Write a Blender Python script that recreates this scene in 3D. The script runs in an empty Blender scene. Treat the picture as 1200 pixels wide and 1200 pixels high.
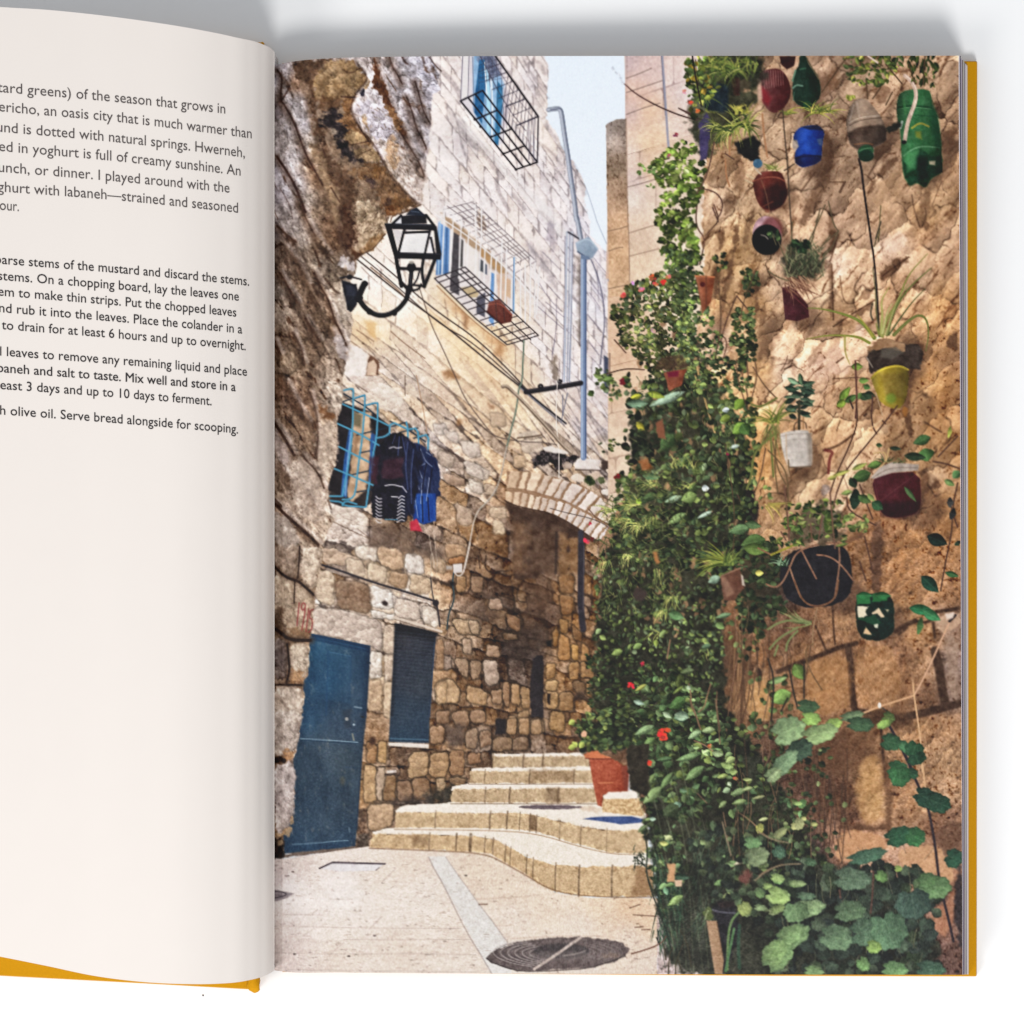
# An open cookbook lying on a white table: text page on the left, full-bleed photograph printed on the right page.
import bpy, math
import numpy as np
R = math.radians
sc = bpy.context.scene
col = sc.collection

# ---------------------------------------------------------------- camera (straight above the table)
S = 0.00024                     # metres per photo pixel at the height of the right-hand page
D, ZR = 0.60, 0.012             # camera height, reference height
cam = bpy.data.objects.new('camera', bpy.data.cameras.new('camera'))
col.objects.link(cam); sc.camera = cam
cam.location = (0, 0, D)
cam.data.sensor_width = 36
cam.data.lens = 36 * (D - ZR) / (1200 * S)
cam.data.clip_start = .01; cam.data.clip_end = 50

# ---------------------------------------------------------------- light: a pale room and two soft lamps on the near side
w = bpy.data.worlds.new('World'); sc.world = w; w.use_nodes = True
w.node_tree.nodes['Background'].inputs['Color'].default_value = (.93, .96, 1, 1)
w.node_tree.nodes['Background'].inputs['Strength'].default_value = .585
def lamp(name, loc, to, size, power, color):
    l = bpy.data.lights.new(name, 'AREA'); l.shape = 'DISK'; l.size = size; l.energy = power; l.color = color
    o = bpy.data.objects.new(name, l); col.objects.link(o); o.location = loc
    from mathutils import Vector
    o.rotation_euler = (Vector(to) - Vector(loc)).to_track_quat('-Z', 'Y').to_euler()
    return o
lamp('lamp_near', (.14, -1.26, 1.38), (0, 0, 0), .56, 23.5, (1, .985, .965))
lamp('lamp_left', (-1.00, -.95, 1.28), (0, 0, 0), .60, 9.5, (1, .975, .95))
sc.view_settings.view_transform = 'Standard'; sc.view_settings.look = 'None'
sc.view_settings.gamma = 1; sc.view_settings.use_curve_mapping = False
sc.view_settings.exposure = 0

# ---------------------------------------------------------------- helpers
def lin(c): 
    c = np.asarray(c, np.float32) / 255.
    return np.where(c <= .04045, c / 12.92, ((c + .055) / 1.055) ** 2.4)
def at(px, py, z):
    """the point at height z that sits at photo position (px, py)"""
    k = S * (D - z) / (D - ZR)
    return ((px - 600) * k, (600 - py) * k, z)
def material(name, color, rough=.6, spec=.3, bump=0, bscale=400., mottle=0, mscale=60.):
    m = bpy.data.materials.new(name); m.use_nodes = True
    n = m.node_tree.nodes; l = m.node_tree.links; b = n['Principled BSDF']
    b.inputs['Roughness'].default_value = rough; b.inputs['Specular IOR Level'].default_value = spec
    b.inputs['Base Color'].default_value = (*color, 1)
    tc = n.new('ShaderNodeTexCoord')
    if mottle:
        t = n.new('ShaderNodeTexNoise'); t.inputs['Scale'].default_value = mscale; t.inputs['Detail'].default_value = 6
        r = n.new('ShaderNodeMix'); r.data_type = 'RGBA'
        r.inputs[6].default_value = (*[v * (1 - mottle) for v in color], 1); r.inputs[7].default_value = (*[min(1, v * (1 + mottle)) for v in color], 1)
        l.new(tc.outputs['Object'], t.inputs['Vector']); l.new(t.outputs['Fac'], r.inputs[0]); l.new(r.outputs[2], b.inputs['Base Color'])
    if bump:
        t2 = n.new('ShaderNodeTexNoise'); t2.inputs['Scale'].default_value = bscale; t2.inputs['Detail'].default_value = 3
        bp = n.new('ShaderNodeBump'); bp.inputs['Strength'].default_value = bump; bp.inputs['Distance'].default_value = .0002
        l.new(tc.outputs['Object'], t2.inputs['Vector']); l.new(t2.outputs['Fac'], bp.inputs['Height']); l.new(bp.outputs['Normal'], b.inputs['Normal'])
    return m
def mesh(name, verts, faces, mat, parent=None, smooth=False):
    me = bpy.data.meshes.new(name)
    me.from_pydata([tuple(map(float, v)) for v in verts], [], [tuple(map(int, f)) for f in faces])
    me.materials.append(mat)
    if smooth: me.polygons.foreach_set('use_smooth', [True] * len(me.polygons))
    me.update()
    o = bpy.data.objects.new(name, me); col.objects.link(o)
    if parent: o.parent = parent
    return o
def interp(x, pts):
    p = np.asarray(pts, float)
    # smooth (cubic hermite) interpolation through the samples
    xs, ys = p[:, 0], p[:, 1]; m = np.gradient(ys, xs)
    x = np.clip(x, xs[0], xs[-1]); i = np.clip(np.searchsorted(xs, x) - 1, 0, len(xs) - 2)
    h = xs[i + 1] - xs[i]; t = (x - xs[i]) / h
    return (2*t**3-3*t**2+1)*ys[i] + (t**3-2*t**2+t)*h*m[i] + (-2*t**3+3*t**2)*ys[i+1] + (t**3-t**2)*h*m[i+1]

# ---------------------------------------------------------------- the table
mt = material('white_laminate', (.835, .84, .845), .55, .25, .05, 900, .012, 9)
tab = mesh('tabletop', [(-1.5, -1.5, 0), (1.5, -1.5, 0), (1.5, 1.5, 0), (-1.5, 1.5, 0), (-1.5, -1.5, -.03), (1.5, -1.5, -.03), (1.5, 1.5, -.03), (-1.5, 1.5, -.03)],
           [(0, 1, 2, 3), (7, 6, 5, 4), (0, 4, 5, 1), (1, 5, 6, 2), (2, 6, 7, 3), (3, 7, 4, 0)], mt)
tab['kind'] = 'structure'
# ---------------------------------------------------------------- the printed picture (ink on the right-hand page)
# The right-hand page carries a flat full-bleed print.  Its ink colours are worked out here, shape by shape, as a
# procedural drawing and end up as the colour attribute of the page mesh.
X0, Y0, PW, PH = 312, 56, 824, 1094
C = np.zeros((PH, PW, 3), np.float32)
ID = np.zeros((PH, PW), np.int16)
NAMES = ['photo_page']
cur = 0
rng = np.random.RandomState(7)
YY, XX = np.mgrid[0:PH, 0:PW].astype(np.float32)
XX += X0; YY += Y0
TAB = np.random.RandomState(3).rand(512, 512).astype(np.float32)

LABELS = {}
def begin(name, label=None):
    global cur
    NAMES.append(name)
    if label: LABELS[len(NAMES) - 1] = label
    cur = len(NAMES) - 1

def base():
    global cur
    cur = 0

def vn(x, y, seed=0):
    xi = np.floor(x); yi = np.floor(y)
    fx = x - xi; fy = y - yi
    fx = fx * fx * (3 - 2 * fx); fy = fy * fy * (3 - 2 * fy)
    xi = (xi.astype(np.int32) + seed * 71); yi = (yi.astype(np.int32) + seed * 37)
    x1 = (xi + 1) & 511; y1 = (yi + 1) & 511; xi &= 511; yi &= 511
    a = TAB[yi, xi]; b = TAB[yi, x1]; c = TAB[y1, xi]; d = TAB[y1, x1]
    return (a + (b - a) * fx) * (1 - fy) + (c + (d - c) * fx) * fy

def fbm(x, y, scale, seed=0, octv=4, ang=0., stretch=1., ridged=False):
    """fractal noise, mean 0, about -1..1; stretched along direction ang (degrees, image axes)"""
    ca, sa = math.cos(math.radians(ang)), math.sin(math.radians(ang))
    u = (x * ca + y * sa) / (scale * stretch); v = (-x * sa + y * ca) / scale
    t = 0; amp = 1.; tot = 0
    for o in range(octv):
        n = vn(u, v, seed + o) * 2 - 1
        if ridged: n = 1 - 2 * np.abs(n) ** .7
        t = t + n * amp; tot += amp
        u = u * 2.03 + 17.1; v = v * 2.03 + 9.7; amp *= .55
    return t / tot * 1.5

def tr(ox, oy, k):
    def f(s):
        return [(ox + float(a.split(',')[0]) / k, oy + float(a.split(',')[1]) / k) for a in s.split()]
    return f
ab = tr(0, 0, 1)
k2, k3 = 1200 / 220., 1200 / 230.
a1 = tr(318, 60, 6); a2 = tr(518, 60, 6); a3 = tr(700, 60, 6); a4 = tr(900, 60, k3)
a5 = tr(318, 240, 6); a6 = tr(500, 240, k2); a7 = tr(700, 240, 6); a8 = tr(900, 260, k3)
b1 = tr(318, 440, 6); b2 = tr(500, 450, k2); b3 = tr(690, 430, k2); b4 = tr(900, 470, k3)
b5 = tr(318, 640, 6); b6 = tr(500, 640, k2); b7 = tr(690, 640, k2); b8 = tr(900, 680, k3)
c1 = tr(318, 830, 6); c2 = tr(430, 840, 6); c3 = tr(600, 840, 6); c4 = tr(700, 820, k2)
c5 = tr(900, 880, 1042 / 230.); c6 = tr(318, 980, 1200 / 242.); c7 = tr(540, 980, 5); c8 = tr(720, 960, k2)

def chaikin(p, n=2, closed=True):
    p = np.asarray(p, np.float32)
    if n == .5:                                    # only clip the corners
        q = np.roll(p, -1, 0)
        return np.stack([p * .86 + q * .14, p * .14 + q * .86], 1).reshape(-1, 2)
    for _ in range(n):
        if closed:
            q = np.roll(p, -1, 0)
            p = np.stack([p * .75 + q * .25, p * .25 + q * .75], 1).reshape(-1, 2)
        else:
            q = p[1:]; o = p[:-1]
            m = np.stack([o * .75 + q * .25, o * .25 + q * .75], 1).reshape(-1, 2)
            p = np.concatenate([p[:1], m, p[-1:]])
    return p

def box(x0, y0, x1, y1):
    i0 = max(0, int(x0 - X0)); i1 = min(PW, int(x1 - X0) + 2)
    j0 = max(0, int(y0 - Y0)); j1 = min(PH, int(y1 - Y0) + 2)
    if i1 <= i0 or j1 <= j0: return None
    return (slice(j0, j1), slice(i0, i1))

def sdf(p, x, y):
    p = np.asarray(p, np.float32)
    d = np.full(x.shape, 1e9, np.float32); s = np.zeros(x.shape, bool)
    n = len(p)
    for i in range(n):
        ax, ay = p[i]; bx, by = p[(i + 1) % n]
        ex, ey = bx - ax, by - ay
        wx, wy = x - ax, y - ay
        L = ex * ex + ey * ey + 1e-9
        t = np.clip((wx * ex + wy * ey) / L, 0, 1)
        d = np.minimum(d, (wx - ex * t) ** 2 + (wy - ey * t) ** 2)
        if ay != by:
            c = ((ay <= y) != (by <= y)) & (wx < ex * (wy / ey))
            s ^= c
    d = np.sqrt(d)
    return np.where(s, -d, d)

def put(sl, a, col, tagid=True):
    a = np.clip(a, 0, 1)
    C[sl] = C[sl] * (1 - a[..., None]) + np.asarray(col, np.float32) * a[..., None]
    if tagid: ID[sl][a > .5] = cur

def poly(p, col, soft=1., rough=0, rs=7, sm=0, alpha=1., tex=0, ts=6, ang=0, st=1, grad=None, bev=None, tag=True, seed=0, mul=False, off=0):
    """filled shape; rough = ragged outline, tex = tonal noise, grad = (angle, amount), bev = (width, amount) rounded relief"""
    p = chaikin(p, sm) if sm else np.asarray(p, np.float32)
    pad = soft + rough + 2 + max(0, off)
    sl = box(p[:, 0].min() - pad, p[:, 1].min() - pad, p[:, 0].max() + pad, p[:, 1].max() + pad)
    if sl is None: return
    x, y = XX[sl], YY[sl]
    d = sdf(p, x, y)
    if off: d = d - off
    if rough: d = d + fbm(x, y, rs, seed + 11, 3) * rough
    a = np.clip(.5 - d / soft, 0, 1) * alpha
    col = np.zeros(x.shape + (3,), np.float32) + np.asarray(col, np.float32)
    if tex: col = col + (fbm(x, y, ts, seed + 5, 4, ang, st) * tex)[..., None]
    if grad:
        g, amt = math.radians(grad[0]), grad[1]
        t = x * math.cos(g) + y * math.sin(g)
        t = (t - t.min()) / max(1e-3, t.max() - t.min()) - .5
        col = col + (t * amt)[..., None] * np.array(grad[2] if len(grad) > 2 else (1, 1, 1), np.float32)
    if bev:
        gy, gx = np.gradient(d)
        w = np.clip(1 + d / bev[0], 0, 1) ** 1.5
        l = (-(gx * .6) - (gy * .8)) * -1
        col = col - (w * l * bev[1])[..., None] - (w * bev[1] * .25)[..., None]
    if mul: col = C[sl] * col / 255.
    put(sl, a, col, tag)

def stone(p, c, joint=.42, w=1.8, alpha=.93, rough=1.6, tex=17, seed=0, bev=22, ts=4):
    """one masonry block with its dark joint"""
    poly(p, tuple(v * joint for v in c), 2.2, rough, 8, .5, alpha * .75, seed=seed, off=w)
    poly(p, c, 1.1, rough, 8, .5, alpha, tex, ts, bev=(4.5, bev), seed=seed)

def line(p, w, col, alpha=1., sm=2, w2=None, soft=.9, tex=0, tag=True):
    p = np.asarray(p, np.float32)
    if sm and len(p) > 2: p = chaikin(p, sm, False)
    w2 = w if w2 is None else w2
    pad = max(w, w2) + 2
    n = len(p) - 1
    # long lines are drawn in chunks so that the boxes stay small
    step = max(1, min(n, 6))
    L = np.concatenate([[0], np.cumsum(np.hypot(*(np.diff(p, axis=0).T)))]); L /= max(L[-1], 1e-6)
    whole = box(p[:, 0].min() - pad, p[:, 1].min() - pad, p[:, 0].max() + pad, p[:, 1].max() + pad)
    if whole is None: return
    A = np.zeros(XX[whole].shape, np.float32)
    oj, oi = whole[0].start, whole[1].start
    for i in range(n):
        (ax, ay), (bx, by) = p[i], p[i + 1]
        sl = box(min(ax, bx) - pad, min(ay, by) - pad, max(ax, bx) + pad, max(ay, by) + pad)
        if sl is None: continue
        x, y = XX[sl], YY[sl]
        ex, ey = bx - ax, by - ay
        t = np.clip(((x - ax) * ex + (y - ay) * ey) / (ex * ex + ey * ey + 1e-9), 0, 1)
        d = np.hypot(x - ax - ex * t, y - ay - ey * t)
        ww = (w + (w2 - w) * (L[i] + (L[i + 1] - L[i]) * t)) * .5
        a = np.clip((ww - d) / soft + .5, 0, 1) * np.minimum(1, ww * 2 / .8)
        s2 = (slice(sl[0].start - oj, sl[0].stop - oj), slice(sl[1].start - oi, sl[1].stop - oi))
        A[s2] = np.maximum(A[s2], a)
    c = np.asarray(col, np.float32)
    if tex: c = c + (fbm(XX[whole], YY[whole], 4, 3, 3) * tex)[..., None]
    put(whole, A * alpha, c, tag)

def ell(cx, cy, rx, ry, col, rot=0, soft=1., alpha=1., tex=0, ts=4, rough=0, bev=None, grad=None, tag=True, mul=False):
    t = np.linspace(0, 2 * math.pi, 28, endpoint=False); r = math.radians(rot)
    x = rx * np.cos(t); y = ry * np.sin(t)
    poly(np.stack([cx + x * math.cos(r) - y * math.sin(r), cy + x * math.sin(r) + y * math.cos(r)], 1), col, soft, rough, 5, 0, alpha, tex, ts,
         bev=bev, grad=grad, tag=tag, mul=mul)

def field(pts, p=3.2, soft=14.):
    """smooth colour field through (x, y, r, g, b) samples"""
    pts = np.asarray(pts, np.float32)
    s = 6
    ys = np.arange(0, PH + s, s); xs = np.arange(0, PW + s, s)
    gy, gx = np.meshgrid(ys + Y0, xs + X0, indexing='ij')
    num = np.zeros(gx.shape + (3,), np.float32); den = np.zeros(gx.shape, np.float32)
    for q in pts:
        w = 1 / ((gx - q[0]) ** 2 + (gy - q[1]) ** 2 + soft * soft) ** (p / 2)
        num += w[..., None] * q[2:5]; den += w
    f = num / den[..., None]
    u = (XX - X0) / s; v = (YY - Y0) / s
    i = u.astype(int); j = v.astype(int); fu = (u - i)[..., None]; fv = (v - j)[..., None]
    return (f[j, i] * (1 - fu) + f[j, i + 1] * fu) * (1 - fv) + (f[j + 1, i] * (1 - fu) + f[j + 1, i + 1] * fu) * fv

def P(s):
    return [tuple(float(v) for v in a.split(',')) for a in s.split()]

def bricks(u, v, rh, cw, seed, jit=.35, crisp=0):
    """coursed rubble: returns stone id 0..1, second id, distance to the stone's edge in px (negative inside), local fu, fv"""
    ru = np.abs(np.gradient(u, axis=1)) + np.abs(np.gradient(u, axis=0)) * .3 + 1e-6
    rv = np.abs(np.gradient(v, axis=0)) + np.abs(np.gradient(v, axis=1)) * .3 + 1e-6
    r = v / rh
    r = r + .28 * np.sin(np.floor(r) * 0 + r * 1.7 + seed)
    row = np.floor(r); fv = r - row
    h = TAB[(row.astype(int) * 7 + seed) & 511, (seed * 13) & 511]
    c = u / (cw * (.75 + .6 * h)) + h * 9.3
    c = c + jit * np.sin(c * 2.1 + row * 2.7) 
    col = np.floor(c); fu = c - col
    ci = col.astype(int) & 511; ri = row.astype(int) & 511
    h1 = TAB[(ri * 3 + seed) & 511, (ci * 5 + seed * 7) & 511]; h2 = TAB[(ri * 11 + 5) & 511, (ci * 3 + seed) & 511]
    h3 = TAB[(ri * 5 + 99) & 511, (ci * 7 + 31) & 511]
    wpx = cw * (.75 + .6 * h) / ru; hpx = rh / rv
    dx = np.minimum(fu, 1 - fu) * wpx; dy = np.minimum(fv, 1 - fv) * hpx
    rad = (2.5 + 3 * h3) * (1 - .7 * crisp)
    ex = np.maximum(rad - dx, 0); ey = np.maximum(rad - dy, 0)
    d = np.where((ex > 0) & (ey > 0), np.hypot(ex, ey) - rad, -np.minimum(dx, dy))
    return h1, h2, d, fu, fv

def facets(x, y, scale, ang=0, st=1., seed=0, warp=.35):
    """chiselled rock: random facets; returns tone 0..1, distance to the facet's edge in px, offset from its middle"""
    ca, sa = math.cos(math.radians(ang)), math.sin(math.radians(ang))
    x2 = x + fbm(x, y, scale * .7, seed + 3, 3) * scale * warp; y2 = y + fbm(x, y, scale * .7, seed + 8, 3) * scale * warp
    u = (x2 * ca + y2 * sa) / (scale * st); v = (-x2 * sa + y2 * ca) / scale
    ui, vi = np.floor(u), np.floor(v)
    f1 = np.full(u.shape, 9., np.float32); f2 = f1.copy(); h = np.zeros_like(f1); ox = h.copy(); oy = h.copy()
    for du in (-1, 0, 1):
        for dv in (-1, 0, 1):
            a = (ui + du).astype(np.int32); b = (vi + dv).astype(np.int32)
            r1 = TAB[(a * 3 + b * 17 + seed) & 511, (b * 5 + a * 29 + seed * 3) & 511]; r2 = TAB[(a * 7 + b * 13 + 91 + seed) & 511, (b * 11 + a * 3 + 7) & 511]
            px, py = ui + du + r1 - u, vi + dv + r2 - v
            d = px * px + py * py
            n = d < f1
            f2 = np.where(n, f1, np.minimum(f2, d)); h = np.where(n, TAB[(a * 31 + 5 + seed) & 511, (b * 23 + a * 9) & 511], h)
            ox = np.where(n, -px, ox); oy = np.where(n, -py, oy); f1 = np.where(n, d, f1)
    e = (np.sqrt(f2) - np.sqrt(f1)) * scale
    return h, e, ox * ca - oy * sa, ox * sa + oy * ca

def shade_sides(p, amt=.35, light=.35, ang=0, sm=0):
    """round a pot or a bottle: darker towards both sides of its outline"""
    p = np.asarray(p, np.float32); sl = box(p[:, 0].min(), p[:, 1].min(), p[:, 0].max(), p[:, 1].max())
    if sl is None: return
    x, y = XX[sl], YY[sl]; d = sdf(p, x, y); c, s_ = math.cos(math.radians(ang)), math.sin(math.radians(ang))
    t = (x - p[:, 0].mean()) * c + (y - p[:, 1].mean()) * s_; q = ((p[:, 0] - p[:, 0].mean()) * c + (p[:, 1] - p[:, 1].mean()) * s_); t = (t - q.min()) / (q.max() - q.min())
    k = 1 - amt * np.clip(np.abs(t - light) / np.where(t > light, 1 - light, light), 0, 1) ** 2 + .10 * np.exp(-((t - light) / .12) ** 2)
    C[sl] = np.where((d < 0)[..., None], C[sl] * k[..., None], C[sl])

def leaf(cx, cy, L, Wd, ang, col, vein=18, fold=.25, tip=1., scal=0):
    """one leaf seen in the print: pointed oval, or scalloped round when scal > 0"""
    R = max(L, Wd) * .62 + 2
    sl = box(cx - R, cy - R, cx + R, cy + R)
    if sl is None: return
    x = XX[sl] - cx; y = YY[sl] - cy
    c, s = math.cos(ang), math.sin(ang)
    t = (x * c + y * s) / (L * .5); q = (-x * s + y * c) / (Wd * .5)
    if scal:
        r = np.hypot(t, q); th = np.arctan2(q, t)
        lim = 1 + .055 * np.cos(th * scal + ang) + .03 * np.cos(th * scal * 2.3 + L) + .03 * np.sin(th * 3 + Wd) - .34 * np.exp(-((np.abs(th) - math.pi) / .35) ** 2)
        d = (lim - r) * min(L, Wd) * .5
    else:
        d = (np.clip(1 - np.abs(t) ** 2, -1, 1) ** 1 * (1 - .25 * t * tip) - np.abs(q)) * Wd * .5
        d = np.where(np.abs(t) > 1, -1, d)
    a = np.clip(d + .5, 0, 1)
    k = 1 + fold * np.sign(q) * np.minimum(1, np.abs(q) * 1.5) + .10 * t
    if L > 12: k = k * (1 + fbm(XX[sl], YY[sl], 5, int(L * 7 + Wd) % 50, 3) * .13 + fbm(XX[sl], YY[sl], 1.6, 9, 2) * .06)
    cc = np.asarray(col, np.float32) * k[..., None]
    if vein:
        w = np.exp(-(q * Wd * .5 / .7) ** 2)
        if scal:
            for va in (-1.1, -.55, .55, 1.1):
                w = np.maximum(w, np.exp(-((np.abs(np.arctan2(q, t + .7) - va)) / .06) ** 2) * .7)
        cc = cc + (w * vein)[..., None] * np.array((1, 1, .8), np.float32)
    if L > 12: cc = cc * (.80 + .20 * np.clip(d / 2.2, 0, 1))[..., None]
    put(sl, a, np.clip(cc, 0, 255))

def blade(x, y, L, ang, bend, w, col, w2=.4, n=6):
    """a grass-like arching leaf"""
    pts = [(x, y)]; a = ang
    for i in range(n):
        x += math.cos(a) * L / n; y += math.sin(a) * L / n; pts.append((x, y)); a += bend / n
    line(pts, w, col, w2=w2, sm=1)

def mix(a, b, t): return tuple(a[i] + (b[i] - a[i]) * t for i in range(3))

def tuft(x, y, n, L, a0, a1, cols, w=1.6, droop=1.2, dx=4):
    for i in range(n):
        an = math.radians(rng.uniform(a0, a1)); c = cols[rng.randint(len(cols))]
        k = rng.uniform(.75, 1.2)
        side = 1 if math.cos(an) > 0 else -1
        blade(x + rng.uniform(-dx, dx), y + rng.uniform(-2, 2), L * rng.uniform(.5, 1.1), an, side * rng.uniform(.2, droop), w * rng.uniform(.7, 1.2), tuple(v * k for v in c))

def scatter(pl, n, size, cols, dark=.45, asp=(.5, .9), ang=(0, 6.28), edge=0, rnd=0, seed=0, spot=40, vein=14, gaps=0.):
    """leaves filling an outline, deep ones dark first, lit ones last; lit clumps follow a noise field"""
    p = np.asarray(pl, np.float32)
    x0, y0 = p.min(0); x1, y1 = p.max(0)
    q = np.stack([rng.uniform(x0, x1, n * 4), rng.uniform(y0, y1, n * 4)], 1).astype(np.float32)
    d = sdf(p, q[:, 0], q[:, 1]); q = q[(d < edge * rng.rand(len(d)))]
    if gaps:
        g = fbm(q[:, 0], q[:, 1], 26, seed + 40, 3); q = q[g > gaps - 1]
    q = q[:n]
    lit = fbm(q[:, 0], q[:, 1], spot, seed + 20, 3)
    for i, (x, y) in enumerate(q):
        f = i / max(1, len(q))
        k = dark + (1 - dark) * min(1, max(0, f * .75 + lit[i] * .38 + rng.uniform(-.1, .25)))
        k = max(.2, k * rng.uniform(.85, 1.2))
        c = cols[rng.randint(len(cols))]
        L = rng.uniform(*size) * (1.05 - .25 * f)
        c = tuple(min(255, v * k) for v in c)
        if rng.rand() < .05 and f > .5 and max(c) > 128: c = mix(c, (190, 202, 188), .4)
        if rnd and rng.rand() < rnd: leaf(x, y, L, L * rng.uniform(.65, .95), rng.uniform(*ang), c, vein * .7 * k, .15, 0, 7)
        else: leaf(x, y, L, L * rng.uniform(*asp), rng.uniform(*ang), c, vein * k)
# ---- sky and the two buildings
begin('pictured_sky')
C[:] = (229, 239, 250)
C += np.clip((YY - 60) / 240, 0, 1)[..., None] * np.array((9, 5, 1), np.float32)
ID[:] = cur
line(a2('1000,930 1040,1040 1090,1200') + a6('1085,100 1150,250'), 1, (150, 155, 170), .8)

begin('pictured_stone_building')
FW = field(P('530,80,214,203,203 505,120,206,200,208 600,80,205,198,205 625,90,190,186,198 560,150,222,216,218 540,170,176,168,172 585,190,205,200,208 640,160,214,208,215 650,200,188,184,196 675,220,196,194,208 '
 '520,190,214,208,214 560,230,203,200,212 620,240,206,202,214 600,270,212,208,216 640,290,190,186,198 650,330,208,203,212 690,270,190,190,210 690,350,196,198,218 700,430,190,188,204 640,400,218,208,208 660,440,210,200,202 '
 '530,350,216,196,176 515,380,224,196,166 550,410,222,192,158 575,430,212,184,155 540,440,214,190,165 600,440,216,192,168 610,470,220,196,172 570,390,224,200,172 '
 '505,300,222,206,194 480,290,220,210,205 440,320,228,216,210 470,350,226,214,206 440,370,222,203,186 430,390,214,184,150 500,400,220,200,184 420,430,222,205,195 430,460,216,196,180 450,470,216,197,180 480,450,222,205,192 490,480,208,186,166 '
 '515,470,212,188,168 515,510,208,190,178 560,470,208,182,156 550,500,206,182,160 590,480,206,180,152 620,490,214,194,174 650,500,206,186,170 690,490,186,180,190 700,540,196,180,170 660,550,200,178,158 '
 '530,540,196,172,154 560,560,196,174,152 540,590,186,160,138 575,580,196,164,134 525,600,172,144,120 525,640,140,116,98 560,630,168,138,112 585,610,188,156,130 540,620,168,138,112 590,580,194,158,128 '
 '400,600,204,186,172 420,620,206,188,176 430,600,200,180,166 460,630,120,100,88 490,640,128,106,92 '
 '400,665,184,158,136 425,655,206,186,168 450,660,204,182,160 480,655,190,164,140 410,690,170,140,118 440,690,206,186,168 455,695,206,190,176 490,690,196,172,150 500,725,190,170,154 '
 '385,705,206,188,172 405,720,190,168,152 440,740,198,172,148 445,790,200,176,152 450,830,186,154,124 440,860,172,136,102 430,880,168,132,98 440,920,184,150,116 445,960,166,134,108 460,930,140,112,88 '
 '530,655,148,116,90 540,690,140,108,84 560,680,118,92,72 575,720,104,82,66 520,735,176,148,122 545,745,160,132,108 530,770,142,112,88 560,780,138,110,88 520,820,158,128,100 550,820,148,118,92 510,860,134,106,86 '
 '480,880,108,86,72 505,895,150,118,88 535,890,140,110,84 470,915,116,92,76 500,930,104,84,72 530,915,120,96,78 560,860,130,102,80 580,870,124,98,76 570,885,118,94,76 '
 '600,620,120,92,72 620,640,84,64,50 600,660,114,86,64 620,690,104,78,56 640,720,96,70,52 620,760,72,56,46 595,750,82,64,52 600,790,104,80,62 580,810,124,96,74 600,840,136,106,80 '
 '650,620,112,84,62 640,650,92,70,54 660,660,136,104,74 665,700,142,106,72 660,740,148,110,74 650,770,150,112,76 680,770,152,114,78 670,800,150,114,80 690,820,150,116,84 650,850,148,114,82 675,850,138,106,80 625,865,120,96,80 640,880,104,84,72'), 3.4, 8)
bld = a2('-900,-50 720,-50 720,30 742,95 745,250 738,300 750,390 730,470 770,520 830,640 850,700 890,740 930,790 962,835 985,900 1005,965 1003,1030 990,1080 1030,1150') + a6('1010,0 1030,60 1052,110 1048,190 1092,250 1152,300 1160,420') + ab('716,560 720,990 326,1000 326,400')
sl = (slice(0, PH), slice(0, PW))
dv = np.minimum(XX - 1150, -60)
U = 1000. / -dv
V = (YY - 920) / dv
up = np.clip((560 - YY + (XX - 600) * .3) / 120, 0, 1)           # big pale ashlar above, rubble below
low = 1 - up
wob = fbm(XX, YY, 30, 1, 2); wk = .35 + .65 * low * np.clip((YY - 520) / 100, .25, 1)
V2 = V + (wob * .006 + fbm(XX, YY, 9, 4, 2) * .0025) * wk
U2 = U + (fbm(XX, YY, 26, 9, 2) * .010 + fbm(XX, YY, 8, 14, 2) * .005) * wk
FW = FW + np.clip((FW[..., 2] - FW[..., 0]) / 6 + .8, 0, 1)[..., None] * np.array((9, 4, -4), np.float32)
FW = FW + (up * 20)[..., None] * np.array((1, .97, .92), np.float32)
h1, h2, dd, fu, fv = bricks(U2 * (1 + .25 * up), V2, .0375, .064, 5, .22, up)
tone = (h1 - .5) * (20 + 40 * low)
warm = (h2 - .5) * (6 + 12 * low)
speck = fbm(XX, YY, 5, 21, 5) * (10 + 10 * low) + fbm(XX, YY, 1.7, 24, 2) * (8 + 7 * low)
big = fbm(XX, YY, 40, 31, 4) * (7 + 6 * low)
W3 = FW + (tone + speck + big)[..., None] + np.stack([warm, warm * .2, -warm], -1)
# relief of each stone: lit from above left, dark joint
rel = np.clip(1 + dd / 5.5, 0, 1) ** 2
W3 = W3 - (rel * ((fv - .38) * 2) * (14 + 34 * low))[..., None] * np.array((1, 1, 1.05), np.float32)
plaster = np.clip(1.2 - np.hypot((XX - 545) / 90, (YY - 420 - (XX - 545) * .75) / 34), 0, 1)
jn = np.clip(1.15 + (dd + fbm(XX, YY, 6, 44, 3) * (.9 + .6 * low)) / (.85 + .45 * low), 0, 1) * np.clip(.85 + fbm(XX, YY, 22, 51, 3) * .7, .15, 1)
jn *= np.where(low > .5, .85, .55 + .2 * low) * (1 - .85 * np.clip(plaster * 1.5, 0, 1))
jn *= 1 - .7 * np.clip((XX - 595) / 20, 0, 1) * np.clip((700 - YY) / 50, 0, 1) * np.clip((YY - 560) / 40, 0, 1)
mort = np.stack([FW[..., 0] * (.50 - .06 * low), FW[..., 1] * (.48 - .06 * low), FW[..., 2] * (.5 - .06 * low)], -1)
hf, ef, lx, ly = facets(XX, YY, 9, 20, 1.3, 17)
W3 = W3 + ((hf - .5) * (8 + 14 * low) - (lx * .5 + ly) * (5 + 14 * low))[..., None]
W3 = W3 * (1 - jn[..., None]) + mort * jn[..., None]
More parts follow.
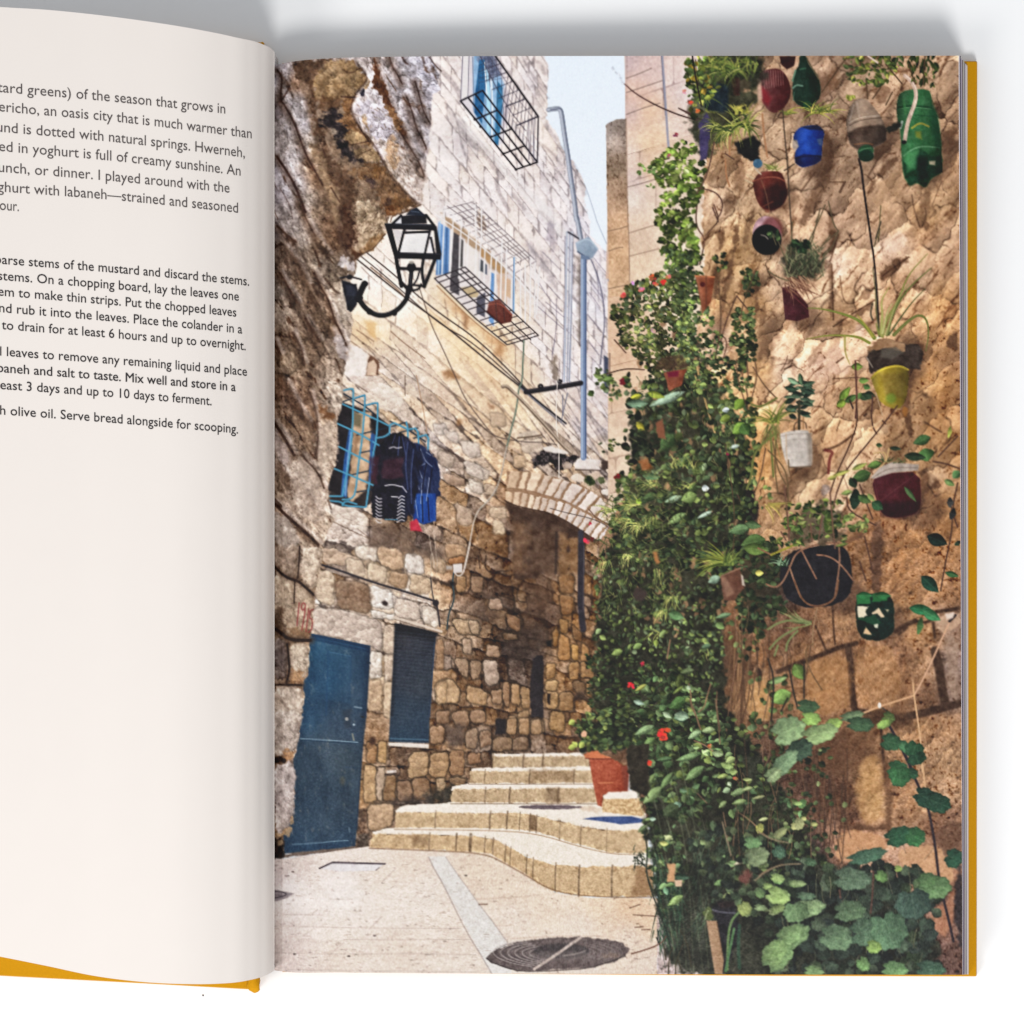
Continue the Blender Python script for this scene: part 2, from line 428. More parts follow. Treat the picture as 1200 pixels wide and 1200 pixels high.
pit = np.clip(fbm(XX, YY, 6, 61, 4) - .55, 0, 1) * (60 + 90 * low)
W3 -= pit[..., None]
a = np.clip(.5 - (sdf(bld, XX, YY) + fbm(XX, YY, 7, 70, 3) * 2) / 1.2, 0, 1)
put(sl, a, W3)
# dark streaks and stains on the upper wall
for s, w, al in (('110,440 250,620 420,800 600,1010', 2, .45), ('-40,100 60,200 130,300 120,360', 6, .5), ('130,500 200,640 300,700 420,880', 9, .42), ('20,360 90,430 150,700 200,780', 1.6, .5),
                 ('130,640 210,880 330,960 350,1090', 1.6, .55), ('380,900 400,1000 470,1120', 5, .45), ('500,1010 580,1110', 5, .4), ('560,870 600,940', 2.5, .6), ('690,1130 770,1200', 5, .4),
                 ('560,30 620,150 660,220 750,330', 1.5, .5), ('570,60 640,170 735,280', 1.2, .4), ('580,100 690,60 720,160', 4, .35), ('640,250 660,300', 5, .35), ('690,640 780,720 840,800', 2.5, .4), ('740,860 800,900', 1.4, .55),
                 ('730,520 800,620 850,700', 5, .35), ('890,760 950,840 1000,1000', 6, .35), ('720,740 830,870 900,960', 1.3, .5), ('800,860 830,980', 1.2, .4), ('560,300 700,480', 1, .3)):
    line(a2(s), w, (118, 110, 116), al * .8, soft=2.2, tex=50)
poly(a2('100,440 140,480 520,860 620,980 700,1040 900,1300 820,1300 600,1060 480,920 240,640 120,520'), (222, 218, 222), 2, 1.5, alpha=.55, tex=8)
poly(a6('770,120 830,110 830,300 800,290 770,210'), (128, 122, 140), 5, 3, alpha=.45, tex=40)
poly(a6('640,230 760,320 860,560 820,580 740,420 660,300'), (150, 146, 158), 6, 4, alpha=.4, tex=50)
for s in ('740,300 860,420', '780,520 850,600', '830,600 830,800 800,960', '720,500 780,600 860,680', '760,620 880,720', '820,870 800,1000', '1040,480 1120,590', '1040,560 1110,660', '1030,700 1110,800', '1030,860 1100,960', '1060,330 1150,440', '1090,420 1100,620', '700,640 880,800'):
    line(a6(s), 1, (122, 116, 136), .65)
poly(a6('790,1000 830,950 850,1130 810,1130'), (120, 105, 90), 4, 3, alpha=.7, tex=20)
poly(a6('960,330 985,340 985,900 965,880'), (120, 108, 100), 4, 3, alpha=.55, tex=30)
# stains and hollows on the warm plaster
poly(a6('110,540 320,740 510,900 470,960 300,800 200,700 120,640'), (206, 166, 122), 14, 4, alpha=.75, tex=16)
poly(a6('230,690 270,720 250,790'), (150, 105, 70), 8, 3, alpha=.7)
poly(a6('100,1070 170,1060 210,1110 130,1110'), (150, 105, 65), 5, 2, alpha=.75)
poly(a6('460,860 490,900 480,960 440,960'), (176, 130, 88), 8, 2, alpha=.7)
for s in ('560,960 700,1060 760,1110', '600,880 720,960', '840,890 930,970 1080,1080', '700,1110 760,1090'):
    line(a5(s), 1.2, (120, 92, 72), .7)
poly(a5('650,810 740,830 730,950 690,920'), (222, 184, 132), 4, 2, alpha=.8)
poly(a5('690,1060 730,1070 760,1100 745,1200 660,1200 670,1100'), (118, 84, 66), 2, 1.5, 5, tex=15)
poly(a5('680,1110 720,1090 745,1120 735,1200 670,1200'), (214, 190, 170), 1.5, 1, tex=10)
poly(a5('540,970 680,1040 665,1200 510,1200'), (232, 222, 218), 2, 1.5, 6, tex=9)
poly(b2('580,320 700,290 730,330 700,345 600,345'), (205, 190, 176), 2, 1, tex=12)
line(b2('580,345 690,335 735,325'), 1.8, (90, 70, 56), .8)
poly(b2('390,120 440,140 430,165 395,150'), (150, 110, 80), 3, 1.5, alpha=.7)
ell(*b2('205,245')[0], 3, 4, (150, 108, 70), soft=4, alpha=.8)
# handmade big light stones on the bowed wall
for s, c in (('210,360 330,380 350,470 250,460', (216, 202, 192)), ('240,490 330,510 380,560 370,620 270,580', (218, 204, 194)), ('360,540 400,560 390,600 370,600', (206, 190, 178)), ('265,600 350,640 360,700 280,680', (220, 206, 194)),
             ('40,250 120,260 110,320 60,320', (214, 202, 196)), ('110,290 190,310 200,380 130,350', (216, 202, 194)), ('370,640 440,660 430,720 370,710', (206, 184, 164)), ('400,780 500,790 510,860 410,850', (204, 180, 156)),
             ('430,870 490,890 495,960 430,960', (212, 190, 164)), ('120,1020 250,1040 250,1140 130,1110', (188, 154, 122)), ('180,760 290,800 290,900 200,890', (196, 172, 152)), ('610,360 730,345 745,420 660,440 610,430', (212, 194, 178)), ('560,460 630,460 630,530 560,530', (206, 178, 148)),
             ('110,570 240,600 250,650 130,640', (178, 150, 130)), ('70,420 170,460 170,530 90,520', (196, 178, 164)), ('400,180 500,200 500,270 420,270', (206, 182, 158))):
    stone(b2(s), c, .6, 1.6, .8, seed=len(s))
# stained underside, soot
poly(b6('480,520 640,470 800,480 810,600 760,690 680,720 480,710 460,640'), (74, 58, 50), 16, 8, 14, 1, .8, tex=20)
poly(b6('260,380 420,330 460,470 380,500 270,450'), (96, 74, 60), 12, 6, alpha=.6, tex=20)
poly(b6('640,150 820,140 830,460 660,470'), (108, 80, 60), 22, 5, alpha=.65, tex=14)
for s in ('380,60 370,160 480,180', '330,60 340,140', '440,310 520,330 560,350', '480,400 560,440 620,470', '380,600 440,620', '370,710 460,720', '560,180 620,210', '530,120 540,160 450,160', '590,250 570,350 640,360'):
    line(b6(s), 1.6, (52, 38, 30), .7)
for s, c in (('60,860 160,850 210,930 200,1000 60,1010', (196, 164, 128)), ('255,880 380,930 385,1020 260,990', (184, 150, 114)), ('235,590 290,600 290,690 235,690', (178, 152, 130)), ('380,630 465,640 465,710 390,700', (168, 138, 114)),
             ('360,730 450,740 465,870 400,890 370,850', (180, 158, 142)), ('275,730 350,740 340,850 290,850', (160, 132, 108)), ('180,720 260,720 265,840 220,820', (164, 136, 112)), ('70,700 165,710 160,790 80,780', (160, 138, 124)), ('155,1070 265,1040 265,1150 190,1150', (158, 126, 100)),
             ('275,1050 370,1050 370,1130 290,1130', (160, 128, 102)), ('65,1060 145,1050 150,1140 70,1130', (152, 120, 94)), ('540,880 600,890 600,1020 545,1010', (178, 142, 104)), ('600,900 660,910 660,1040 610,1030', (166, 132, 96)), ('410,930 480,910 480,1010 420,1000', (160, 128, 100)), ('490,880 528,870 528,1030 492,1020', (160, 126, 96)),
             ('585,1060 655,1060 655,1190 585,1190', (172, 140, 106)), ('520,1090 575,1090 575,1200 515,1200', (164, 130, 98)), ('160,470 270,470 320,560 200,560', (184, 156, 126)), ('270,480 330,490 340,570 290,560', (180, 154, 128)), ('140,90 240,60 250,110 150,110', (172, 124, 84)), ('190,190 250,190 250,290 190,290', (176, 140, 104)),
             ('280,190 360,190 360,290 290,290', (150, 120, 96)), ('400,330 480,340 485,410 400,390', (170, 142, 122)), ('510,430 600,470 590,550 520,500', (140, 106, 78)), ('490,560 580,560 580,600 500,600', (118, 92, 70)), ('850,560 910,590 915,720 840,730', (178, 132, 84)), ('930,630 970,640 970,730 930,720', (190, 146, 88)), ('985,620 1040,640 1035,740 985,730', (172, 128, 82)),
             ('910,740 970,740 970,850 910,850', (172, 132, 88)), ('985,740 1070,750 1065,840 990,840', (160, 122, 82)), ('760,750 820,750 820,840 765,850', (164, 126, 84)), ('765,870 830,860 830,920 765,920', (186, 152, 108)), ('765,930 835,930 830,1040 765,1040', (180, 144, 102)), ('850,940 930,930 935,1050 850,1050', (158, 122, 84)), ('790,1050 880,1060 880,1180 785,1180', (170, 134, 92)),
             ('840,30 900,40 905,150 845,160', (150, 114, 78)), ('850,180 940,180 940,300 850,300', (146, 108, 72)), ('850,310 940,320 930,440 860,440', (150, 110, 72)), ('850,470 900,480 900,560 850,550', (158, 120, 76)), ('930,500 990,560 990,610 940,600', (140, 102, 66)), ('940,860 1010,870 1010,960 950,930', (120, 92, 66)), ('1020,870 1065,870 1060,970 1020,960', (160, 122, 80)), ('830,500 845,560 840,640 810,640 800,560', (150, 110, 66)),
             ('560,90 640,90 650,190 570,190', (140, 110, 78)), ('665,1115 745,1110 745,1195 665,1195', (150, 122, 94))):
    stone(b6(s), c, seed=len(s) + int(c[0]))
poly(b6('770,610 800,600 800,650 770,640'), (34, 28, 28), 2, 1.5)
poly(b6('930,930 1000,940 990,1000 940,990'), (66, 50, 44), 6, 3, alpha=.7)
poly(b6('770,940 790,945 785,1010 770,1000'), (46, 34, 28), 2, 1)
poly(b6('445,1100 512,1105 510,1200 440,1200'), (44, 38, 42), 2, 1)
poly(c2('905,20 985,20 975,100 910,110'), (44, 38, 42), 2, 1)
poly(c2('540,60 690,60 685,215 560,225'), (92, 76, 68), 7, 4, alpha=.85, tex=20)
for s, c in (('300,290 330,250 420,245 435,300 430,400 400,420 300,430 295,360', (190, 158, 122)), ('450,260 560,240 580,290 560,420 440,420', (178, 144, 108)), ('590,240 690,235 690,340 670,410 580,400', (162, 126, 94)), ('700,90 770,75 785,150 760,225 690,215', (150, 124, 102)), ('800,110 870,90 875,190 800,220', (150, 120, 96)),
             ('715,260 800,250 800,320 720,340', (150, 114, 86)), ('445,70 540,70 540,190 450,200', (168, 134, 104)), ('890,150 1020,140 1025,235 890,245', (150, 122, 96)), ('1035,150 1140,140 1140,240 1030,240', (134, 108, 86)), ('985,10 1055,10 1050,120 985,120', (172, 138, 104)), ('1065,10 1145,10 1140,125 1065,125', (170, 136, 102)), ('1155,30 1220,20 1225,120 1155,120', (166, 134, 102)),
             ('320,430 440,430 445,580 325,590', (146, 114, 86)), ('210,450 310,450 320,590 220,590', (140, 110, 86)), ('480,440 550,430 540,520 490,530', (176, 148, 116)), ('585,430 700,430 690,475 590,480', (140, 112, 84)), ('110,420 200,410 200,590 120,590', (148, 116, 84)), ('10,620 185,608 185,700 170,760 60,800 10,790', (190, 160, 130)),
             ('-20,350 70,345 70,560 40,600 -20,600', (196, 162, 122)), ('70,360 130,365 105,590 70,580', (196, 172, 150)), ('0,180 70,190 70,330 0,330', (160, 122, 86)), ('80,180 140,180 140,330 80,330', (188, 152, 108))):
    stone(c2(s), c, seed=len(s) + int(c[1]))
poly(c2('420,550 600,470 600,590 430,610'), (58, 56, 50), 12, 6, alpha=.85, tex=20)
poly(c2('200,580 440,560 430,610 210,640'), (78, 68, 64), 10, 4, alpha=.75)
line(c2('130,405 200,400'), 1.6, (60, 48, 44)); poly(c2('140,378 205,375 205,392 140,396'), (205, 196, 192), 1.5)
ell(*c2('40,170')[0], 4, 5, (84, 58, 44), soft=3)
# dressed stones round the door and window
for s, c in (('360,10 450,20 560,70 640,90 650,150 360,120', (196, 172, 152)), ('590,0 740,0 735,100 660,95 590,70', (216, 202, 190)), ('750,0 930,30 925,160 850,170 760,110', (202, 172, 144)), ('945,40 1070,80 1070,200 945,170', (216, 206, 200)), ('530,80 640,100 660,220 530,190', (212, 192, 172)), ('670,110 810,150 810,260 680,230', (210, 190, 168)),
             ('830,180 960,200 950,300 830,270', (178, 148, 120)), ('975,190 1120,230 1115,340 985,320', (206, 182, 156)), ('300,160 440,180 440,420 310,370', (210, 190, 170)), ('450,230 680,270 700,480 470,440', (160, 134, 112)), ('700,280 850,310 850,440 700,420', (226, 218, 212)), ('865,350 1045,400 1040,520 870,490', (220, 204, 192)), ('1060,420 1170,440 1170,570 1060,530', (218, 204, 192)),
             ('300,430 490,450 780,530 775,740 690,700 290,600', (204, 188, 178)), ('790,560 870,560 860,760 790,740', (204, 184, 166)), ('690,740 780,750 775,920 685,930', (214, 202, 192)), ('795,770 860,770 850,940 795,950', (206, 186, 168)), ('680,950 780,940 780,1160 670,1160', (196, 168, 140)), ('790,960 850,960 840,1200 790,1200', (206, 182, 156)), ('1160,660 1210,650 1210,860 1150,880', (168, 134, 104)),
             ('700,450 860,480 860,510 710,500', (222, 212, 204)), ('1170,960 1230,950 1230,1100 1160,1100', (198, 166, 130)), ('1120,40 1230,100 1220,190 1130,170', (190, 164, 138))):
    stone(b5(s), c, .55, 1.2, seed=len(s) + int(c[1]), tex=22)
poly(b5('460,270 690,290 690,420 480,400'), (132, 104, 84), 10, 6, alpha=.7, tex=40, ts=3)
ell(*b5('800,400')[0], 3.5, 3, (70, 56, 56), soft=2, rough=1)
poly(b5('830,0 1210,0 1210,95 1080,75 930,30'), (112, 94, 84), 8, 3, alpha=.85, tex=14)
poly(b1('690,1020 980,1100 1010,1210 690,1200'), (120, 98, 84), 8, 3, alpha=.8, tex=14)
line(b1('690,1010 690,1140'), 1.3, (80, 64, 56), .8)
for s in ('600,1070 680,1140 760,1180', '440,1030 560,1090 690,1150', '590,60 680,120', '860,380 900,450', '940,0 940,140', '1080,380 1110,430', '590,940 680,980'):
    line(b1(s), 1.3, (104, 82, 68), .6)
for s, c in (('420,900 560,930 680,980 680,1110 600,1080 440,1020', (222, 208, 198)), ('720,30 850,90 940,150 940,230 800,170 700,100', (226, 214, 206)), ('940,60 1020,80 1030,170 950,140', (222, 206, 190)), ('570,80 700,130 820,200 820,260 760,240 600,150', (226, 212, 200))):
    poly(b1(s), c, 2, 2, 8, 1, tex=12, alpha=.8)

hf2, ef2, lx_, ly_ = facets(XX, YY, 6, 10, 1.4, 77, .3); st_ = fbm(XX, YY, 2.2, 331, 3)
KS = (hf2 - .5) * .22 - (lx_ * .5 + ly_) * .14 + st_ * .10 - np.clip(1 - ef2 / 1.0, 0, 1) * .12
C = C * (1 + (a * low * KS * .7)[..., None] * np.array((.92, 1, 1.05), np.float32))
# the arch
begin('pictured_stone_arch')
poly(b2('500,740 570,775 690,800 790,820 880,865 980,925 1060,985 1110,1010 1000,1010 985,1100 860,1100 700,1250 560,1250 545,900'), (74, 54, 44), 3, 2, 9, 0, .9, tex=16)
poly(b2('850,960 905,965 910,1210 840,1210'), (128, 96, 66), 4, 3, tex=22)
poly(b2('910,980 965,985 960,1210 905,1210'), (136, 102, 70), 4, 3, tex=22)
poly(b2('620,930 820,930 830,1200 640,1230'), (92, 68, 52), 12, 6, tex=24, alpha=.8)
poly(b2('540,860 640,900 620,1210 545,1210'), (122, 92, 68), 12, 5, tex=24, alpha=.8)
line(b2('830,950 825,1210'), 3, (50, 38, 34), .6)
fill = b2('500,730 515,560 640,560 750,580 870,612 1000,655 1100,715 1160,780 1230,960 1200,1060 1110,1010 1060,985 980,925 880,865 790,820 690,800 570,775')
poly(fill, (158, 126, 100), 1.2, 1.5, 7, tex=16)
def along(p, t):
    p = np.asarray(p, np.float32); L = np.concatenate([[0], np.cumsum(np.hypot(*np.diff(p, axis=0).T))]); L /= L[-1]
    return np.array([np.interp(t, L, p[:, 0]), np.interp(t, L, p[:, 1])])
oute = chaikin(b2('525,560 640,560 750,582 870,612 1000,655 1100,715 1165,790 1220,900'), 2, False)
midl = chaikin(b2('505,665 600,668 690,690 790,720 870,742 960,782 1060,838 1180,905'), 2, False)
mid2 = chaikin(b2('500,690 600,690 690,712 790,738 870,755 960,795 1060,855 1190,930'), 2, False)
inne = chaikin(b2('500,745 570,780 690,805 790,825 880,868 980,930 1060,988 1120,1010'), 2, False)
def ring(A, B, n, sd):
    r = np.random.RandomState(sd)
    ts = np.linspace(0, 1, n + 1) + np.concatenate([[0], r.uniform(-.2, .2, n - 1) / n, [0]])
    for i in range(n):
        g = .13 / n
        q = [along(A, ts[i] + g), along(A, ts[i + 1] - g), along(B, ts[i + 1] - g), along(B, ts[i] + g)]
        k = r.uniform(.9, 1.04); w = min(1, max(0, i / n * 2))
        c = mix((214, 186, 158), (222, 208, 202), w)
        poly(q, tuple(v * k for v in c), 1.1, 1.2, 5, 0, tex=14, ts=4, bev=(2.5, 16), seed=i)
ring(oute, midl, 12, 4); ring(mid2, inne, 15, 8)
line(midl, 1.2, (140, 108, 84), .6); line(inne, 1.6, (70, 50, 40), .8)
line(b2('790,795 900,825 1060,860 1160,910 1210,960'), 1, (70, 62, 60), .8)
poly(b2('690,440 760,430 860,445 980,465 960,500 900,530 830,560 790,500 740,520 690,535 670,490'), (56, 48, 50), 2, 3, 6, tex=60, ts=2.5)
poly(b2('880,490 950,500 930,545 880,540'), (170, 152, 140), 2, 3, tex=30)
poly(b2('745,410 800,395 920,440 870,450 760,430'), (216, 206, 202), 1.5, 1, tex=8)
poly(b2('940,500 990,470 1110,490 1110,550 1000,550 940,545'), (216, 206, 204), 1.5, 1.5, tex=14, bev=(3, 18))
line(b2('950,548 1110,552'), 1.6, (86, 70, 62), .8)
for s, c in (('920,590 960,560 1005,590 1000,630 930,630', (218, 202, 190)), ('1110,490 1160,480 1180,520 1150,550 1110,540', (84, 68, 62)), ('1040,570 1100,560 1110,610 1050,620', (196, 176, 160)), ('1110,670 1180,680 1190,710 1120,710', (214, 202, 196)), ('1120,790 1190,760 1200,840 1130,870', (208, 186, 168)), ('850,590 910,560 900,600', (206, 184, 166))):
    poly(b2(s), c, 1.3, 2, 6, 1, tex=14, bev=(3, 20), seed=len(s))
ell(*b2('1045,620')[0], 6, 7, (64, 78, 46), soft=2, rough=3, tex=30); ell(*b2('1120,615')[0], 5, 4, (96, 104, 72), soft=2, rough=3, tex=20)

# the slit window in the back wall, downpipe shadow
begin('pictured_niche')
poly(b6('668,790 680,720 710,700 740,705 752,750 748,900 745,1100 662,1100 664,900'), (46, 40, 44), 1.5, 1.2, 8, tex=8, grad=(90, 14))
base()

begin('pictured_drainpipe')
line(b2('985,950 990,1210'), 6.5, (62, 60, 72), soft=2); 
line(b6('990,0 985,250 985,400 1000,530'), 7.5, (52, 48, 58), soft=2, tex=8); line(b6('1005,0 1000,400'), 1.2, (98, 94, 104), .5)

begin('pictured_corner_tower')
poly(a3('190,-20 900,-20 900,1600 60,1600 70,1200 60,520 90,500 130,482 200,475'), (206, 180, 164), 1, 0); poly(ab('712,330 780,330 780,640 713,640'), (212, 186, 164), 1, 0)
FT = field(P('735,70,196,176,180 760,80,206,184,182 790,90,214,196,194 805,110,222,208,208 745,110,206,176,164 760,130,214,182,158 740,130,202,180,178 740,180,212,192,184 760,170,218,190,162 775,160,216,186,160 790,150,220,202,196 745,210,206,188,186 765,200,220,188,160 780,200,226,206,194 740,230,226,212,206 770,230,224,204,190 750,270,218,196,178 770,280,222,200,182 750,310,222,198,176 780,330,224,202,184 730,360,208,176,150 740,420,214,182,156 720,450,214,184,158 720,500,222,198,178 715,560,212,188,168'), 3, 8)
tw = sdf(ab('732.7,50 860,50 860,640 713.5,640 712.5,335 732.7,335'), XX, YY)
V3 = (YY + .34 * (XX - 732) * (1 - (YY - 60) / 1300)) ; h1, h2, d3, fu, fv = bricks((XX - 730) + 300 + fbm(XX, YY, 20, 7, 2) * .6, V3 + 3, 38., 52., 11, .1)
T3 = FT + ((h1 - .5) * 16 + fbm(XX, YY, 3, 80, 4) * 11 + fbm(XX, YY, 26, 84, 3) * 8)[..., None]
jn = np.clip(1 + d3 / .9, 0, 1) * (dd * 0 + .45) * np.clip(.5 + fbm(XX, YY, 30, 88, 2), .1, 1)
T3 -= jn[..., None] * np.array((90, 95, 90), np.float32)
put(sl, np.clip(.5 - tw, 0, 1), T3)
FL = field(P('720,145,150,138,132 715,160,176,164,160 725,150,130,116,108 722,165,196,178,168 725,190,130,110,94 720,200,142,122,104 720,215,176,148,126 715,240,196,164,138 725,225,150,122,100 725,260,202,166,134 720,300,204,168,134 720,330,204,170,138'), 3, 5)
lt = a3('62,520 92,498 130,482 201,475 206,800 214,1200') + a7('217,0 222,200 228,600 200,640 80,650 76,330 70,100')
L3 = FL + (fbm(XX, YY, 2.6, 90, 4) * 20 + fbm(XX, YY, 14, 94, 3) * 10)[..., None] - (np.clip(fbm(XX, YY, 4, 96, 4) - .35, 0, 1) * 70 * (YY < 235))[..., None]
put(sl, np.clip(.5 - (sdf(lt, XX, YY) + fbm(XX, YY, 4, 97, 2) * .6), 0, 1), L3)
for s in ('75,185 150,170 215,150', '80,325 150,300 180,300', '80,590 222,560'): line(a7(s), 1.1, (120, 96, 78), .75)
for s in ('205,190 290,160 380,120', '205,290 330,250 460,205', '205,445 320,400 440,365', '215,955 330,925 440,890'): line(a3(s), 1.2, (132, 112, 106), .8)
for s in ('220,200 330,165 420,140', '222,362 330,335 430,310'): line(a7(s), 1.2, (140, 116, 100), .7)
line(a3('203,475 208,800 214,1200') + a7('222,200 228,600'), 1.6, (150, 124, 106), .6)
begin('pictured_downpipe')
line(a3('455,20 468,200 485,450 497,640 507,720'), 2.6, (150, 152, 172)); line(a3('448,20 460,200 478,450'), .9, (98, 98, 120), .7)
base()
# ---- things on the left-hand building
begin('pictured_window_grille')          # upper cage with the blue shutters
poly(a2('140,20 380,20 440,140 470,400 430,640 390,670 355,640 130,360'), (206, 202, 212), 1.2, tex=6)
poly(a2('150,20 190,20 190,300 140,340'), (222, 218, 222)); poly(a2('225,20 265,20 250,260 220,330'), (150, 168, 200), 2)
poly(a2('225,20 350,20 440,240 440,400 392,660 360,640 240,470 215,400'), (140, 178, 216), 2, tex=14)
poly(a2('250,20 360,20 420,170 330,200 270,150'), (96, 98, 124), 4, 2, tex=40, ts=3, alpha=.8)
poly(a2('262,60 300,60 305,250 280,510 225,430 232,300'), (44, 104, 156), 1.5, tex=18); poly(a2('390,210 428,255 425,400 396,660 368,645 378,450'), (52, 118, 164), 1.5, tex=18)
line(a2('310,130 330,350 325,560'), 4, (160, 206, 238)); line(a2('345,200 355,400 350,620'), 2.5, (206, 226, 244)); line(a2('215,40 225,420'), 1.2, (120, 140, 170)); line(a2('300,80 315,300'), 1, (230, 240, 248))
poly(a2('430,250 470,280 470,420 430,560'), (190, 182, 192), 2)
gc = (62, 58, 74)
p0, p1_ = np.array(a2('370,20')[0]), np.array(a2('677,460')[0])
q0, q1_ = np.array(a2('280,278')[0]), np.array(a2('670,782')[0])
for t in np.linspace(.32, 1, 11):
    line([p0 + (p1_ - p0) * t, q0 + (q1_ - q0) * (t * .97 + .03)], .8, gc, .75)
for i in range(7):
    t = .15 + i * .14; s = p0 + (p1_ - p0) * t
    line([s, s + np.array((-26 + i * .6, 10))], .9, gc, .85); line([s + np.array((-26, 10)), s + np.array((-26, 10 + 42))], .7, gc, .5)
line(a2('260,20 450,385 590,560'), .9, gc, .8); line(a2('320,20 530,330 640,470'), .8, gc, .6); line(a2('450,385 590,335'), 1, gc); line(a2('450,385 455,540'), .8, gc, .6); line(a2('530,520 677,460'), 1.5, gc)
for x in (275, 300, 325, 350, 380, 410): line(a2('%d,30 %d,%d' % (x, x + 15, 200 + (x - 275))), .7, gc, .6)
for y in (60, 90, 120, 150, 180): line(a2('260,%d %d,%d' % (y + 40, 330 + y * .8, y)), .7, gc, .6)
gk = (40, 36, 46)
line(a2('365,20 677,460'), 2, gk); line(a2('677,460 670,782'), 1.3, gk)
for s in ('130,350 285,277 670,780 520,832 130,350', '182,325 572,815', '232,300 622,800', '230,482 387,415', '345,602 492,545', '430,722 580,665'): line(a2(s), 1.9, gk, sm=0)
for s in ('130,350 146,20', '182,325 190,20', '610,480 612,760', '640,480 645,770'): line(a2(s), .9, (92, 90, 112), .8, sm=0)
for s in ('230,478', '345,602', '432,722', '520,832', '270,530'): ell(*a2(s)[0], 1.6, 1.6, gk)

begin('pictured_window_grille')          # middle window with white bars and the shelf cage
poly(a6('65,70 180,110 330,240 470,360 560,470 560,700 400,780 310,720 60,500'), (214, 206, 208), 1.5, tex=8)
poly(a6('90,50 165,100 340,240 480,380 520,440 430,420 330,300 150,150'), (158, 126, 92), 3, 2, alpha=.75, tex=20)
poly(a6('75,110 148,155 140,440 58,450'), (100, 142, 196), 1.3, tex=10, grad=(60, -40)); line(a6('85,105 75,440'), 1.4, (168, 198, 226)); line(a6('130,150 122,440'), 2, (66, 104, 158))
poly(a6('172,175 207,195 208,580 148,548 152,440'), (84, 80, 86), 1.2, tex=10); poly(a6('212,212 238,230 232,400 208,395'), (88, 86, 88), 1.2)
line(a6('160,160 150,440'), 2.2, (224, 220, 222)); line(a6('240,225 235,395'), 1.6, (226, 222, 224))
poly(a6('245,240 330,300 330,520 250,400'), (224, 216, 214), 1.5, tex=6)
poly(a6('335,340 362,360 362,432 334,420'), (88, 92, 100)); poly(a6('369,372 386,385 386,448 369,440'), (96, 104, 122)); poly(a6('320,590 376,558 372,720 318,692'), (92, 92, 106), 1.2, tex=10)
poly(a6('408,430 432,440 430,780 398,742'), (106, 150, 204)); line(a6('440,440 436,770'), 1.4, (228, 226, 228))
poly(a6('340,270 440,360 510,450 500,470 430,400 345,330'), (182, 146, 104), 2, 1)
poly(a6('215,530 290,518 335,570 320,592 272,592'), (190, 172, 138), 1.2, tex=10)
poly(a6('445,445 505,435 515,640 460,620'), (206, 182, 166), 2, tex=12); poly(a6('490,460 540,480 540,600 500,580'), (206, 176, 150), 3, 1)
poly(a6('320,60 330,40 370,70 380,160 350,170 330,140'), (128, 98, 74), 3, 2, alpha=.8, tex=20)
poly(a6('65,510 88,498 310,716 515,880 505,900 300,745'), (226, 206, 180), 1.2)
line(a6('66,518 300,748 505,902'), 1.5, (152, 112, 78), .7)
gw = (228, 226, 230); gd = (124, 116, 124)
for i in range(10):
    t = i / 9.; A = np.array(a6('110,10')[0]) * (1 - t) + np.array(a6('300,-10')[0]) * t; B = np.array(a6('560,340')[0]) * (1 - t) + np.array(a6('690,350')[0]) * t
    line([A, (A + B) / 2 + np.array((0, -1)), B], 1, gd if i % 2 else gw, .9)
for i in range(12):
    t = i / 11.; A = np.array(a6('110,30')[0]) * (1 - t) + np.array(a6('560,440')[0]) * t; B = np.array(a6('300,-20')[0]) * (1 - t) + np.array(a6('700,360')[0]) * t
    line([A, B], .95, gd, .8)
line(a6('55,60 330,245 570,460 690,600'), 1.4, gw); line(a6('110,12 340,230 600,350'), 1.2, gw, .9)
for s in ('115,20 98,450', '172,60 150,430', '222,95 205,470', '270,150 255,405', '318,210 310,440', '345,250 335,470', '372,285 365,540', '415,310 400,610', '445,340 432,620', '482,220 472,600', '512,290 500,640', '630,380 630,760', '665,350 660,740', '695,370 690,720', '722,400 702,700', '310,0 315,190', '350,30 350,240', '545,470 540,660', '600,420 600,720'):
    line(a6(s), 1.5, gw, 1)
line(a6('560,340 555,690'), 2.2, (104, 146, 192)); line(a6('563,340 560,690'), .8, (190, 210, 230))
gs = (54, 48, 54)
for s in ('50,470 245,398 420,560 715,835 515,895 310,725 50,470', '118,445 420,720 620,880', '182,420 480,690 665,862', '215,410 520,680'): line(a6(s), 1.35, gs, sm=0)
for t in np.linspace(.06, .96, 12):
    A = np.array(a6('50,470')[0]) * (1 - t) + np.array(a6('515,895')[0]) * t; B = np.array(a6('245,398')[0]) * (1 - t) + np.array(a6('715,835')[0]) * t
    line([A, B], 1.15, gs)
begin('pictured_window_box')
poly(a6('400,620 462,603 548,700 542,748 480,762 384,682'), (112, 62, 54), 1.1, tex=14, grad=(70, -34)); line(a6('395,640 470,625 545,705'), 1.4, (150, 84, 70)); line(a6('388,684 480,760'), 1.4, (80, 34, 32))
line(a6('440,620 450,740'), .8, gs, .7); line(a6('490,660 500,750'), .8, gs, .7)
base()

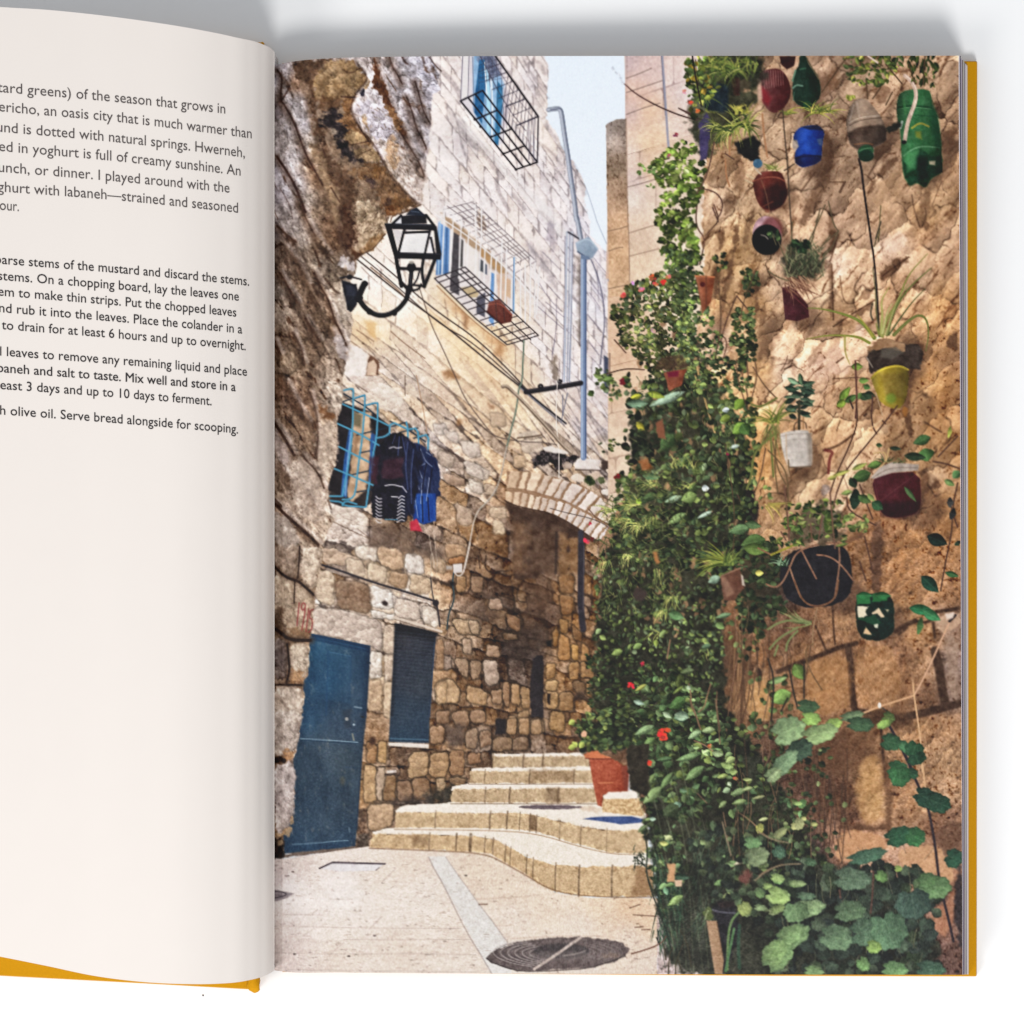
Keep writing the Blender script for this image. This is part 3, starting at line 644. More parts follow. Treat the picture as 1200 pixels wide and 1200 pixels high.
# pipes, wires
begin('pictured_drainpipe')
for dx, w, c in ((0, 5.6, (142, 150, 168)), (-.9, 2.2, (184, 192, 210)), (2.2, 1.2, (104, 112, 134))):
    line([(x + dx, y) for x, y in a2('748,412 790,405 830,402 842,450 862,600 885,740 910,930 935,1080 945,1200') + a6('955,60 975,160 985,215')], w, c)
for x, c in ((897, (178, 186, 204)), (915, (150, 158, 180)), (930, (188, 194, 210))): line(a6('%d,175 %d,700 %d,1130' % (x, x - 8, x - 18)) , 2.6 if x != 915 else 1.4, c)
line(a6('905,175 970,215'), 2, (74, 72, 84)); line(a6('886,200 880,700 868,1130'), .8, (104, 104, 126), .8); line(a6('935,240 928,700 910,1130'), .8, (96, 98, 120), .7)
for dx, w, c in ((0, 6.8, (122, 142, 178)), (-1.8, 1.8, (168, 186, 212)), (2.6, 1.6, (84, 100, 136))):
    line([(x + dx, y) for x, y in a6('1003,330 1003,700 1003,1200') + b2('1003,100 1003,470')], w, c)
line([(x - 4.6, y) for x, y in a6('1003,380 1003,900')], 1.4, (110, 98, 98), .7)
poly(a6('950,242 1035,203 1098,282 1060,340 1030,350 1000,322 962,300'), (146, 164, 186), 1.2, tex=10, grad=(60, -40)); line(a6('960,245 1035,210 1092,282'), 1.3, (178, 196, 214)); line(a6('965,300 1005,325 1040,345'), 1.6, (84, 96, 122)); poly(a6('985,318 1040,330 1035,352 985,345'), (112, 130, 160))
line(a6('1050,350 1085,430 1115,530 1135,660 1138,770 1120,900 1112,1020'), 1.2, (84, 84, 108), .9); line(a6('1060,350 1140,680'), .8, (120, 120, 140), .5)
poly(a6('1132,960 1162,980 1160,1210 1135,1200'), (76, 82, 106), 1.4); line(a6('1170,950 1170,1190'), 1.2, (120, 96, 84))
begin('pictured_cable_bundle')
ck = (66, 58, 58)
line(a5('598,380 760,510 930,645') + a6('0,690 150,800 300,925 480,1070 640,1196'), 1.7, ck)
line(a5('630,362 800,500 1000,680 1200,850') + a6('300,880 640,1190'), 1.2, ck)
line(a5('665,332 850,480 1040,650 1200,775') + a6('300,842 480,1010 650,1192'), 1.5, ck)
line(a5('700,440 760,490 860,570 930,640'), 2, (110, 84, 66), .7)
begin('pictured_wall_bracket')
line(b2('592,0 650,60 760,150 890,252'), 2.2, (52, 52, 62)); line(b2('600,25 740,150 880,262'), 1.3, (120, 122, 138))
begin('pictured_wall_bracket')
line(a6('635,1197 800,1172 985,1140'), 6, (46, 43, 50), soft=1.2); line(a6('640,1188 985,1130'), 1, (90, 88, 98), .6)
for s in ('728,1160', '850,1130'): ell(*a6(s)[0], 3.4, 3, (44, 40, 46)); ell(*a6(s)[0], 1.2, 1, (100, 96, 100))
for s in ('900,60 860,240', '870,70 870,200'): line(b2(s), 1.6, (110, 114, 134), .7)
line(a5('1040,580 1075,690 1110,800 1150,900 1195,990') + b2('205,0 225,50 260,115 330,210 400,300 445,338 520,355 640,372 740,372 830,388'), 1.15, (84, 72, 70), .85)
line(a6('840,1100 830,1200') + b2('830,100 826,250 845,400 845,600'), 1, (232, 222, 216), .9)
line(b1('1020,0 1050,150 1085,330 1095,400'), 1, (176, 140, 110), .9)
line(b2('15,960 30,1080 60,1210') + b6('30,0 25,200 45,330'), .9, (196, 180, 166), .7); line(b2('45,930 70,1200') + b6('70,60 60,200'), .8, (196, 180, 166), .6)
line(b6('25,200 40,340 75,420 85,510'), 1.6, (70, 64, 66), .9)
begin('pictured_hose')
hz = a6('622,870 615,1000 610,1140') + b2('588,20 575,160 540,290 512,400')
line(hz, 2, (104, 122, 110)); line(hz, .7, (150, 164, 150), .7)
line(b2('512,400 495,480 478,575 445,675 390,750 330,805 300,880 288,950 275,1020 260,1090 235,1200'), 1.5, (196, 186, 176)); line(b2('514,400 497,480 480,575 447,675 392,752 332,807'), .8, (130, 128, 122), .7)
line(b6('278,-20 262,60 242,150 222,188 195,190 180,170'), 1.5, (200, 192, 186))
line(b6('172,170 165,240 178,320 165,380 140,430 130,530'), 2, (62, 78, 84)); ell(*b6('162,240')[0], 2.4, 2.4, (40, 40, 46))
begin('pictured_junction_box')
poly(b6('168,116 226,112 228,168 172,172'), (206, 200, 200), 1.2, grad=(60, -36)); poly(b6('125,125 165,125 165,150 125,150'), (170, 160, 154), 1.5)
begin('pictured_handrail')
for dy, w, c in ((0, 4.2, (150, 132, 116)), (-1.1, 1.4, (186, 170, 154)), (1.4, 1, (110, 94, 82))):
    line([(x, y + dy) for x, y in b2('485,18 510,12 540,40 600,95 680,180 800,312 860,385 925,442')], w, c, tex=10)
base()
line(b5('352,130 520,185 700,250 950,322 1145,385'), 2.6, (60, 55, 62)); line(b5('355,150 700,268 950,340 1140,402'), 1.1, (150, 134, 124), .8); line(b5('1145,385 1168,420 1175,480 1185,565'), 1.6, (66, 60, 66))
ell(*b5('1155,400')[0], 4, 4, (56, 52, 58), soft=1.5)

begin('pictured_barred_window')          # lower cage, blue bars
poly(b1('495,190 580,215 720,260 830,350 830,560 700,900 660,925 500,925 400,890 395,800 440,640 455,480 455,330'), (58, 50, 50), 1.5)
poly(b1('570,255 700,262 695,560 665,800 560,890 530,850 560,560'), (188, 158, 130), 3, 2, tex=26, grad=(0, 20)); poly(b1('575,250 640,280 630,370 575,350'), (96, 92, 72), 4, alpha=.8); poly(b1('580,400 620,420 610,560 570,560'), (140, 104, 76), 3, 2, alpha=.7)
poly(b1('500,190 575,215 560,400 540,560 500,700 490,850 395,800 440,640 455,480 455,330'), (42, 37, 42), 1.5, tex=8)
poly(b1('545,380 572,392 548,560 530,860 488,842 510,600'), (46, 98, 166), 1.5, tex=14); line(b1('560,400 535,600 520,840'), 1.6, (120, 160, 206)); line(b1('545,420 520,620'), 1, (24, 60, 120))
poly(b1('690,300 830,350 830,560 730,560 730,400'), (40, 34, 40), 1.6); poly(b1('705,400 735,420 715,700 690,700'), (50, 84, 140), 2)
bb_, bd, bl = (62, 142, 180), (38, 52, 70), (110, 178, 206)
for s in ('510,128 725,258 725,320', '500,185 560,165', '835,322 960,380 1085,466', '845,360 950,328', '900,402 1030,370', '1000,442 1105,416', '590,160 655,142', '665,212 745,192', '600,420 820,365', '560,700 770,650', '600,820 760,790', '620,545 790,510'): line(b1(s), 1.5, bd)
for s in ('510,104 572,90 577,110 572,380 548,600 500,850', '655,142 660,160 640,440 612,620 592,830 560,870 500,872', '590,158 655,138', '670,208 745,188 750,210 740,450 712,560 692,740 666,922', '500,200 620,255 760,320 822,352', '458,335 600,400 720,470 792,512', '465,496 620,575 770,652', '435,652 600,720 762,792', '410,848 490,850', '405,880 500,890 500,915 660,926', '500,915 520,880 600,905', '830,430 835,320 960,378', '950,330 960,380 960,445', '960,380 1030,368 1035,490', '1040,430 1105,414 1102,520', '740,440 800,430 830,405'):
    line(b1(s), 2, bb_, sm=1); line([(x - .5, y - .3) for x, y in b1(s)], .7, bl, .7, sm=1)
line(b1('705,420 690,740'), 2, (44, 96, 164))

begin('pictured_hanging_laundry')
poly(b1('820,420 870,388 945,420 972,480 990,600 960,700 992,760 945,860 965,1000 930,1040 860,1010 760,1012 700,992 700,850 740,700 725,600 745,500'), (28, 26, 40), 1.4, 1.5, 5, 1, tex=12, ts=4)
poly(b1('780,600 950,560 960,720 780,725'), (58, 34, 48), 3, 2, tex=12); poly(b1('690,580 760,570 740,760 700,720'), (74, 34, 50), 3, 2, alpha=.7)
poly(b1('960,470 1040,478 1110,528 1168,590 1188,690 1172,780 1198,840 1150,852 1158,1020 1070,1048 1000,1022 965,900 985,760 960,600'), (36, 48, 86), 1.3, 1.5, 5, 1, tex=22, ts=4, ang=75, st=3)
poly(b1('1010,830 1155,830 1158,1022 1070,1045 1000,1020'), (30, 74, 156), 2, tex=20, ts=4, ang=85, st=4)
for s in ('975,500 1020,610 1060,720', '1050,520 1080,600 1130,640', '1000,610 1040,640 1080,620', '1090,540 1120,560', '1110,720 1100,800 1090,880', '975,760 960,900', '1010,860 1030,1000', '1060,760 1050,900', '1000,690 1040,800'): line(b1(s), 1.2, (168, 178, 204), .6)
for s in ('1040,500 1050,620', '1090,620 1060,800', '1130,660 1110,820', '1030,650 1000,800', '1100,860 1110,1020', '1060,850 1065,1030'): line(b1(s), 1.6, (18, 20, 44), .8)
poly(b1('930,430 1010,470 1060,560 1040,760 1000,960 940,1000 900,900 930,700'), (26, 30, 56), 4, 3, tex=22, ts=4, ang=75, st=3)
for s in ('960,470 940,620 960,800', '1000,520 980,700 985,900', '900,430 890,560'): line(b1(s), 1.5, (70, 84, 130), .7)
for s in ('830,512 860,500 880,512 915,505', '800,775 850,765 915,782', '845,852 890,855'): line(b1(s), 1.3, (206, 206, 214), .85)
for y in range(850, 1040, 24): line(b1('735,%d 752,%d 775,%d' % (y, y + 18, y + 16)), 1.2, (212, 210, 216), .85, sm=1); line(b1('%d,%d 915,%d 935,%d' % (895 - (y - 850) // 12, y + 14, y - 6, y + 4)), 1.2, (212, 210, 216), .85, sm=1)
line(b1('800,1012 885,1015'), 1.2, (60, 140, 180), .8); line(b1('920,780 950,820'), 1.3, (200, 200, 210), .8); line(b1('870,420 850,480'), 1, (70, 80, 120), .7); line(b1('920,430 945,560'), 1.2, (64, 74, 120), .8)
poly(b1('975,1030 1020,1005 1065,1098 1040,1100 980,1090'), (188, 48, 70), 1.6, 1, tex=14)
base()

# ---- door, shutter
begin('pictured_blue_door')
dr = b5('275,615 420,645 692,702 692,760 665,1200') + c1('650,120 640,250 600,850 590,970 340,1000 90,1022 85,880 150,760 150,370 215,30') + b5('205,1000 255,800')
FD = field(P('370,760,42,84,116 400,760,46,80,108 420,770,48,74,100 380,800,42,80,112 410,820,50,74,98 360,840,42,76,106 400,850,52,72,94 425,850,46,64,86 380,880,56,74,92 400,890,60,76,90 370,900,50,70,90 410,940,50,68,86 360,950,42,64,86 390,960,46,66,86 400,985,44,68,92 350,990,40,66,92'), 3, 8)
d = sdf(dr, XX, YY)
put(sl, np.clip(.5 - d / 1.2, 0, 1), FD + (fbm(XX, YY, 14, 120, 5, 80, 2.5) * 13 + fbm(XX, YY, 1.6, 122, 2) * 6)[..., None] + (np.clip(fbm(XX, YY, 4, 126, 4, 85, 2) - .5, 0, 1) * 60)[..., None] * np.array((1, .7, .4), np.float32))
line(b5('280,640 480,680 688,728'), 1.4, (76, 128, 168), .7); line(b5('280,618 480,658 690,704'), 1.4, (24, 62, 100), .9); line(b5('285,655 690,745'), 1, (22, 58, 96), .6)
poly(b5('278,618 692,704 692,740 278,655'), (20, 50, 84), 3, alpha=.55); poly(b5('660,700 692,704 668,1200 640,1200'), (28, 50, 76), 4, alpha=.5); line(b5('680,820 694,822'), 2.2, (40, 44, 52)); line(c1('636,60 650,62'), 2.2, (40, 44, 52)); poly(b5('400,738 562,772 552,1110 390,1080'), (44, 98, 138), 3, alpha=.18)
line(b5('690,710 665,1200') + c1('640,250 600,850'), 2, (30, 52, 78), .8); line(b5('400,740 385,1190'), 1.2, (24, 68, 112), .5); line(b5('410,745 560,775'), 1, (80, 124, 160), .5); line(b5('560,780 550,1100'), 1, (26, 66, 106), .35)
line(c1('205,214 400,225 608,240'), 1.3, (140, 168, 190), .75); line(c1('205,222 605,248'), 1.4, (24, 50, 76), .7)
poly(c1('500,20 565,10 560,130 515,140'), (50, 62, 78), 4, 2, alpha=.8); ell(*c1('530,75')[0], 2, 2, (150, 150, 150)); line(b5('585,1130 635,1138'), 1.2, (150, 170, 186), .9); line(c1('570,180 580,225'), 1.4, (170, 164, 140), .8); ell(*c1('580,115')[0], 1.3, 1.2, (170, 190, 204))
line(c1('150,958 300,950 440,935 540,930'), 1.2, (130, 158, 180), .8); poly(c1('120,965 545,935 545,985 110,1010'), (36, 66, 96), 3, alpha=.7); line(c1('520,415 600,418'), 1, (40, 66, 94), .8); ell(*c1('500,510')[0], 3, 5, (84, 84, 74), soft=4, alpha=.7); line(c1('548,840 550,870'), 1.2, (130, 150, 166), .8)
poly(c1('80,1025 590,972 600,990 330,1020 60,1055'), (112, 96, 88), 2, 1, tex=10)
poly(c1('600,880 690,880 690,970 600,985'), (92, 78, 68), 3, 2, tex=46, ts=3)
begin('pictured_shuttered_window')
sh = b5('872,542 1000,570 1165,612 1155,650 1148,720 1112,1210') + c1('1108,245 825,236 838,10')
FS = field(P('470,740,54,54,62 500,750,50,54,66 470,790,50,56,70 490,800,52,60,72 470,830,46,62,80 490,850,46,64,84 480,870,44,68,90 500,870,42,60,82'), 3, 8)
put(sl, np.clip(.5 - sdf(sh, XX, YY) / 1.2, 0, 1), FS + (fbm(XX, YY, 1.8, 124, 2) * 6 + fbm(XX, YY, 12, 125, 2) * 4 + np.sin((YY + XX * .12) * 2.1) * 2)[..., None])
line(b5('870,548 1000,572 1165,615'), 2.5, (40, 40, 48), .8); line(b5('1150,650 1112,1200'), 1.3, (38, 62, 94), .8); line(c1('835,212 1100,222'), 1.2, (100, 140, 166), .7)
poly(b5('872,545 1165,615 1155,680 868,610'), (30, 30, 36), 6, alpha=.7); poly(b5('868,545 890,550 858,1200 838,1200'), (30, 34, 44), 3, alpha=.6)
for y in range(600, 1230, 26): line(b5('%f,%d %f,%d' % (868 - (y - 600) * .05, y, 1150 - (y - 600) * .055, y + 30)), .8, (84, 96, 116), .28)
line(b5('860,500 1000,540 1195,600'), 2.6, (204, 190, 178)); line(b5('870,516 1000,556 1190,614'), 1.2, (120, 104, 94), .7)
poly(c1('820,240 1108,252 1106,282 826,264'), (218, 206, 198), 1.1, tex=8)
base()
# ---- the near rock on the left
begin('pictured_rock_wall')
rk = a1('-60,-40 1108,-20 1176,150 1182,270 1132,300 1120,480 1112,640 1092,760 1076,900 1062,1062 1045,1080 940,1130 850,1160 838,1200') + a5('838,70 800,205 722,308 645,345 600,382 585,400 598,440 560,540 600,700 565,760 576,850 545,980 532,1080 512,1200') + \
    b1('505,20 500,175 482,270 460,340 468,480 452,620 400,770 412,870 405,935 440,1010 380,1140') + b5('362,0 358,130 305,330 300,420 292,560 272,650 265,740 262,900 218,970 230,1050 218,1200') + c1('215,60 200,200 172,300 150,370 172,480 157,560 165,650 150,760 100,870 60,905 84,960 84,1045 10,1062 -60,1062')
FR = field(P('325,90,176,178,200 325,120,120,110,118 330,105,196,198,216 345,100,150,120,100 345,120,184,182,196 350,150,206,206,224 352,180,200,200,216 358,170,190,180,176 330,200,190,188,206 345,220,204,204,222 325,230,150,146,160 365,185,150,116,88 375,210,150,120,96 '
 '385,230,150,124,104 395,240,166,140,116 330,245,170,164,172 345,250,180,172,178 360,235,196,186,184 370,250,160,140,124 440,75,196,188,196 450,110,206,206,224 445,85,206,206,222 470,90,200,200,220 485,80,196,198,220 500,85,190,192,216 440,130,214,208,222 '
 '455,150,208,204,220 470,140,200,198,216 490,140,198,198,220 500,120,194,196,220 440,160,190,176,170 430,135,196,180,176 475,170,206,204,222 470,200,186,172,164 460,190,190,176,168 480,220,182,168,160 460,215,180,162,146 495,170,196,198,220 490,210,186,178,182 '
 '325,270,150,142,150 345,265,196,190,196 335,290,130,112,102 345,300,120,100,88 360,260,150,136,130 355,285,176,168,168 370,290,150,128,110 385,260,132,104,84 390,280,120,92,72 375,310,168,156,148 365,330,150,132,118 350,330,130,108,92 335,320,110,92,82 '
 '330,340,150,140,136 345,350,132,114,102 365,350,120,96,80 380,340,150,132,118 395,330,170,156,144 405,350,186,176,170 400,370,176,164,156 400,400,190,180,176 385,380,130,108,90 370,380,112,90,74 350,375,132,114,102 330,370,152,138,130 330,400,120,100,86 350,410,138,118,102 '
 '370,410,130,108,92 395,420,160,144,134 340,430,150,130,112 330,450,104,80,66 345,470,104,80,66 360,460,120,96,80 385,455,190,176,168 395,470,196,184,178 340,500,130,106,88 355,520,150,126,108 370,490,150,124,104 380,500,178,158,144 385,530,196,180,168 390,560,186,168,156 '
 '330,510,150,136,130 330,540,168,152,146 350,550,180,166,158 355,580,190,176,168 370,590,196,182,174 330,570,140,120,106 345,600,168,150,140 370,610,190,172,160 385,620,196,180,168 330,620,176,162,154 345,630,160,140,124 370,640,190,172,160 '
 '325,650,120,98,84 345,650,200,190,184 365,650,206,192,180 330,680,130,112,102 345,690,186,166,146 360,690,184,160,138 325,700,120,100,90 350,705,190,172,158 330,725,110,84,64 350,735,150,118,92 355,715,190,164,150 325,770,104,92,92 345,760,196,172,146 355,780,206,190,178 345,790,170,132,98 355,770,204,186,170 '
 '330,815,186,170,160 345,830,190,172,158 330,840,150,132,124 340,860,172,156,152 345,870,186,170,164 325,890,110,84,64 340,910,186,172,172 325,915,160,146,144 340,930,184,168,164 325,945,132,110,104 340,950,180,160,146 335,970,190,166,142 325,975,150,124,104 325,1000,60,44,36'), 3.4, 5)
fl1 = fbm(XX, YY, 10, 130, 5, 62, 2.2); fl2 = fbm(XX, YY, 3.2, 134, 4, 60, 1.8); fl3 = fbm(XX, YY, 1.5, 138, 2)
rid = fbm(XX, YY, 16, 141, 4, 62, 3, True)
dk = np.clip((YY - 225) / 60, 0, 1)
R3 = FR + (fl1 * (12 + 10 * dk) + fl2 * (10 + 12 * dk) + fl3 * (8 + 6 * dk))[..., None]
cr = np.clip(rid - .70, 0, 1) * (1.2 + dk)
R3 = R3 * (1 - np.clip(cr * 1.6, 0, .55)[..., None] * np.array((.75, .95, 1.1), np.float32))
sp = np.clip(fbm(XX, YY, 2.2, 145, 3) - .5, 0, 1) * 120
R3 -= sp[..., None]
d = sdf(rk, XX, YY) + fbm(XX, YY, 8, 150, 3) * 1.6
# rounded at its free edge
R3 = R3 * np.array((.98, .955, .92), np.float32) + (np.clip(1 + d / 7, 0, 1) * 10)[..., None]
put(sl, np.clip(.5 - d / 1.1, 0, 1), R3)
CR1 = ('40,130 80,180 60,340 95,380 160,500 210,640 250,740 300,830 360,940', '38,740 100,830 160,930 200,1030 240,1130', '920,520 990,700 1075,880', '950,320 1012,530 1090,690', '1010,210 1060,400 1110,500', '740,50 760,150 860,430 960,612', '830,40 920,230', '560,660 700,630 780,740', '240,190 290,480 400,760 500,1000')
CR5 = ('40,150 100,205 170,262', '300,480 400,660 440,800 532,1000', '60,480 130,600 182,690', '240,800 340,960', '200,0 260,130 310,220 400,350', '20,960 60,1050', '150,900 230,1120', '420,880 520,1060', '100,300 200,420 260,560')
CRB = ('20,330 80,420 160,560', '210,560 330,680 370,790', '20,900 120,1000 220,1085 330,1190', '270,120 330,420 310,560', '100,40 180,200 260,330', '150,700 260,840 330,960', '60,620 140,760')
for f_, L_ in ((a1, CR1), (a5, CR5), (b1, CRB)):
    for s in L_:
        q = f_(s); line([(x + 3.4, y - 2.4) for x, y in q], 5, (214, 204, 206), .38, soft=4, tag=False); line([(x - 1.5, y + 1.5) for x, y in q], 9, (86, 60, 44), .5, soft=6, tex=20, tag=False)
h_, e_, lx, ly = facets(XX, YY, 20, 63, 3.4, 31, .25); hb, eb, lx2, ly2 = facets(XX, YY, 6, 60, 3.6, 37, .25)
st1 = fbm(XX, YY, 4, 301, 4, 62, 5.); st2 = fbm(XX, YY, 2.2, 307, 3, 66, 3.)
KR = (h_ - .5) * .28 - (lx * .8 + ly * .4) * .26 + (hb - .5) * .16 - (lx2 * .8 + ly2 * .4) * .10 + st1 * .13 + st2 * .10 + fl2 * .05
KR -= np.clip(1 - e_ / 2.0, 0, 1) * .34 * np.clip(.5 + fl1 * 1.4, 0, 1) + np.clip(st1 - .45, 0, 1) * .35
KR *= .62 + .30 * dk
ra_ = np.clip(.5 - (sdf(rk, XX, YY) + fbm(XX, YY, 8, 150, 3) * 1.6) / 1.1, 0, 1)
C = C * (1 + (ra_ * KR)[..., None] * np.array((.92, 1, 1.06), np.float32))
def shp(f, s, c, soft=2., rough=3, tex=16, **k): poly(f(s), c, soft * .7 + .6, rough * 1.3 + .6, 4.5, 1, tex=tex, ts=4, tag=False, **k)
shp(a1, '150,70 420,50 560,55 680,190 620,300 560,380 640,560 760,640 800,800 900,940 1040,1080 850,1155 700,1210 420,1210 330,900 300,600 250,300', (126, 102, 82), 9, tex=24, alpha=.8)
shp(a1, '145,70 330,60 425,55 345,130 300,200 312,400 320,520 400,545 385,620 420,760 500,815 560,870 610,880 590,1000 565,1210 495,1210 480,1000 400,900 378,760 330,600 292,480 280,360 240,190 185,205 150,140', (98, 73, 56), 4, tex=20)
shp(a1, '300,640 370,740 400,900 480,1000 500,1210 440,1210 400,1000 340,900 290,760 260,640', (150, 124, 98), 6, tex=20, alpha=.7)
shp(a1, '325,130 420,66 540,58 620,110 692,190 670,262 600,290 610,322 490,322 400,392 320,330 298,220', (148, 120, 88), 3, tex=26)
shp(a1, '370,100 470,90 500,140 430,200 350,170', (170, 142, 110), 6, tex=16, alpha=.8); shp(a1, '520,120 600,120 640,190 560,260 500,220', (128, 104, 74), 6, alpha=.7); shp(a1, '330,320 480,320 490,400 380,420 320,400', (104, 72, 48), 6, alpha=.8)
shp(a1, '490,335 600,330 545,420 600,480 640,560 722,630 690,660 560,655 500,600 520,520 430,492 500,470', (134, 98, 66), 3, tex=20)
shp(a1, '500,590 600,558 692,622 640,670 560,655', (160, 132, 98), 2, 2); shp(a1, '560,690 740,668 782,742 760,782 650,772 590,740', (150, 124, 94), 2.5, 2, tex=22)
shp(a1, '410,410 490,420 502,470 430,490 520,520 525,580 480,620 562,660 560,722 650,772 620,792 500,742 450,620 430,560 380,520 340,520 345,480', (46, 39, 42), 4, 3, tex=18)
ell(*a1('450,565')[0], 4, 4, (140, 124, 110), soft=3, rough=3, tag=False, tex=30)
shp(a1, '600,810 760,778 832,850 882,930 1000,1060 1042,1082 850,1152 790,1112 740,1000 660,900 530,880', (124, 94, 68), 3, tex=22); shp(a1, '700,820 790,830 800,880 730,900', (132, 94, 56), 6, alpha=.8)
shp(a1, '650,890 720,900 780,960 700,960', (58, 44, 46), 5, 3, alpha=.8); shp(a1, '780,1060 850,1040 840,1130 800,1130', (64, 44, 36), 4, 3, alpha=.8); shp(a1, '900,1000 1000,1060 860,1140 830,1090', (122, 88, 56), 4, alpha=.8)
shp(a1, '600,1060 660,1040 740,1110 785,1210 575,1210', (196, 178, 156), 2, tex=46)
shp(a5, '590,0 740,0 800,110 800,205 722,308 645,345 560,330 620,240 590,120', (176, 154, 130), 2, tex=40); shp(a5, '640,280 800,190 720,308 645,345 580,330', (152, 116, 80), 4, tex=16, alpha=.85); shp(a5, '770,0 900,0 840,60 790,60', (110, 72, 42), 3)
shp(a5, '480,0 560,0 590,120 602,230 560,335 510,312 480,220 500,120', (88, 60, 44), 5, tex=24); shp(a5, '545,300 640,345 600,385 580,390', (96, 66, 46), 3)
shp(a1, '690,640 800,560 900,640 1050,900 1060,1060 1000,1050 900,920 800,760', (196, 182, 178), 4, tex=30, alpha=.85)
shp(a1, '600,345 640,328 760,350 862,470 862,600 780,645 680,590 620,480', (210, 204, 218), 4, tex=26); shp(a1, '555,380 610,350 630,480 690,600 740,650 760,700 800,760 790,800 720,640 600,500', (206, 196, 206), 3, tex=24, alpha=.8)
shp(a1, '640,440 670,480 690,560 650,520', (176, 142, 100), 4, alpha=.8); shp(a1, '820,640 870,580 900,760 860,860 800,800', (196, 158, 120), 5, tex=20, alpha=.75)
shp(a1, '700,42 742,50 762,150 832,330 862,430 922,520 962,612 900,572 842,450 790,350 730,270 698,220 722,140', (102, 66, 44), 2.5, 2, tex=20); shp(a1, '800,360 860,430 930,540 880,560 840,470', (160, 122, 86), 3, alpha=.8)
ell(*a1('640,290')[0], 3, 4, (60, 56, 70), soft=2, rough=2, tag=False)
for s, w, al in (('40,130 80,180 60,340 95,380 160,500 210,640 250,740 300,830 360,940', 2.2, .8), ('38,740 100,830 160,930 200,1030 240,1130', 3, .9), ('130,240 110,290 60,360', 2.2, .8), ('830,40 850,110 880,150 920,230', 2, .7), ('920,40 940,80 960,90', 2.4, .7), ('950,320 1000,450 1012,530 1080,650 1090,690', 1.8, .75),
                 ('1010,210 1050,340 1060,400 1110,500', 1.5, .8), ('1110,40 1160,110 1195,140', 1.4, .7), ('900,560 990,700 1050,800 1075,880', 1.6, .75), ('600,500 640,570 690,640', 1.2, .7), ('170,950 210,990', 1.4, .6), ('60,960 130,1080 150,1180', 1.2, .5), ('420,960 480,1060', 1.6, .7), ('1050,560 1070,640 1090,680', 2, .5), ('500,130 560,160 620,120', 1.3, .6), ('490,320 600,325', 1.6, .9), ('560,660 700,630', 1.4, .8), ('590,740 700,690', 1.2, .6), ('340,620 380,740', 1.4, .6), ('120,420 170,520 200,600', 3, .45), ('1060,40 1075,80', 3, .6)):
    line(a1(s), w, (66, 42, 34), al, tex=14, tag=False)
nose = a1('600,70 660,140 690,195 600,292 560,400 600,480 650,570 722,640 782,745 850,880 960,1000 1052,1078')
line([(x + 2.2, y - 1.2) for x, y in nose], 3, (222, 212, 212), .55, soft=2.5, tag=False, tex=30); line([(x - 1.4, y + .8) for x, y in nose], 2.6, (70, 48, 38), .6, soft=2.2, tag=False, tex=30)
line(a1('1052,1078 940,1132 850,1156 838,1200'), 1.6, (84, 58, 42), .7, tag=False)
line(a5('480,20 500,120 470,220 510,310 580,392'), 5, (62, 42, 34), .5, soft=5, tag=False); line(a5('800,205 720,310 645,345 580,388'), 1.4, (84, 60, 44), .7, tag=False)
rr = np.random.RandomState(5)
for i in range(210):
    x = rr.uniform(560, 1060); y = rr.uniform(300, 1040)
    if sdf(a1('620,300 760,340 870,470 930,600 1075,900 1055,1060 960,985 790,740 650,560 570,420'), np.array([[318 + x / 6]], np.float32), np.array([[60 + y / 6]], np.float32))[0, 0] > 0: continue
    q = a1('%f,%f' % (x, y))[0]; an = rr.uniform(.3, 1.3); L = rr.uniform(1.5, 5); line([q, (q[0] + L * math.cos(an), q[1] + L * math.sin(an))], rr.uniform(.7, 1.3), (124, 98, 80) if rr.rand() < .65 else (228, 222, 222), .6, tag=False)
for i in range(170):                     # chisel-like hatching of the weathered nose of the rock
    u, v = rr.rand(2); x, y = 820 + 230 * u - 40 * v, 660 + 360 * v
    if y > 1000 - (1050 - x) * .9 + 60: continue
    q = a1('%f,%f' % (x, y))[0]; an = rr.uniform(.4, 1.1); L = rr.uniform(1.5, 4.5)
    line([q, (q[0] + L * math.cos(an), q[1] + L * math.sin(an))], .8, (112, 90, 76) if rr.rand() < .7 else (222, 212, 206), .6, tag=False)
for i in range(60):
    q = a5('%f,%f' % (590 + 180 * rr.rand(), 20 + 200 * rr.rand()))[0]; an = rr.uniform(-.9, -.3); L = rr.uniform(1.5, 4)
    line([q, (q[0] + L * math.cos(an), q[1] + L * math.sin(an))], .9, (84, 62, 46), .65, tag=False)
for s, w, al in (('40,150 100,205 170,262', 2.5, .8), ('300,480 340,570 400,660 440,800 490,900 532,1000', 2.4, .85), ('60,480 130,600 182,690', 2.6, .85), ('240,800 290,890 340,960', 3, .7), ('200,0 260,130 310,220', 2, .5), ('20,960 60,1050', 4, .8), ('380,520 440,600 470,620', 3, .6), ('150,900 210,1000 230,1120', 3, .6), ('290,560 330,640', 3, .6), ('100,380 120,440', 4, .6), ('480,20 500,110', 2, .7)):
    line(a5(s), w, (72, 48, 36), al, tex=16, tag=False)
shp(a5, '320,200 382,300 412,362 380,362 330,292', (74, 54, 40), 3); shp(a5, '490,350 560,400 600,450 560,480 480,440', (206, 200, 206), 3, alpha=.8); shp(a5, '500,560 520,700 560,800 480,780', (180, 168, 158), 4, alpha=.6); shp(a5, '440,900 530,960 540,1100 460,1060', (196, 188, 192), 4, alpha=.7)
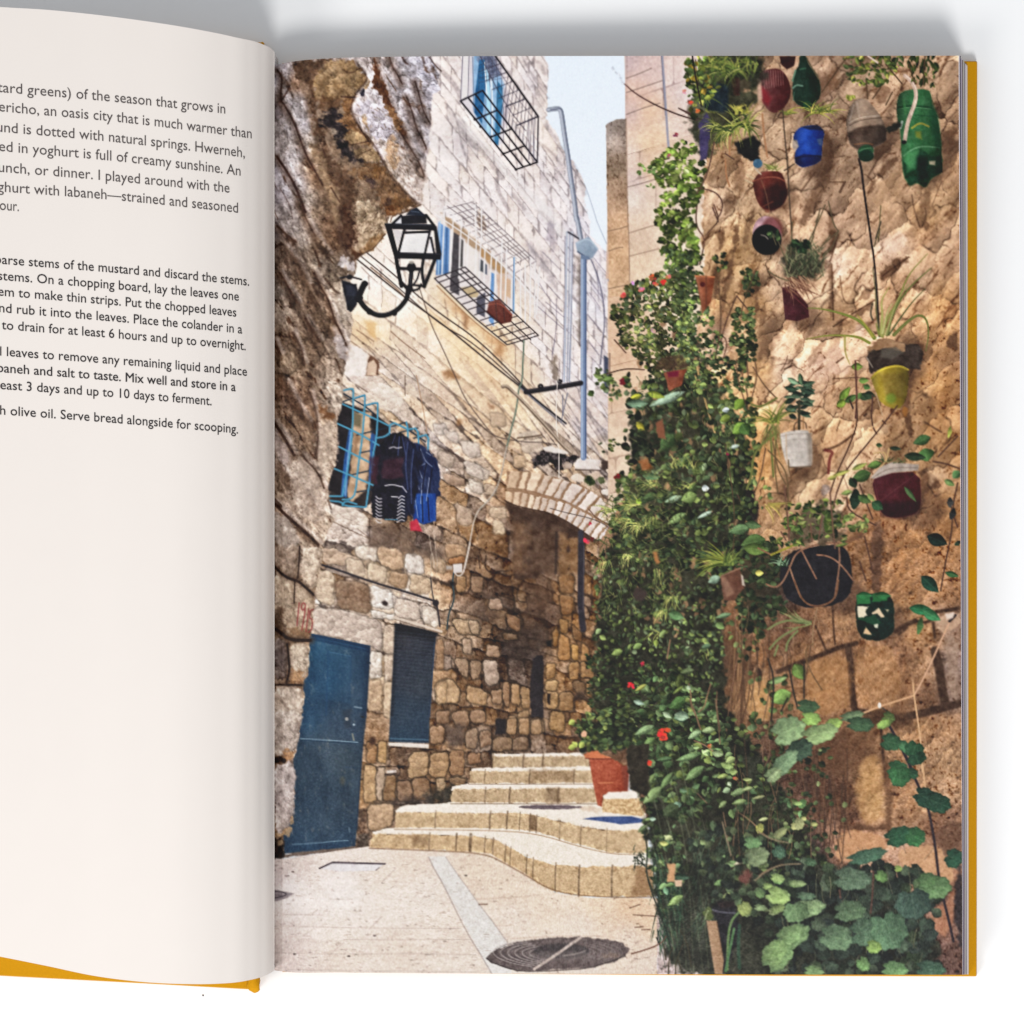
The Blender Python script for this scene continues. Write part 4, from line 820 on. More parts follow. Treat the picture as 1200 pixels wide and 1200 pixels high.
shp(b1, '328,195 402,228 462,312 340,292', (126, 90, 62), 2.5); shp(b1, '330,320 440,330 465,470 440,640 380,760 330,640 310,460', (190, 172, 158), 4, tex=30, alpha=.75); shp(b1, '160,590 280,580 390,800 400,960 330,1050 200,960 120,760', (192, 174, 162), 4, tex=34, alpha=.7); shp(b1, '10,360 90,450 150,560 100,640 10,540', (176, 160, 156), 4, tex=26, alpha=.7); shp(b1, '15,950 110,1010 200,1100 200,1210 15,1210', (186, 172, 164), 3, tex=26, alpha=.8)
for s, w, al in (('20,330 80,420 160,560', 3.4, .9), ('210,560 330,680 370,790', 2.4, .7), ('20,900 120,1000 220,1085 330,1190', 3.6, .9), ('270,120 320,260 330,420 310,560', 2.5, .5), ('330,430 320,600', 2, .5), ('20,880 60,920', 6, .8), ('400,880 420,940', 2.4, .6)):
    line(b1(s), w, (66, 44, 34), al, tex=16, tag=False)
for s, c in (('15,145 100,225 185,235 240,290 300,330 300,420 290,565 268,650 130,640 20,560', (192, 172, 152)), ('10,640 100,660 122,800 102,940 10,962', (112, 98, 96)), ('122,682 262,690 264,900 132,985 116,800', (214, 198, 182)), ('10,992 205,985 228,1060 222,1210 10,1210', (204, 188, 176)), ('10,0 205,0 190,130 180,225 100,215 10,120', (170, 148, 132)), ('210,0 360,0 356,130 300,330 200,240', (206, 188, 172))):
    poly(b5(s), c, 2, 3, 8, 1, .8, 30, 4, 60, 1.6, bev=(9, 54), tag=False, seed=len(s))
shp(b5, '20,420 100,430 110,620 20,560', (84, 62, 48), 6, tex=20, alpha=.75); shp(b5, '120,560 260,600 268,650 130,640', (140, 104, 72), 5, alpha=.7); shp(b5, '120,830 250,940 130,985', (176, 130, 88), 5, alpha=.7)
for s, w in (('15,135 100,222 190,245 240,290 295,340', 3), ('0,560 60,605 130,662 275,662', 4), ('112,690 132,870 105,965', 2.6), ('0,975 100,975 215,978', 2.6), ('200,0 195,130 185,225', 1.6), ('165,240 160,400', 1.4)):
    line(b5(s), w * 2.6, (84, 60, 46), .5, soft=5, tag=False); line(b5(s), w, (48, 34, 28), .9, tex=12, tag=False)
for s, c in (('0,20 222,20 200,205 172,310 60,330 0,335', (202, 188, 180)), ('10,395 100,380 150,372 172,480 158,560 165,650 150,760 120,850 20,908', (204, 192, 192))):
    poly(c1(s), c, 2, 3, 8, 1, .8, 36, 4, 60, 1.8, bev=(10, 54), tag=False, seed=len(s))
shp(c1, '60,330 170,290 150,370 100,380', (170, 126, 86), 4, alpha=.8); shp(c1, '30,900 110,850 140,800 150,760 120,880 60,905', (184, 150, 112), 3, alpha=.8)
shp(c1, '-10,335 50,340 100,345 95,380 10,390', (52, 38, 30), 3); shp(c1, '-10,910 30,912 60,905 86,960 86,1045 20,1062 -10,1062', (46, 34, 28), 2, tex=26)
ell(*c1('62,948')[0], 2.5, 3, (150, 126, 100), soft=2, rough=2, tag=False)
ho, eo, lo1, lo2 = facets(XX, YY, 7, 40, 1.5, 83, .4); hp, ep, lp1, lp2 = facets(XX, YY, 14, 58, 1.6, 89, .4)
KF = ((ho - .5) * .20 - (lo1 * .6 + lo2 * .8) * .14 - np.clip(1 - eo / 1.1, 0, 1) * .16 + (hp - .5) * .16 - (lp1 * .6 + lp2 * .8) * .16) * np.clip((270 - YY) / 20, .35, 1) + fl2 * .07 + fbm(XX, YY, 1.8, 361, 3) * .10 + fbm(XX, YY, 5, 365, 4, 58, 2) * .08 - np.clip(fbm(XX, YY, 2.6, 371, 3) - .5, 0, 1) * .5
C = C * (1 + (ra_ * KF)[..., None] * np.array((.95, 1, 1.04), np.float32))
for s in ('196,400 190,460 180,560', '240,412 226,396 212,412 212,446 226,452 238,430 240,412 234,480 214,590', '262,440 254,520 244,600', '294,446 272,452 268,510 284,508 290,540 282,590 262,606'):
    line(b5(s), 1.5, (150, 58, 62), .8, tag=False)
base()

begin('pictured_street_lamp')
K = (36, 35, 42)
poly(a5('495,530 600,555 612,640 602,700 560,757 530,740 508,620'), (34, 36, 46), 1.4, 1, tex=12); poly(a5('520,560 590,570 595,640 530,640'), (58, 62, 78), 3, alpha=.7)
line(a5('485,515 550,503 632,525'), 2, K); ell(*a5('550,508')[0], 3.6, 3, K); line(a5('655,555 632,600 608,665'), 7.5, K); ell(*a5('657,557')[0], 4, 3.4, K)
ell(*a5('625,655')[0], 3.5, 3, K)
line(a5('960,600 957,650 932,690 882,745 802,780 730,775 662,730 622,675'), 5.6, K, w2=6); line(a5('880,735 802,768 730,763 670,722'), 1, (92, 92, 102), .7)
ell(*a5('690,752')[0], 3.6, 3.6, K); ell(*a5('865,760')[0], 3.6, 3.6, K)
poly(a5('855,172 928,185 888,300'), (204, 200, 204), grad=(90, 24)); poly(a5('945,205 1107,198 1075,338 898,332'), (222, 221, 224), tex=8, grad=(60, -26)); poly(a5('1125,190 1150,335 1095,335'), (222, 222, 230)); poly(a5('905,80 945,75 920,130 860,130'), (206, 206, 216))
poly(a5('795,128 1150,138 1158,182 1060,178 860,172 805,150'), K); poly(a5('912,78 1088,66 1094,132 915,135'), K); poly(a5('945,72 975,38 1022,18 1070,62 1090,78'), (40, 46, 60)); line(a5('985,45 1040,52'), 1.2, (90, 104, 124), .8); line(a5('800,132 1150,142'), 1, (78, 84, 98), .8)
line(a5('912,76 850,135'), 3.2, K); line(a5('1088,72 1142,145'), 3.2, K)
poly(a5('795,132 842,140 892,340 905,382 865,372'), K); poly(a5('885,333 1196,342 1190,387 870,377'), K); poly(a5('1140,145 1162,150 1196,345 1184,387 1160,355'), K); line(a5('890,337 1190,347'), .9, (76, 78, 90), .8)
for s in ('930,196 1112,190', '936,172 896,332', '1116,180 1080,342', '1122,232 1146,342'): line(a5(s), 3 if '9' == s[0] else 2.6, K)
for s, w in (('878,375 890,450 915,572', 4.6), ('1150,385 1110,490 1075,575', 4.2), ('1070,380 1056,470 1078,575', 3.6), ('890,448 1055,452', 4), ('1040,470 1025,530 985,575', 2), ('900,555 960,580', 2), ('1000,565 1080,572', 2.6), ('915,540 945,590 990,605 1040,592 1052,560', 2.6)): line(a5(s), w, K)
ell(*a5('985,440')[0], 5.4, 5.8, K); line(a5('985,465 978,540 968,620'), 5, K); ell(*a5('970,590')[0], 4.4, 5, K); ell(*a5('985,405')[0], 3.4, 2, (150, 146, 140), alpha=.8); line(a5('982,480 975,560'), .9, (84, 86, 96), .7)
base()

# ---- ground and steps
begin('pictured_paving')
gp = c6('-60,135 20,132 80,130 250,105 400,82 560,60 900,72 1060,85 1250,85') + ab('592,1004 620,1024 650,1046 690,1052 800,1053 800,1200 260,1200')
FG = field(P('330,1010,206,198,200 325,1030,200,194,200 340,1040,236,232,236 360,1060,242,238,240 400,1050,246,244,246 400,1030,236,232,234 440,1020,226,218,214 480,1010,224,214,208 400,1005,220,212,210 350,1005,206,198,198 330,1080,226,218,220 330,1110,212,204,206 330,1130,206,198,200 '
 '400,1090,232,226,224 400,1120,226,217,213 460,1070,234,228,226 470,1110,226,217,212 500,1050,230,224,222 520,1080,228,220,216 540,1120,224,216,212 560,1020,224,212,202 600,1040,226,214,204 640,1060,228,216,206 700,1060,228,212,196 740,1060,224,200,176 760,1080,222,200,178 600,1080,226,217,212 680,1085,226,216,210 740,1100,224,212,204 760,1130,222,212,206 680,1130,222,214,210 600,1130,222,216,212'), 3, 10)
gd_ = sdf(gp, XX, YY)
FG = np.clip(FG * np.array((1.0, .972, .952), np.float32), 0, 244)
G3 = FG + (fbm(XX, YY, 12, 160, 4, 0, 3) * 6 + fbm(XX, YY, 2.0, 164, 3, 0, 2.5) * 8)[..., None] - (np.clip(fbm(XX, YY, 3, 168, 3, 0, 2.2) - .62, 0, 1) * 110)[..., None]
put(sl, np.clip(.5 - gd_ / 1.3, 0, 1), G3)
poly(ab('502,1004 522,1003 540,1030 559,1056 580,1084 594,1104 600,1145 577,1145 559,1111 530,1056'), (218, 215, 214), 1.2, .5, tex=8)
line(c6('915,122 940,180 1000,280 1090,470 1160,600 1200,660') + ab('578,1144'), 1.3, (158, 146, 144), .75); line(c6('1012,120 1070,205 1195,378') + c7('100,390 180,490 262,605'), 1.2, (164, 152, 150), .6)
for s in ('0,520 400,530 640,535 1100,535', '420,600 700,602 1160,600', '0,675 340,686 800,680 1190,690', '100,775 500,782 1200,790', '70,455 300,458', '330,365 470,366'): line(c6(s), 1, (170, 156, 152), .45)
for s in ('340,688 420,618', '568,540 642,468', '680,310 720,285', '230,460 270,425', '180,580 250,535', '640,270 720,190'): line(c6(s), 1, (178, 166, 162), .6)
for s in ('70,370 300,358 460,345', '200,525 310,520', '300,600 660,580 900,590', '880,680 1000,685'): line(c7(s), 1, (182, 162, 148), .5)
rr = np.random.RandomState(9)
for i in range(150):
    q = (rr.uniform(320, 770), rr.uniform(1002, 1138)); 
    if rr.rand() < .8: line([q, (q[0] + rr.uniform(1, 7), q[1] + rr.uniform(-.6, .6))], .8, (156, 136, 126), rr.uniform(.2, .6))
for s, c in (('450,697', (84, 72, 72)), ('135,685', (90, 78, 78)), ('600,578', (110, 96, 96)), ('555,197', (80, 70, 76)), ('125,207', (110, 96, 90)), ('1130,228', (96, 86, 80))): ell(*c6(s)[0], 1.8, .9, c)
line(c6('608,196 628,180'), 1.3, (84, 76, 82)); 
for s in ('105,400 155,398', '1020,535 1070,530', '1060,548 1110,546', '1000,690 1100,660 1190,630', '1010,460 1160,470', '990,420 1050,400'): line(c7(s), 1.5, (112, 84, 70), .7, tex=14)
begin('pictured_manhole_cover')
poly(c7('150,715 180,680 240,650 340,620 480,600 700,590 860,605 950,630 992,657 965,700 900,735 760,772 600,780 450,790 340,790 260,770 180,745'), (106, 94, 94), 1.4, 1.2, 6, tex=18, ts=3)
for i, k in enumerate(np.linspace(.93, .42, 6)):
    t = np.linspace(2.0, 4.15, 16); line([(540 + (575 + 415 * k * math.cos(a)) / 5, 980 + (690 + 92 * k * math.sin(a) + 12 * k * -math.cos(a) * -1) / 5) for a in t], 1.1, (176, 168, 168), .7)
    t = np.linspace(-.9, .7, 12); line([(540 + (575 + 400 * k * math.cos(a)) / 5, 980 + (682 + 84 * k * math.sin(a)) / 5) for a in t], 1, (160, 150, 148), .45)
    t = np.linspace(2.2, 4.0, 16); line([(540 + (575 + 415 * (k - .04) * math.cos(a)) / 5, 980 + (690 + 92 * (k - .04) * math.sin(a) + 12 * k * math.cos(a)) / 5) for a in t], 1, (66, 60, 64), .5)
ell(*c7('590,672')[0], 33, 9, (78, 71, 73), soft=2, tex=12); ell(*c7('590,700')[0], 40, 5, (122, 112, 112), soft=3, alpha=.5, tex=20)
line(c7('430,778 520,720 590,672 640,635 702,594'), 3.2, (196, 182, 176), .9, tex=16); line(c7('600,700 680,690 730,670'), 1.6, (156, 146, 144), .8)
ell(*c7('880,700')[0], 10, 3, (150, 130, 118), soft=3, alpha=.5, rough=3); line(c7('150,715 190,745 340,792 460,792 620,782 760,774 965,702'), 1.2, (66, 58, 58), .8)
begin('pictured_manhole_cover')
poly(c6('-60,300 20,310 80,322 130,333 90,360 40,376 -60,390'), (150, 140, 146), 1.4, tex=12); line(c6('-20,318 60,322 92,335 70,350 -20,365'), 1.3, (78, 70, 78), .85); line(c6('-20,335 60,345'), 1, (110, 100, 108), .7)
begin('pictured_access_cover')
poly(c6('285,188 358,154 655,162 600,200 400,205'), (222, 218, 224), 1.2, tex=6); line(c6('280,187 355,152 660,160'), 1.9, (78, 68, 78), sm=0); line(c6('345,158 650,166'), .8, (150, 140, 146), .6)
base()

begin('pictured_stone_steps')
TR, RS = (236, 225, 214), (200, 172, 134)
def tread(s, c=TR): poly(ab(s), c, 1, .8, 6, tex=9, ts=3)
def riser(s, c=RS, sd=0):
    p = ab(s); poly(p, c, 1, 1.2, 5, tex=26, ts=2.2, seed=sd); poly(p, (132, 104, 76), 3, 5, 5, alpha=.30, tex=60, ts=7, off=-2, seed=sd + 3); poly(p, (222, 200, 166), 2, 6, 4, alpha=.30, tex=30, ts=4, off=-2.5, seed=sd + 9)
tread('577,883 600,883.5 690,882 690,888 577,888'); riser('577.5,886.8 690,886 692,899 577,899', (190, 168, 138), 1)
tread('553,901 575,899.5 692,898 694,906 551,906'); riser('551.5,904.3 694,903 696,918.5 549.5,918.5', (196, 172, 140), 2)
tread('530,922 548,918 698,917 700,926 529,926'); riser('530,924.6 700,923.8 703,941.5 528.5,941.5', (198, 174, 142), 3)
tread('463,950 468,946 475,943.5 528,940.5 700,940.5 760,948 760,975 726.7,973.5 706.7,972.5 680,968.5 656.7,962.7 628,956 600,953 575,953.5 464,952.5')
ell(*c3('270,635')[0], 37, 2.8, (112, 98, 106), soft=1.2, rough=.6, tex=10)
poly(c3('480,640 560,620 640,655 600,680 500,660'), (196, 172, 152), 3, 1, alpha=.5)
riser('464,952 510,952.3 575,953.3 600,952.8 628,955.8 656.7,962.5 680,968.3 706.7,972.5 726.7,973.3 752,971 760,971 760,1002 748,1001 716.7,1000 680,991 628,975 600,972.5 575,971.8 510,970.5 462,971', (212, 186, 150), 4)
tread('437,975 446,972 460,970 510,969.7 575,970.8 600,971.5 628,974 680,990 716.7,999.5 762,1000 762,1016 716.7,1016 680,1016 651.7,1013.5 630,1009.3 615,1002.7 591.7,991 580,984.3 568,982 536.7,979.3 503,978.5 436.7,977.7')
riser('436.7,977.2 503,978.2 536.7,979 568,981.7 580,984 591.7,990.6 615,1002.4 630,1009 651.7,1013.2 680,1015.7 716.7,1015.7 764,1014.5 766,1050 716,1051 680,1049.6 652,1045.6 636,1038.6 615,1023.6 591.7,1010.6 576.7,1000.6 568,999 535,997.3 503,995.6 433,993', (212, 183, 144), 5)
# worn darker ends, joints, shade in the joints
for s in ('487,979 503,982 503,994', '500,979 503,996', '534,980 535,997'): pass
for x, y0, y1, w in ((503, 978, 996, 1.6), (534.5, 979, 997, 2.4), (551, 980, 997, 4.5), (568, 982, 999, 1.6), (577.5, 984, 1001, 1.8), (592, 992, 1010, 1.6), (598, 994, 1014, 1), (617, 1004, 1024, 1.6), (624.5, 1007, 1030, 1.4), (650.8, 1013, 1045, 1.8), (678.5, 1016, 1050, 2.8), (717, 1016, 1051, 2.6),
                     (510, 952, 970, 1.6), (574, 953, 971, 2.6), (594, 953, 971, 2.6), (609, 954, 973, 1.2), (621, 956, 974, 2.4), (628.5, 957, 976, 1.4), (656, 963, 984, 1), (680.5, 969, 991, 1.3), (711, 973, 999, .8),
                     (568.5, 925, 941, 1.8), (597, 925, 941, 2.6), (654, 925, 941, 2.6), (620.5, 904, 918, 2.4), (672.5, 904, 918, 2), (568, 904, 918, 1.2), (613, 887, 899, 3), (636, 887, 899, 2.6), (577, 885, 899, 2.4)):
    line([(x + .8, y0 - 2), (x + .3, y0 + 4), (x - .3, (y0 + y1) / 2 + 2), (x - .2, y1)], w * .8, (104, 84, 66), .68, tex=40, soft=1.6)
poly(c2('300,840 430,830 430,910 320,910'), (120, 92, 66), 5, 3, alpha=.5, tex=30); poly(c3('120,690 170,690 175,800 120,795'), (120, 94, 70), 2, 1, alpha=.7, tex=30); poly(c3('240,505 330,505 335,600 245,600'), (120, 96, 72), 4, 2, alpha=.7, tex=40); poly(c3('130,375 430,375 430,455 130,455'), (140, 112, 84), 4, 3, alpha=.5, tex=46, ts=2)
poly(ab('745,1016 766,1014 768,1052 740,1051'), (132, 96, 64), 5, 2, alpha=.6, tex=20); line(ab('433,994 503,996.6 568,1000 592,1012 615,1025 652,1047 716,1052 766,1051'), 1.6, (132, 100, 74), .7); line(ab('462,972 575,973 628,976.5 680,992.5 717,1001 750,1001.5'), 1.1, (150, 116, 86), .7); line(ab('528,942 700,942'), 1.2, (120, 96, 76), .7); line(ab('549,919 698,919'), 1, (120, 96, 76), .6)
begin('pictured_floor_panel')
poly(c3('498,718 560,706 640,701 840,699 935,722 905,745 760,757 730,750 640,737'), (70, 92, 146), 1.1, tex=14)
begin('pictured_stone_block')
poly(c3('640,562 680,530 880,520 935,545 930,690 900,700 636,672'), (206, 174, 132), 1.1, 1, tex=40, ts=2); poly(c3('640,558 680,528 880,518 930,548 880,575 760,572 645,578'), (234, 223, 212), 1.2, .6, tex=9)
begin('pictured_terracotta_pot')
poly(c3('540,285 795,280 822,400 812,540 640,548 632,632 602,622 570,470'), (166, 80, 54), 1.1, tex=16, ts=3, grad=(10, -34)); poly(c3('500,262 560,238 800,238 822,265 795,290 620,296 520,291'), (202, 118, 78), 1.1, tex=12, ts=4); line(c3('515,292 620,299 800,290'), 1.5, (112, 52, 38), .8)
line(c3('610,466 710,462'), 1.5, (214, 138, 100), .8); line(c3('690,380 690,430'), 1, (190, 110, 80), .5); poly(c3('760,290 822,300 822,520 790,520'), (110, 52, 40), 4, alpha=.6)
poly(c3('640,560 680,530 880,520 935,545 900,575 640,578'), (234, 223, 212), 1.2, .6, tex=9)
base()
# ---- the planted rock wall on the right
begin('pictured_planted_wall')
rw = ab('832,40 1200,40 1200,1200 770,1200 770,1000 740,900 700,880 700,640 740,560 760,480 790,440 815,400 825,330 822,260 826,200 828,120')
FB = field(P('840,100,120,96,72 850,190,150,118,88 870,210,170,138,108 880,190,160,128,98 845,240,196,164,138 860,240,180,150,120 850,290,180,142,98 880,270,180,146,106 870,310,190,152,108 840,290,190,156,122 830,340,178,140,104 850,350,190,150,104 880,360,178,138,94 870,400,204,164,122 895,400,194,154,110 890,430,190,148,102 '
 '845,400,196,164,140 850,450,196,152,106 880,500,190,142,92 870,540,176,128,80 890,560,188,140,88 880,610,180,132,84 900,620,196,152,104 860,600,120,88,58 880,650,150,106,66 '
 '905,160,170,140,112 920,190,176,144,114 935,260,196,160,130 920,230,184,150,120 950,220,180,150,124 960,200,140,112,92 970,170,140,112,90 960,250,150,118,94 980,250,186,152,126 1000,220,180,148,120 1000,180,174,144,118 965,100,130,102,82 985,95,120,94,74 1000,100,150,122,98 1020,140,176,142,114 '
 '1040,190,150,120,96 1030,230,186,152,122 1050,180,160,128,102 1060,220,202,164,130 1040,260,206,168,134 1080,220,202,164,126 1110,100,190,156,126 1120,85,200,168,140 1105,130,176,140,108 1115,150,156,122,92 1115,190,190,150,114 1120,170,130,100,78 1085,250,190,150,108 1110,240,194,156,118 '
 '925,300,190,160,134 915,340,194,162,134 910,400,204,168,138 930,390,196,158,122 950,330,166,132,104 965,340,204,172,142 985,310,212,182,162 1000,290,204,168,136 1010,320,206,170,138 990,350,200,162,124 980,370,186,146,108 1040,290,214,182,160 1060,300,210,176,148 1090,290,194,150,112 1110,300,206,166,132 1120,280,190,150,118 '
 '1050,330,176,136,102 1080,340,206,170,138 1100,350,196,150,104 1060,370,182,140,102 1110,390,178,134,90 1080,400,180,138,98 1120,420,150,110,76 1110,370,190,142,94 960,430,206,172,150 940,400,200,164,132 920,430,210,178,154 980,420,204,168,140 1000,450,196,156,118 950,460,196,160,130 980,470,192,152,116 1010,410,200,164,136 '
 '1095,450,186,138,88 1110,470,178,128,80 1120,460,166,122,80 1080,470,150,112,76 1065,500,166,128,92 1040,490,160,122,88 1010,500,194,156,120 970,490,182,146,110 960,520,178,140,104 985,530,176,136,100 1000,550,202,168,136 1020,540,192,156,124 950,580,190,152,114 930,560,140,108,76 915,580,150,112,74 970,590,200,166,132 '
 '1050,520,164,128,92 1090,510,176,130,84 1115,520,166,122,78 1105,560,170,132,96 1090,590,178,128,78 1115,620,172,122,74 1080,620,180,128,78 1060,640,166,116,70 1090,660,174,122,74 1050,680,166,116,70 1110,690,176,126,80 1010,650,150,106,66 1030,620,150,104,66 '
 '960,720,150,106,68 940,730,128,88,58 920,740,104,72,50 985,720,160,116,74 1060,720,176,128,80 1085,740,186,136,86 1110,730,170,134,104 1115,780,156,128,108 960,790,176,128,82 950,820,172,124,78 980,800,176,128,84 1010,770,168,120,78 1030,790,184,136,92 1020,820,176,128,86 1050,770,156,110,72 1060,800,156,110,70 1080,780,180,134,90 1090,820,130,92,62 1110,820,140,112,90 '
 '940,770,160,114,72 960,840,150,106,68 1000,840,150,106,68 1040,840,120,84,56 1080,850,176,130,84 1110,850,186,138,92 1060,870,180,132,86 1110,890,190,146,100 1080,890,186,142,98 1030,870,152,110,72 1010,880,120,82,54 980,880,106,72,50 950,880,110,76,52 1020,910,196,150,98 1025,940,190,148,98 1045,920,170,122,80 1060,940,178,130,86 1090,940,184,138,92 1115,930,190,146,102 '
 '940,920,92,62,44 970,920,96,64,44 990,930,110,74,48 1000,960,120,82,56 990,985,190,140,102 1020,985,192,142,102 1060,1000,196,150,112 1085,1010,194,148,108 1100,970,130,90,62 1115,960,140,100,70 1110,1030,166,118,84 1100,1080,160,112,82 1122,1060,70,54,50 1080,1100,90,66,58 1040,1080,60,46,46 1000,1100,52,42,46 950,1000,70,50,42 940,1060,50,44,46 '
 '860,680,120,84,56 880,720,160,108,64 885,760,150,104,64 870,800,140,98,62 890,820,188,140,88 880,850,140,100,64 860,780,90,64,46 860,860,84,60,44 900,860,100,70,50 920,700,80,58,44 905,740,120,84,56 890,900,70,54,42 780,1130,214,190,170'), 3.4, 5)
ra = -52
g1 = fbm(XX, YY, 20, 180, 5, ra, 2.2); g2 = fbm(XX, YY, 6, 184, 4, ra, 2.0); g3 = fbm(XX, YY, 1.8, 188, 3); rg = fbm(XX, YY, 24, 192, 4, ra, 2.4, True); rg2 = fbm(XX, YY, 9, 196, 3, ra, 2.2, True)
hi = np.clip((640 - YY) / 80, 0, 1)
B3 = FB + (hi * 12)[..., None] * np.array((1, .95, .95), np.float32) + (g1 * (14 * hi + 10) + g2 * (10 * hi + 10) + g3 * (11 + 6 * (1 - hi)))[..., None] * np.array((1, .97, .92), np.float32)
c_ = np.clip(rg - .62, 0, 1) * 1.0 * (.35 + .65 * hi) + np.clip(rg2 - .76, 0, 1) * 1.0 * (.3 + .7 * hi)
B3 *= 1 - np.clip(c_, 0, .5)[..., None] * np.array((.8, 1, 1.15), np.float32)
pits = np.clip(fbm(XX, YY, 4.5, 199, 3) - .45, 0, 1) * np.clip(.45 + (XX - 1000) / 160 * (YY > 380), .25, 1)
B3 -= (pits * 150)[..., None] * np.array((.9, .95, .9), np.float32)
put(sl, np.clip(.5 - (sdf(rw, XX, YY) + fbm(XX, YY, 9, 201, 3) * 3) / 1.2, 0, 1), B3)
def shd(f, s, c=(92, 62, 42), soft=3, rough=3, al=.8, tex=16, **k): poly(f(s), c, soft, rough, 7, 1, tex=tex, ts=4, alpha=al, tag=False, **k)
for f, s, al in ((a4, '335,480 395,520 392,760 360,740 330,640', .75), (a4, '320,740 400,720 330,900 220,1060 180,1120 200,1000', .6), (a4, '590,860 760,640 820,640 700,760 610,900', .7), (a4, '1050,490 1160,460 1165,520 1070,540', .75), (a4, '1050,520 1160,540 1160,600 1060,640', .5), (a4, '940,850 1010,840 970,1080 900,1060', .5), (a4, '1000,340 1160,180 1160,260 1020,420', .35),
                 (a4, '370,120 440,110 420,240 360,260', .6), (a4, '640,200 760,230 700,330 660,320', .6), (a4, '380,930 420,1100 400,1180 370,1090', .6), (a8, '690,290 780,220 870,210 850,250 740,340 680,370', .85), (a8, '380,50 425,70 400,160 370,200', .8), (a8, '375,200 400,340 400,600 380,600 370,340', .6), (a8, '500,580 560,530 650,480 640,520 540,600 500,600', .75),
                 (a8, '560,420 640,400 650,450 580,480', .5), (a8, '840,780 960,730 960,830 900,920 870,1000 870,1200 800,1200 850,1000', .92), (a8, '1080,760 1120,700 1165,660 1165,780 1120,770', .92), (a8, '890,380 970,400 970,430 910,430', .75), (a8, '60,660 120,560 250,600 200,650', .4), (a8, '400,640 480,640 500,600 420,600', .5), (a8, '120,850 190,720 220,740 170,880 160,960', .35),
                 (a8, '960,0 985,0 970,60', .7), (a8, '280,760 380,700 300,840 250,900 240,860', .4), (b4, '930,380 1080,505 980,560 940,640 860,720 820,720 920,620', .92), (b4, '340,300 400,300 390,470 370,460 360,340', .0), (b4, '0,440 60,500 110,420 260,400 250,470 130,600 60,600', .45), (b4, '230,460 330,360 300,480', .35), (b4, '500,860 600,790 590,820 480,880', .8), (b4, '820,60 870,60 900,220 870,240', .75),
                 (b4, '630,740 710,740 690,1180 630,1180', .8), (b4, '300,470 350,380 380,460 340,620 280,630', .4), (a7, '990,60 1015,70 985,300 940,520 880,760 850,750 890,560 930,400', .72), (a7, '1110,460 1140,470 1130,820 1105,800', .6), (a7, '1020,140 1130,20 1060,240 1020,330', .5), (a7, '1170,700 1200,720 1150,880 1110,900', .5), (a7, '850,200 900,100 880,320 850,330', .7), (a7, '800,460 850,400 870,520 830,740 810,740', .75),
                 (a3, '1000,700 1060,880 1010,960 960,1010 940,900', .5), (a3, '1080,1120 1130,1060 1090,1200 1040,1200', .5), (a3, '880,1020 990,1010 960,1100 900,1160', .55), (b3, '980,450 1060,480 1040,700 1000,660', .5), (b3, '900,700 1060,840 1080,1010 990,1000 900,900', .7)):
    if al: shd(f, s, (98, 68, 48), al=al)
for f, s, c in ((a8, '500,130 580,80 560,190 470,270 440,250', (214, 180, 156)), (a8, '720,110 830,60 860,140 780,200 730,180', (222, 192, 174)), (a8, '960,110 1160,40 1160,120 1000,260 1000,380 900,370 880,330', (216, 180, 148)), (a8, '130,620 200,610 160,780 40,840 10,800', (218, 186, 160)), (a8, '340,830 470,700 480,800 500,900 420,960 380,900', (214, 178, 158)), (a8, '510,650 600,590 600,700 560,720', (216, 184, 166)),
                (b4, '420,330 700,130 780,150 560,320 420,400', (206, 174, 142)), (b4, '170,560 330,350 330,440 280,600 180,620', (208, 174, 138)), (b4, '960,400 1080,400 1080,480 980,510', (186, 154, 124)), (a4, '640,860 820,660 840,800 760,960 660,1000', (206, 168, 132)), (a4, '400,830 480,740 470,880 400,900', (196, 162, 134)), (a4, '1020,160 1110,130 1160,60 1160,180 1060,330 1020,300', (192, 158, 128))):
    poly(f(s), c, 4, 4, 9, 1, .6, 18, 5, ra, 2, tag=False)
for f, s, w, al in ((a8, '390,260 395,420 400,600', 1.8, .7), (a8, '700,330 860,215', 2.2, .7), (a8, '430,80 400,180 380,240', 2, .7), (a8, '400,640 520,560 650,480', 2, .7), (a8, '100,900 150,880', 2, .6), (a8, '440,330 460,500 540,500 580,430', 1.5, .5), (a8, '420,860 460,830', 2.4, .7), (a8, '400,960 560,950 620,960', 1.6, .6), (a8, '120,820 110,860 80,910', 1.4, .6), (a4, '610,770 680,640 750,590', 2, .5), (a4, '380,800 460,800', 1.6, .6), (a4, '400,650 470,640', 2, .5), (a4, '200,860 290,740', 2.2, .6),
                 (a4, '440,860 470,800', 3, .7), (a4, '880,880 890,960 930,1080', 1.5, .6), (a4, '960,960 970,1000 940,1080', 1.5, .6), (a4, '1060,800 1000,950', 1.3, .5), (a4, '1160,360 1080,440', 2, .4), (b4, '340,300 420,280 530,200', 3, .7), (b4, '330,330 300,470 250,480', 1.4, .4), (b4, '960,130 1060,190', 2.4, .6), (b4, '440,120 420,180', 1.5, .6), (b4, '590,90 600,80', 3, .8)):
    line(f(s), w, (82, 54, 38), al, tex=14, tag=False)
for s in ('350,290 410,300 390,370 370,460'): pass
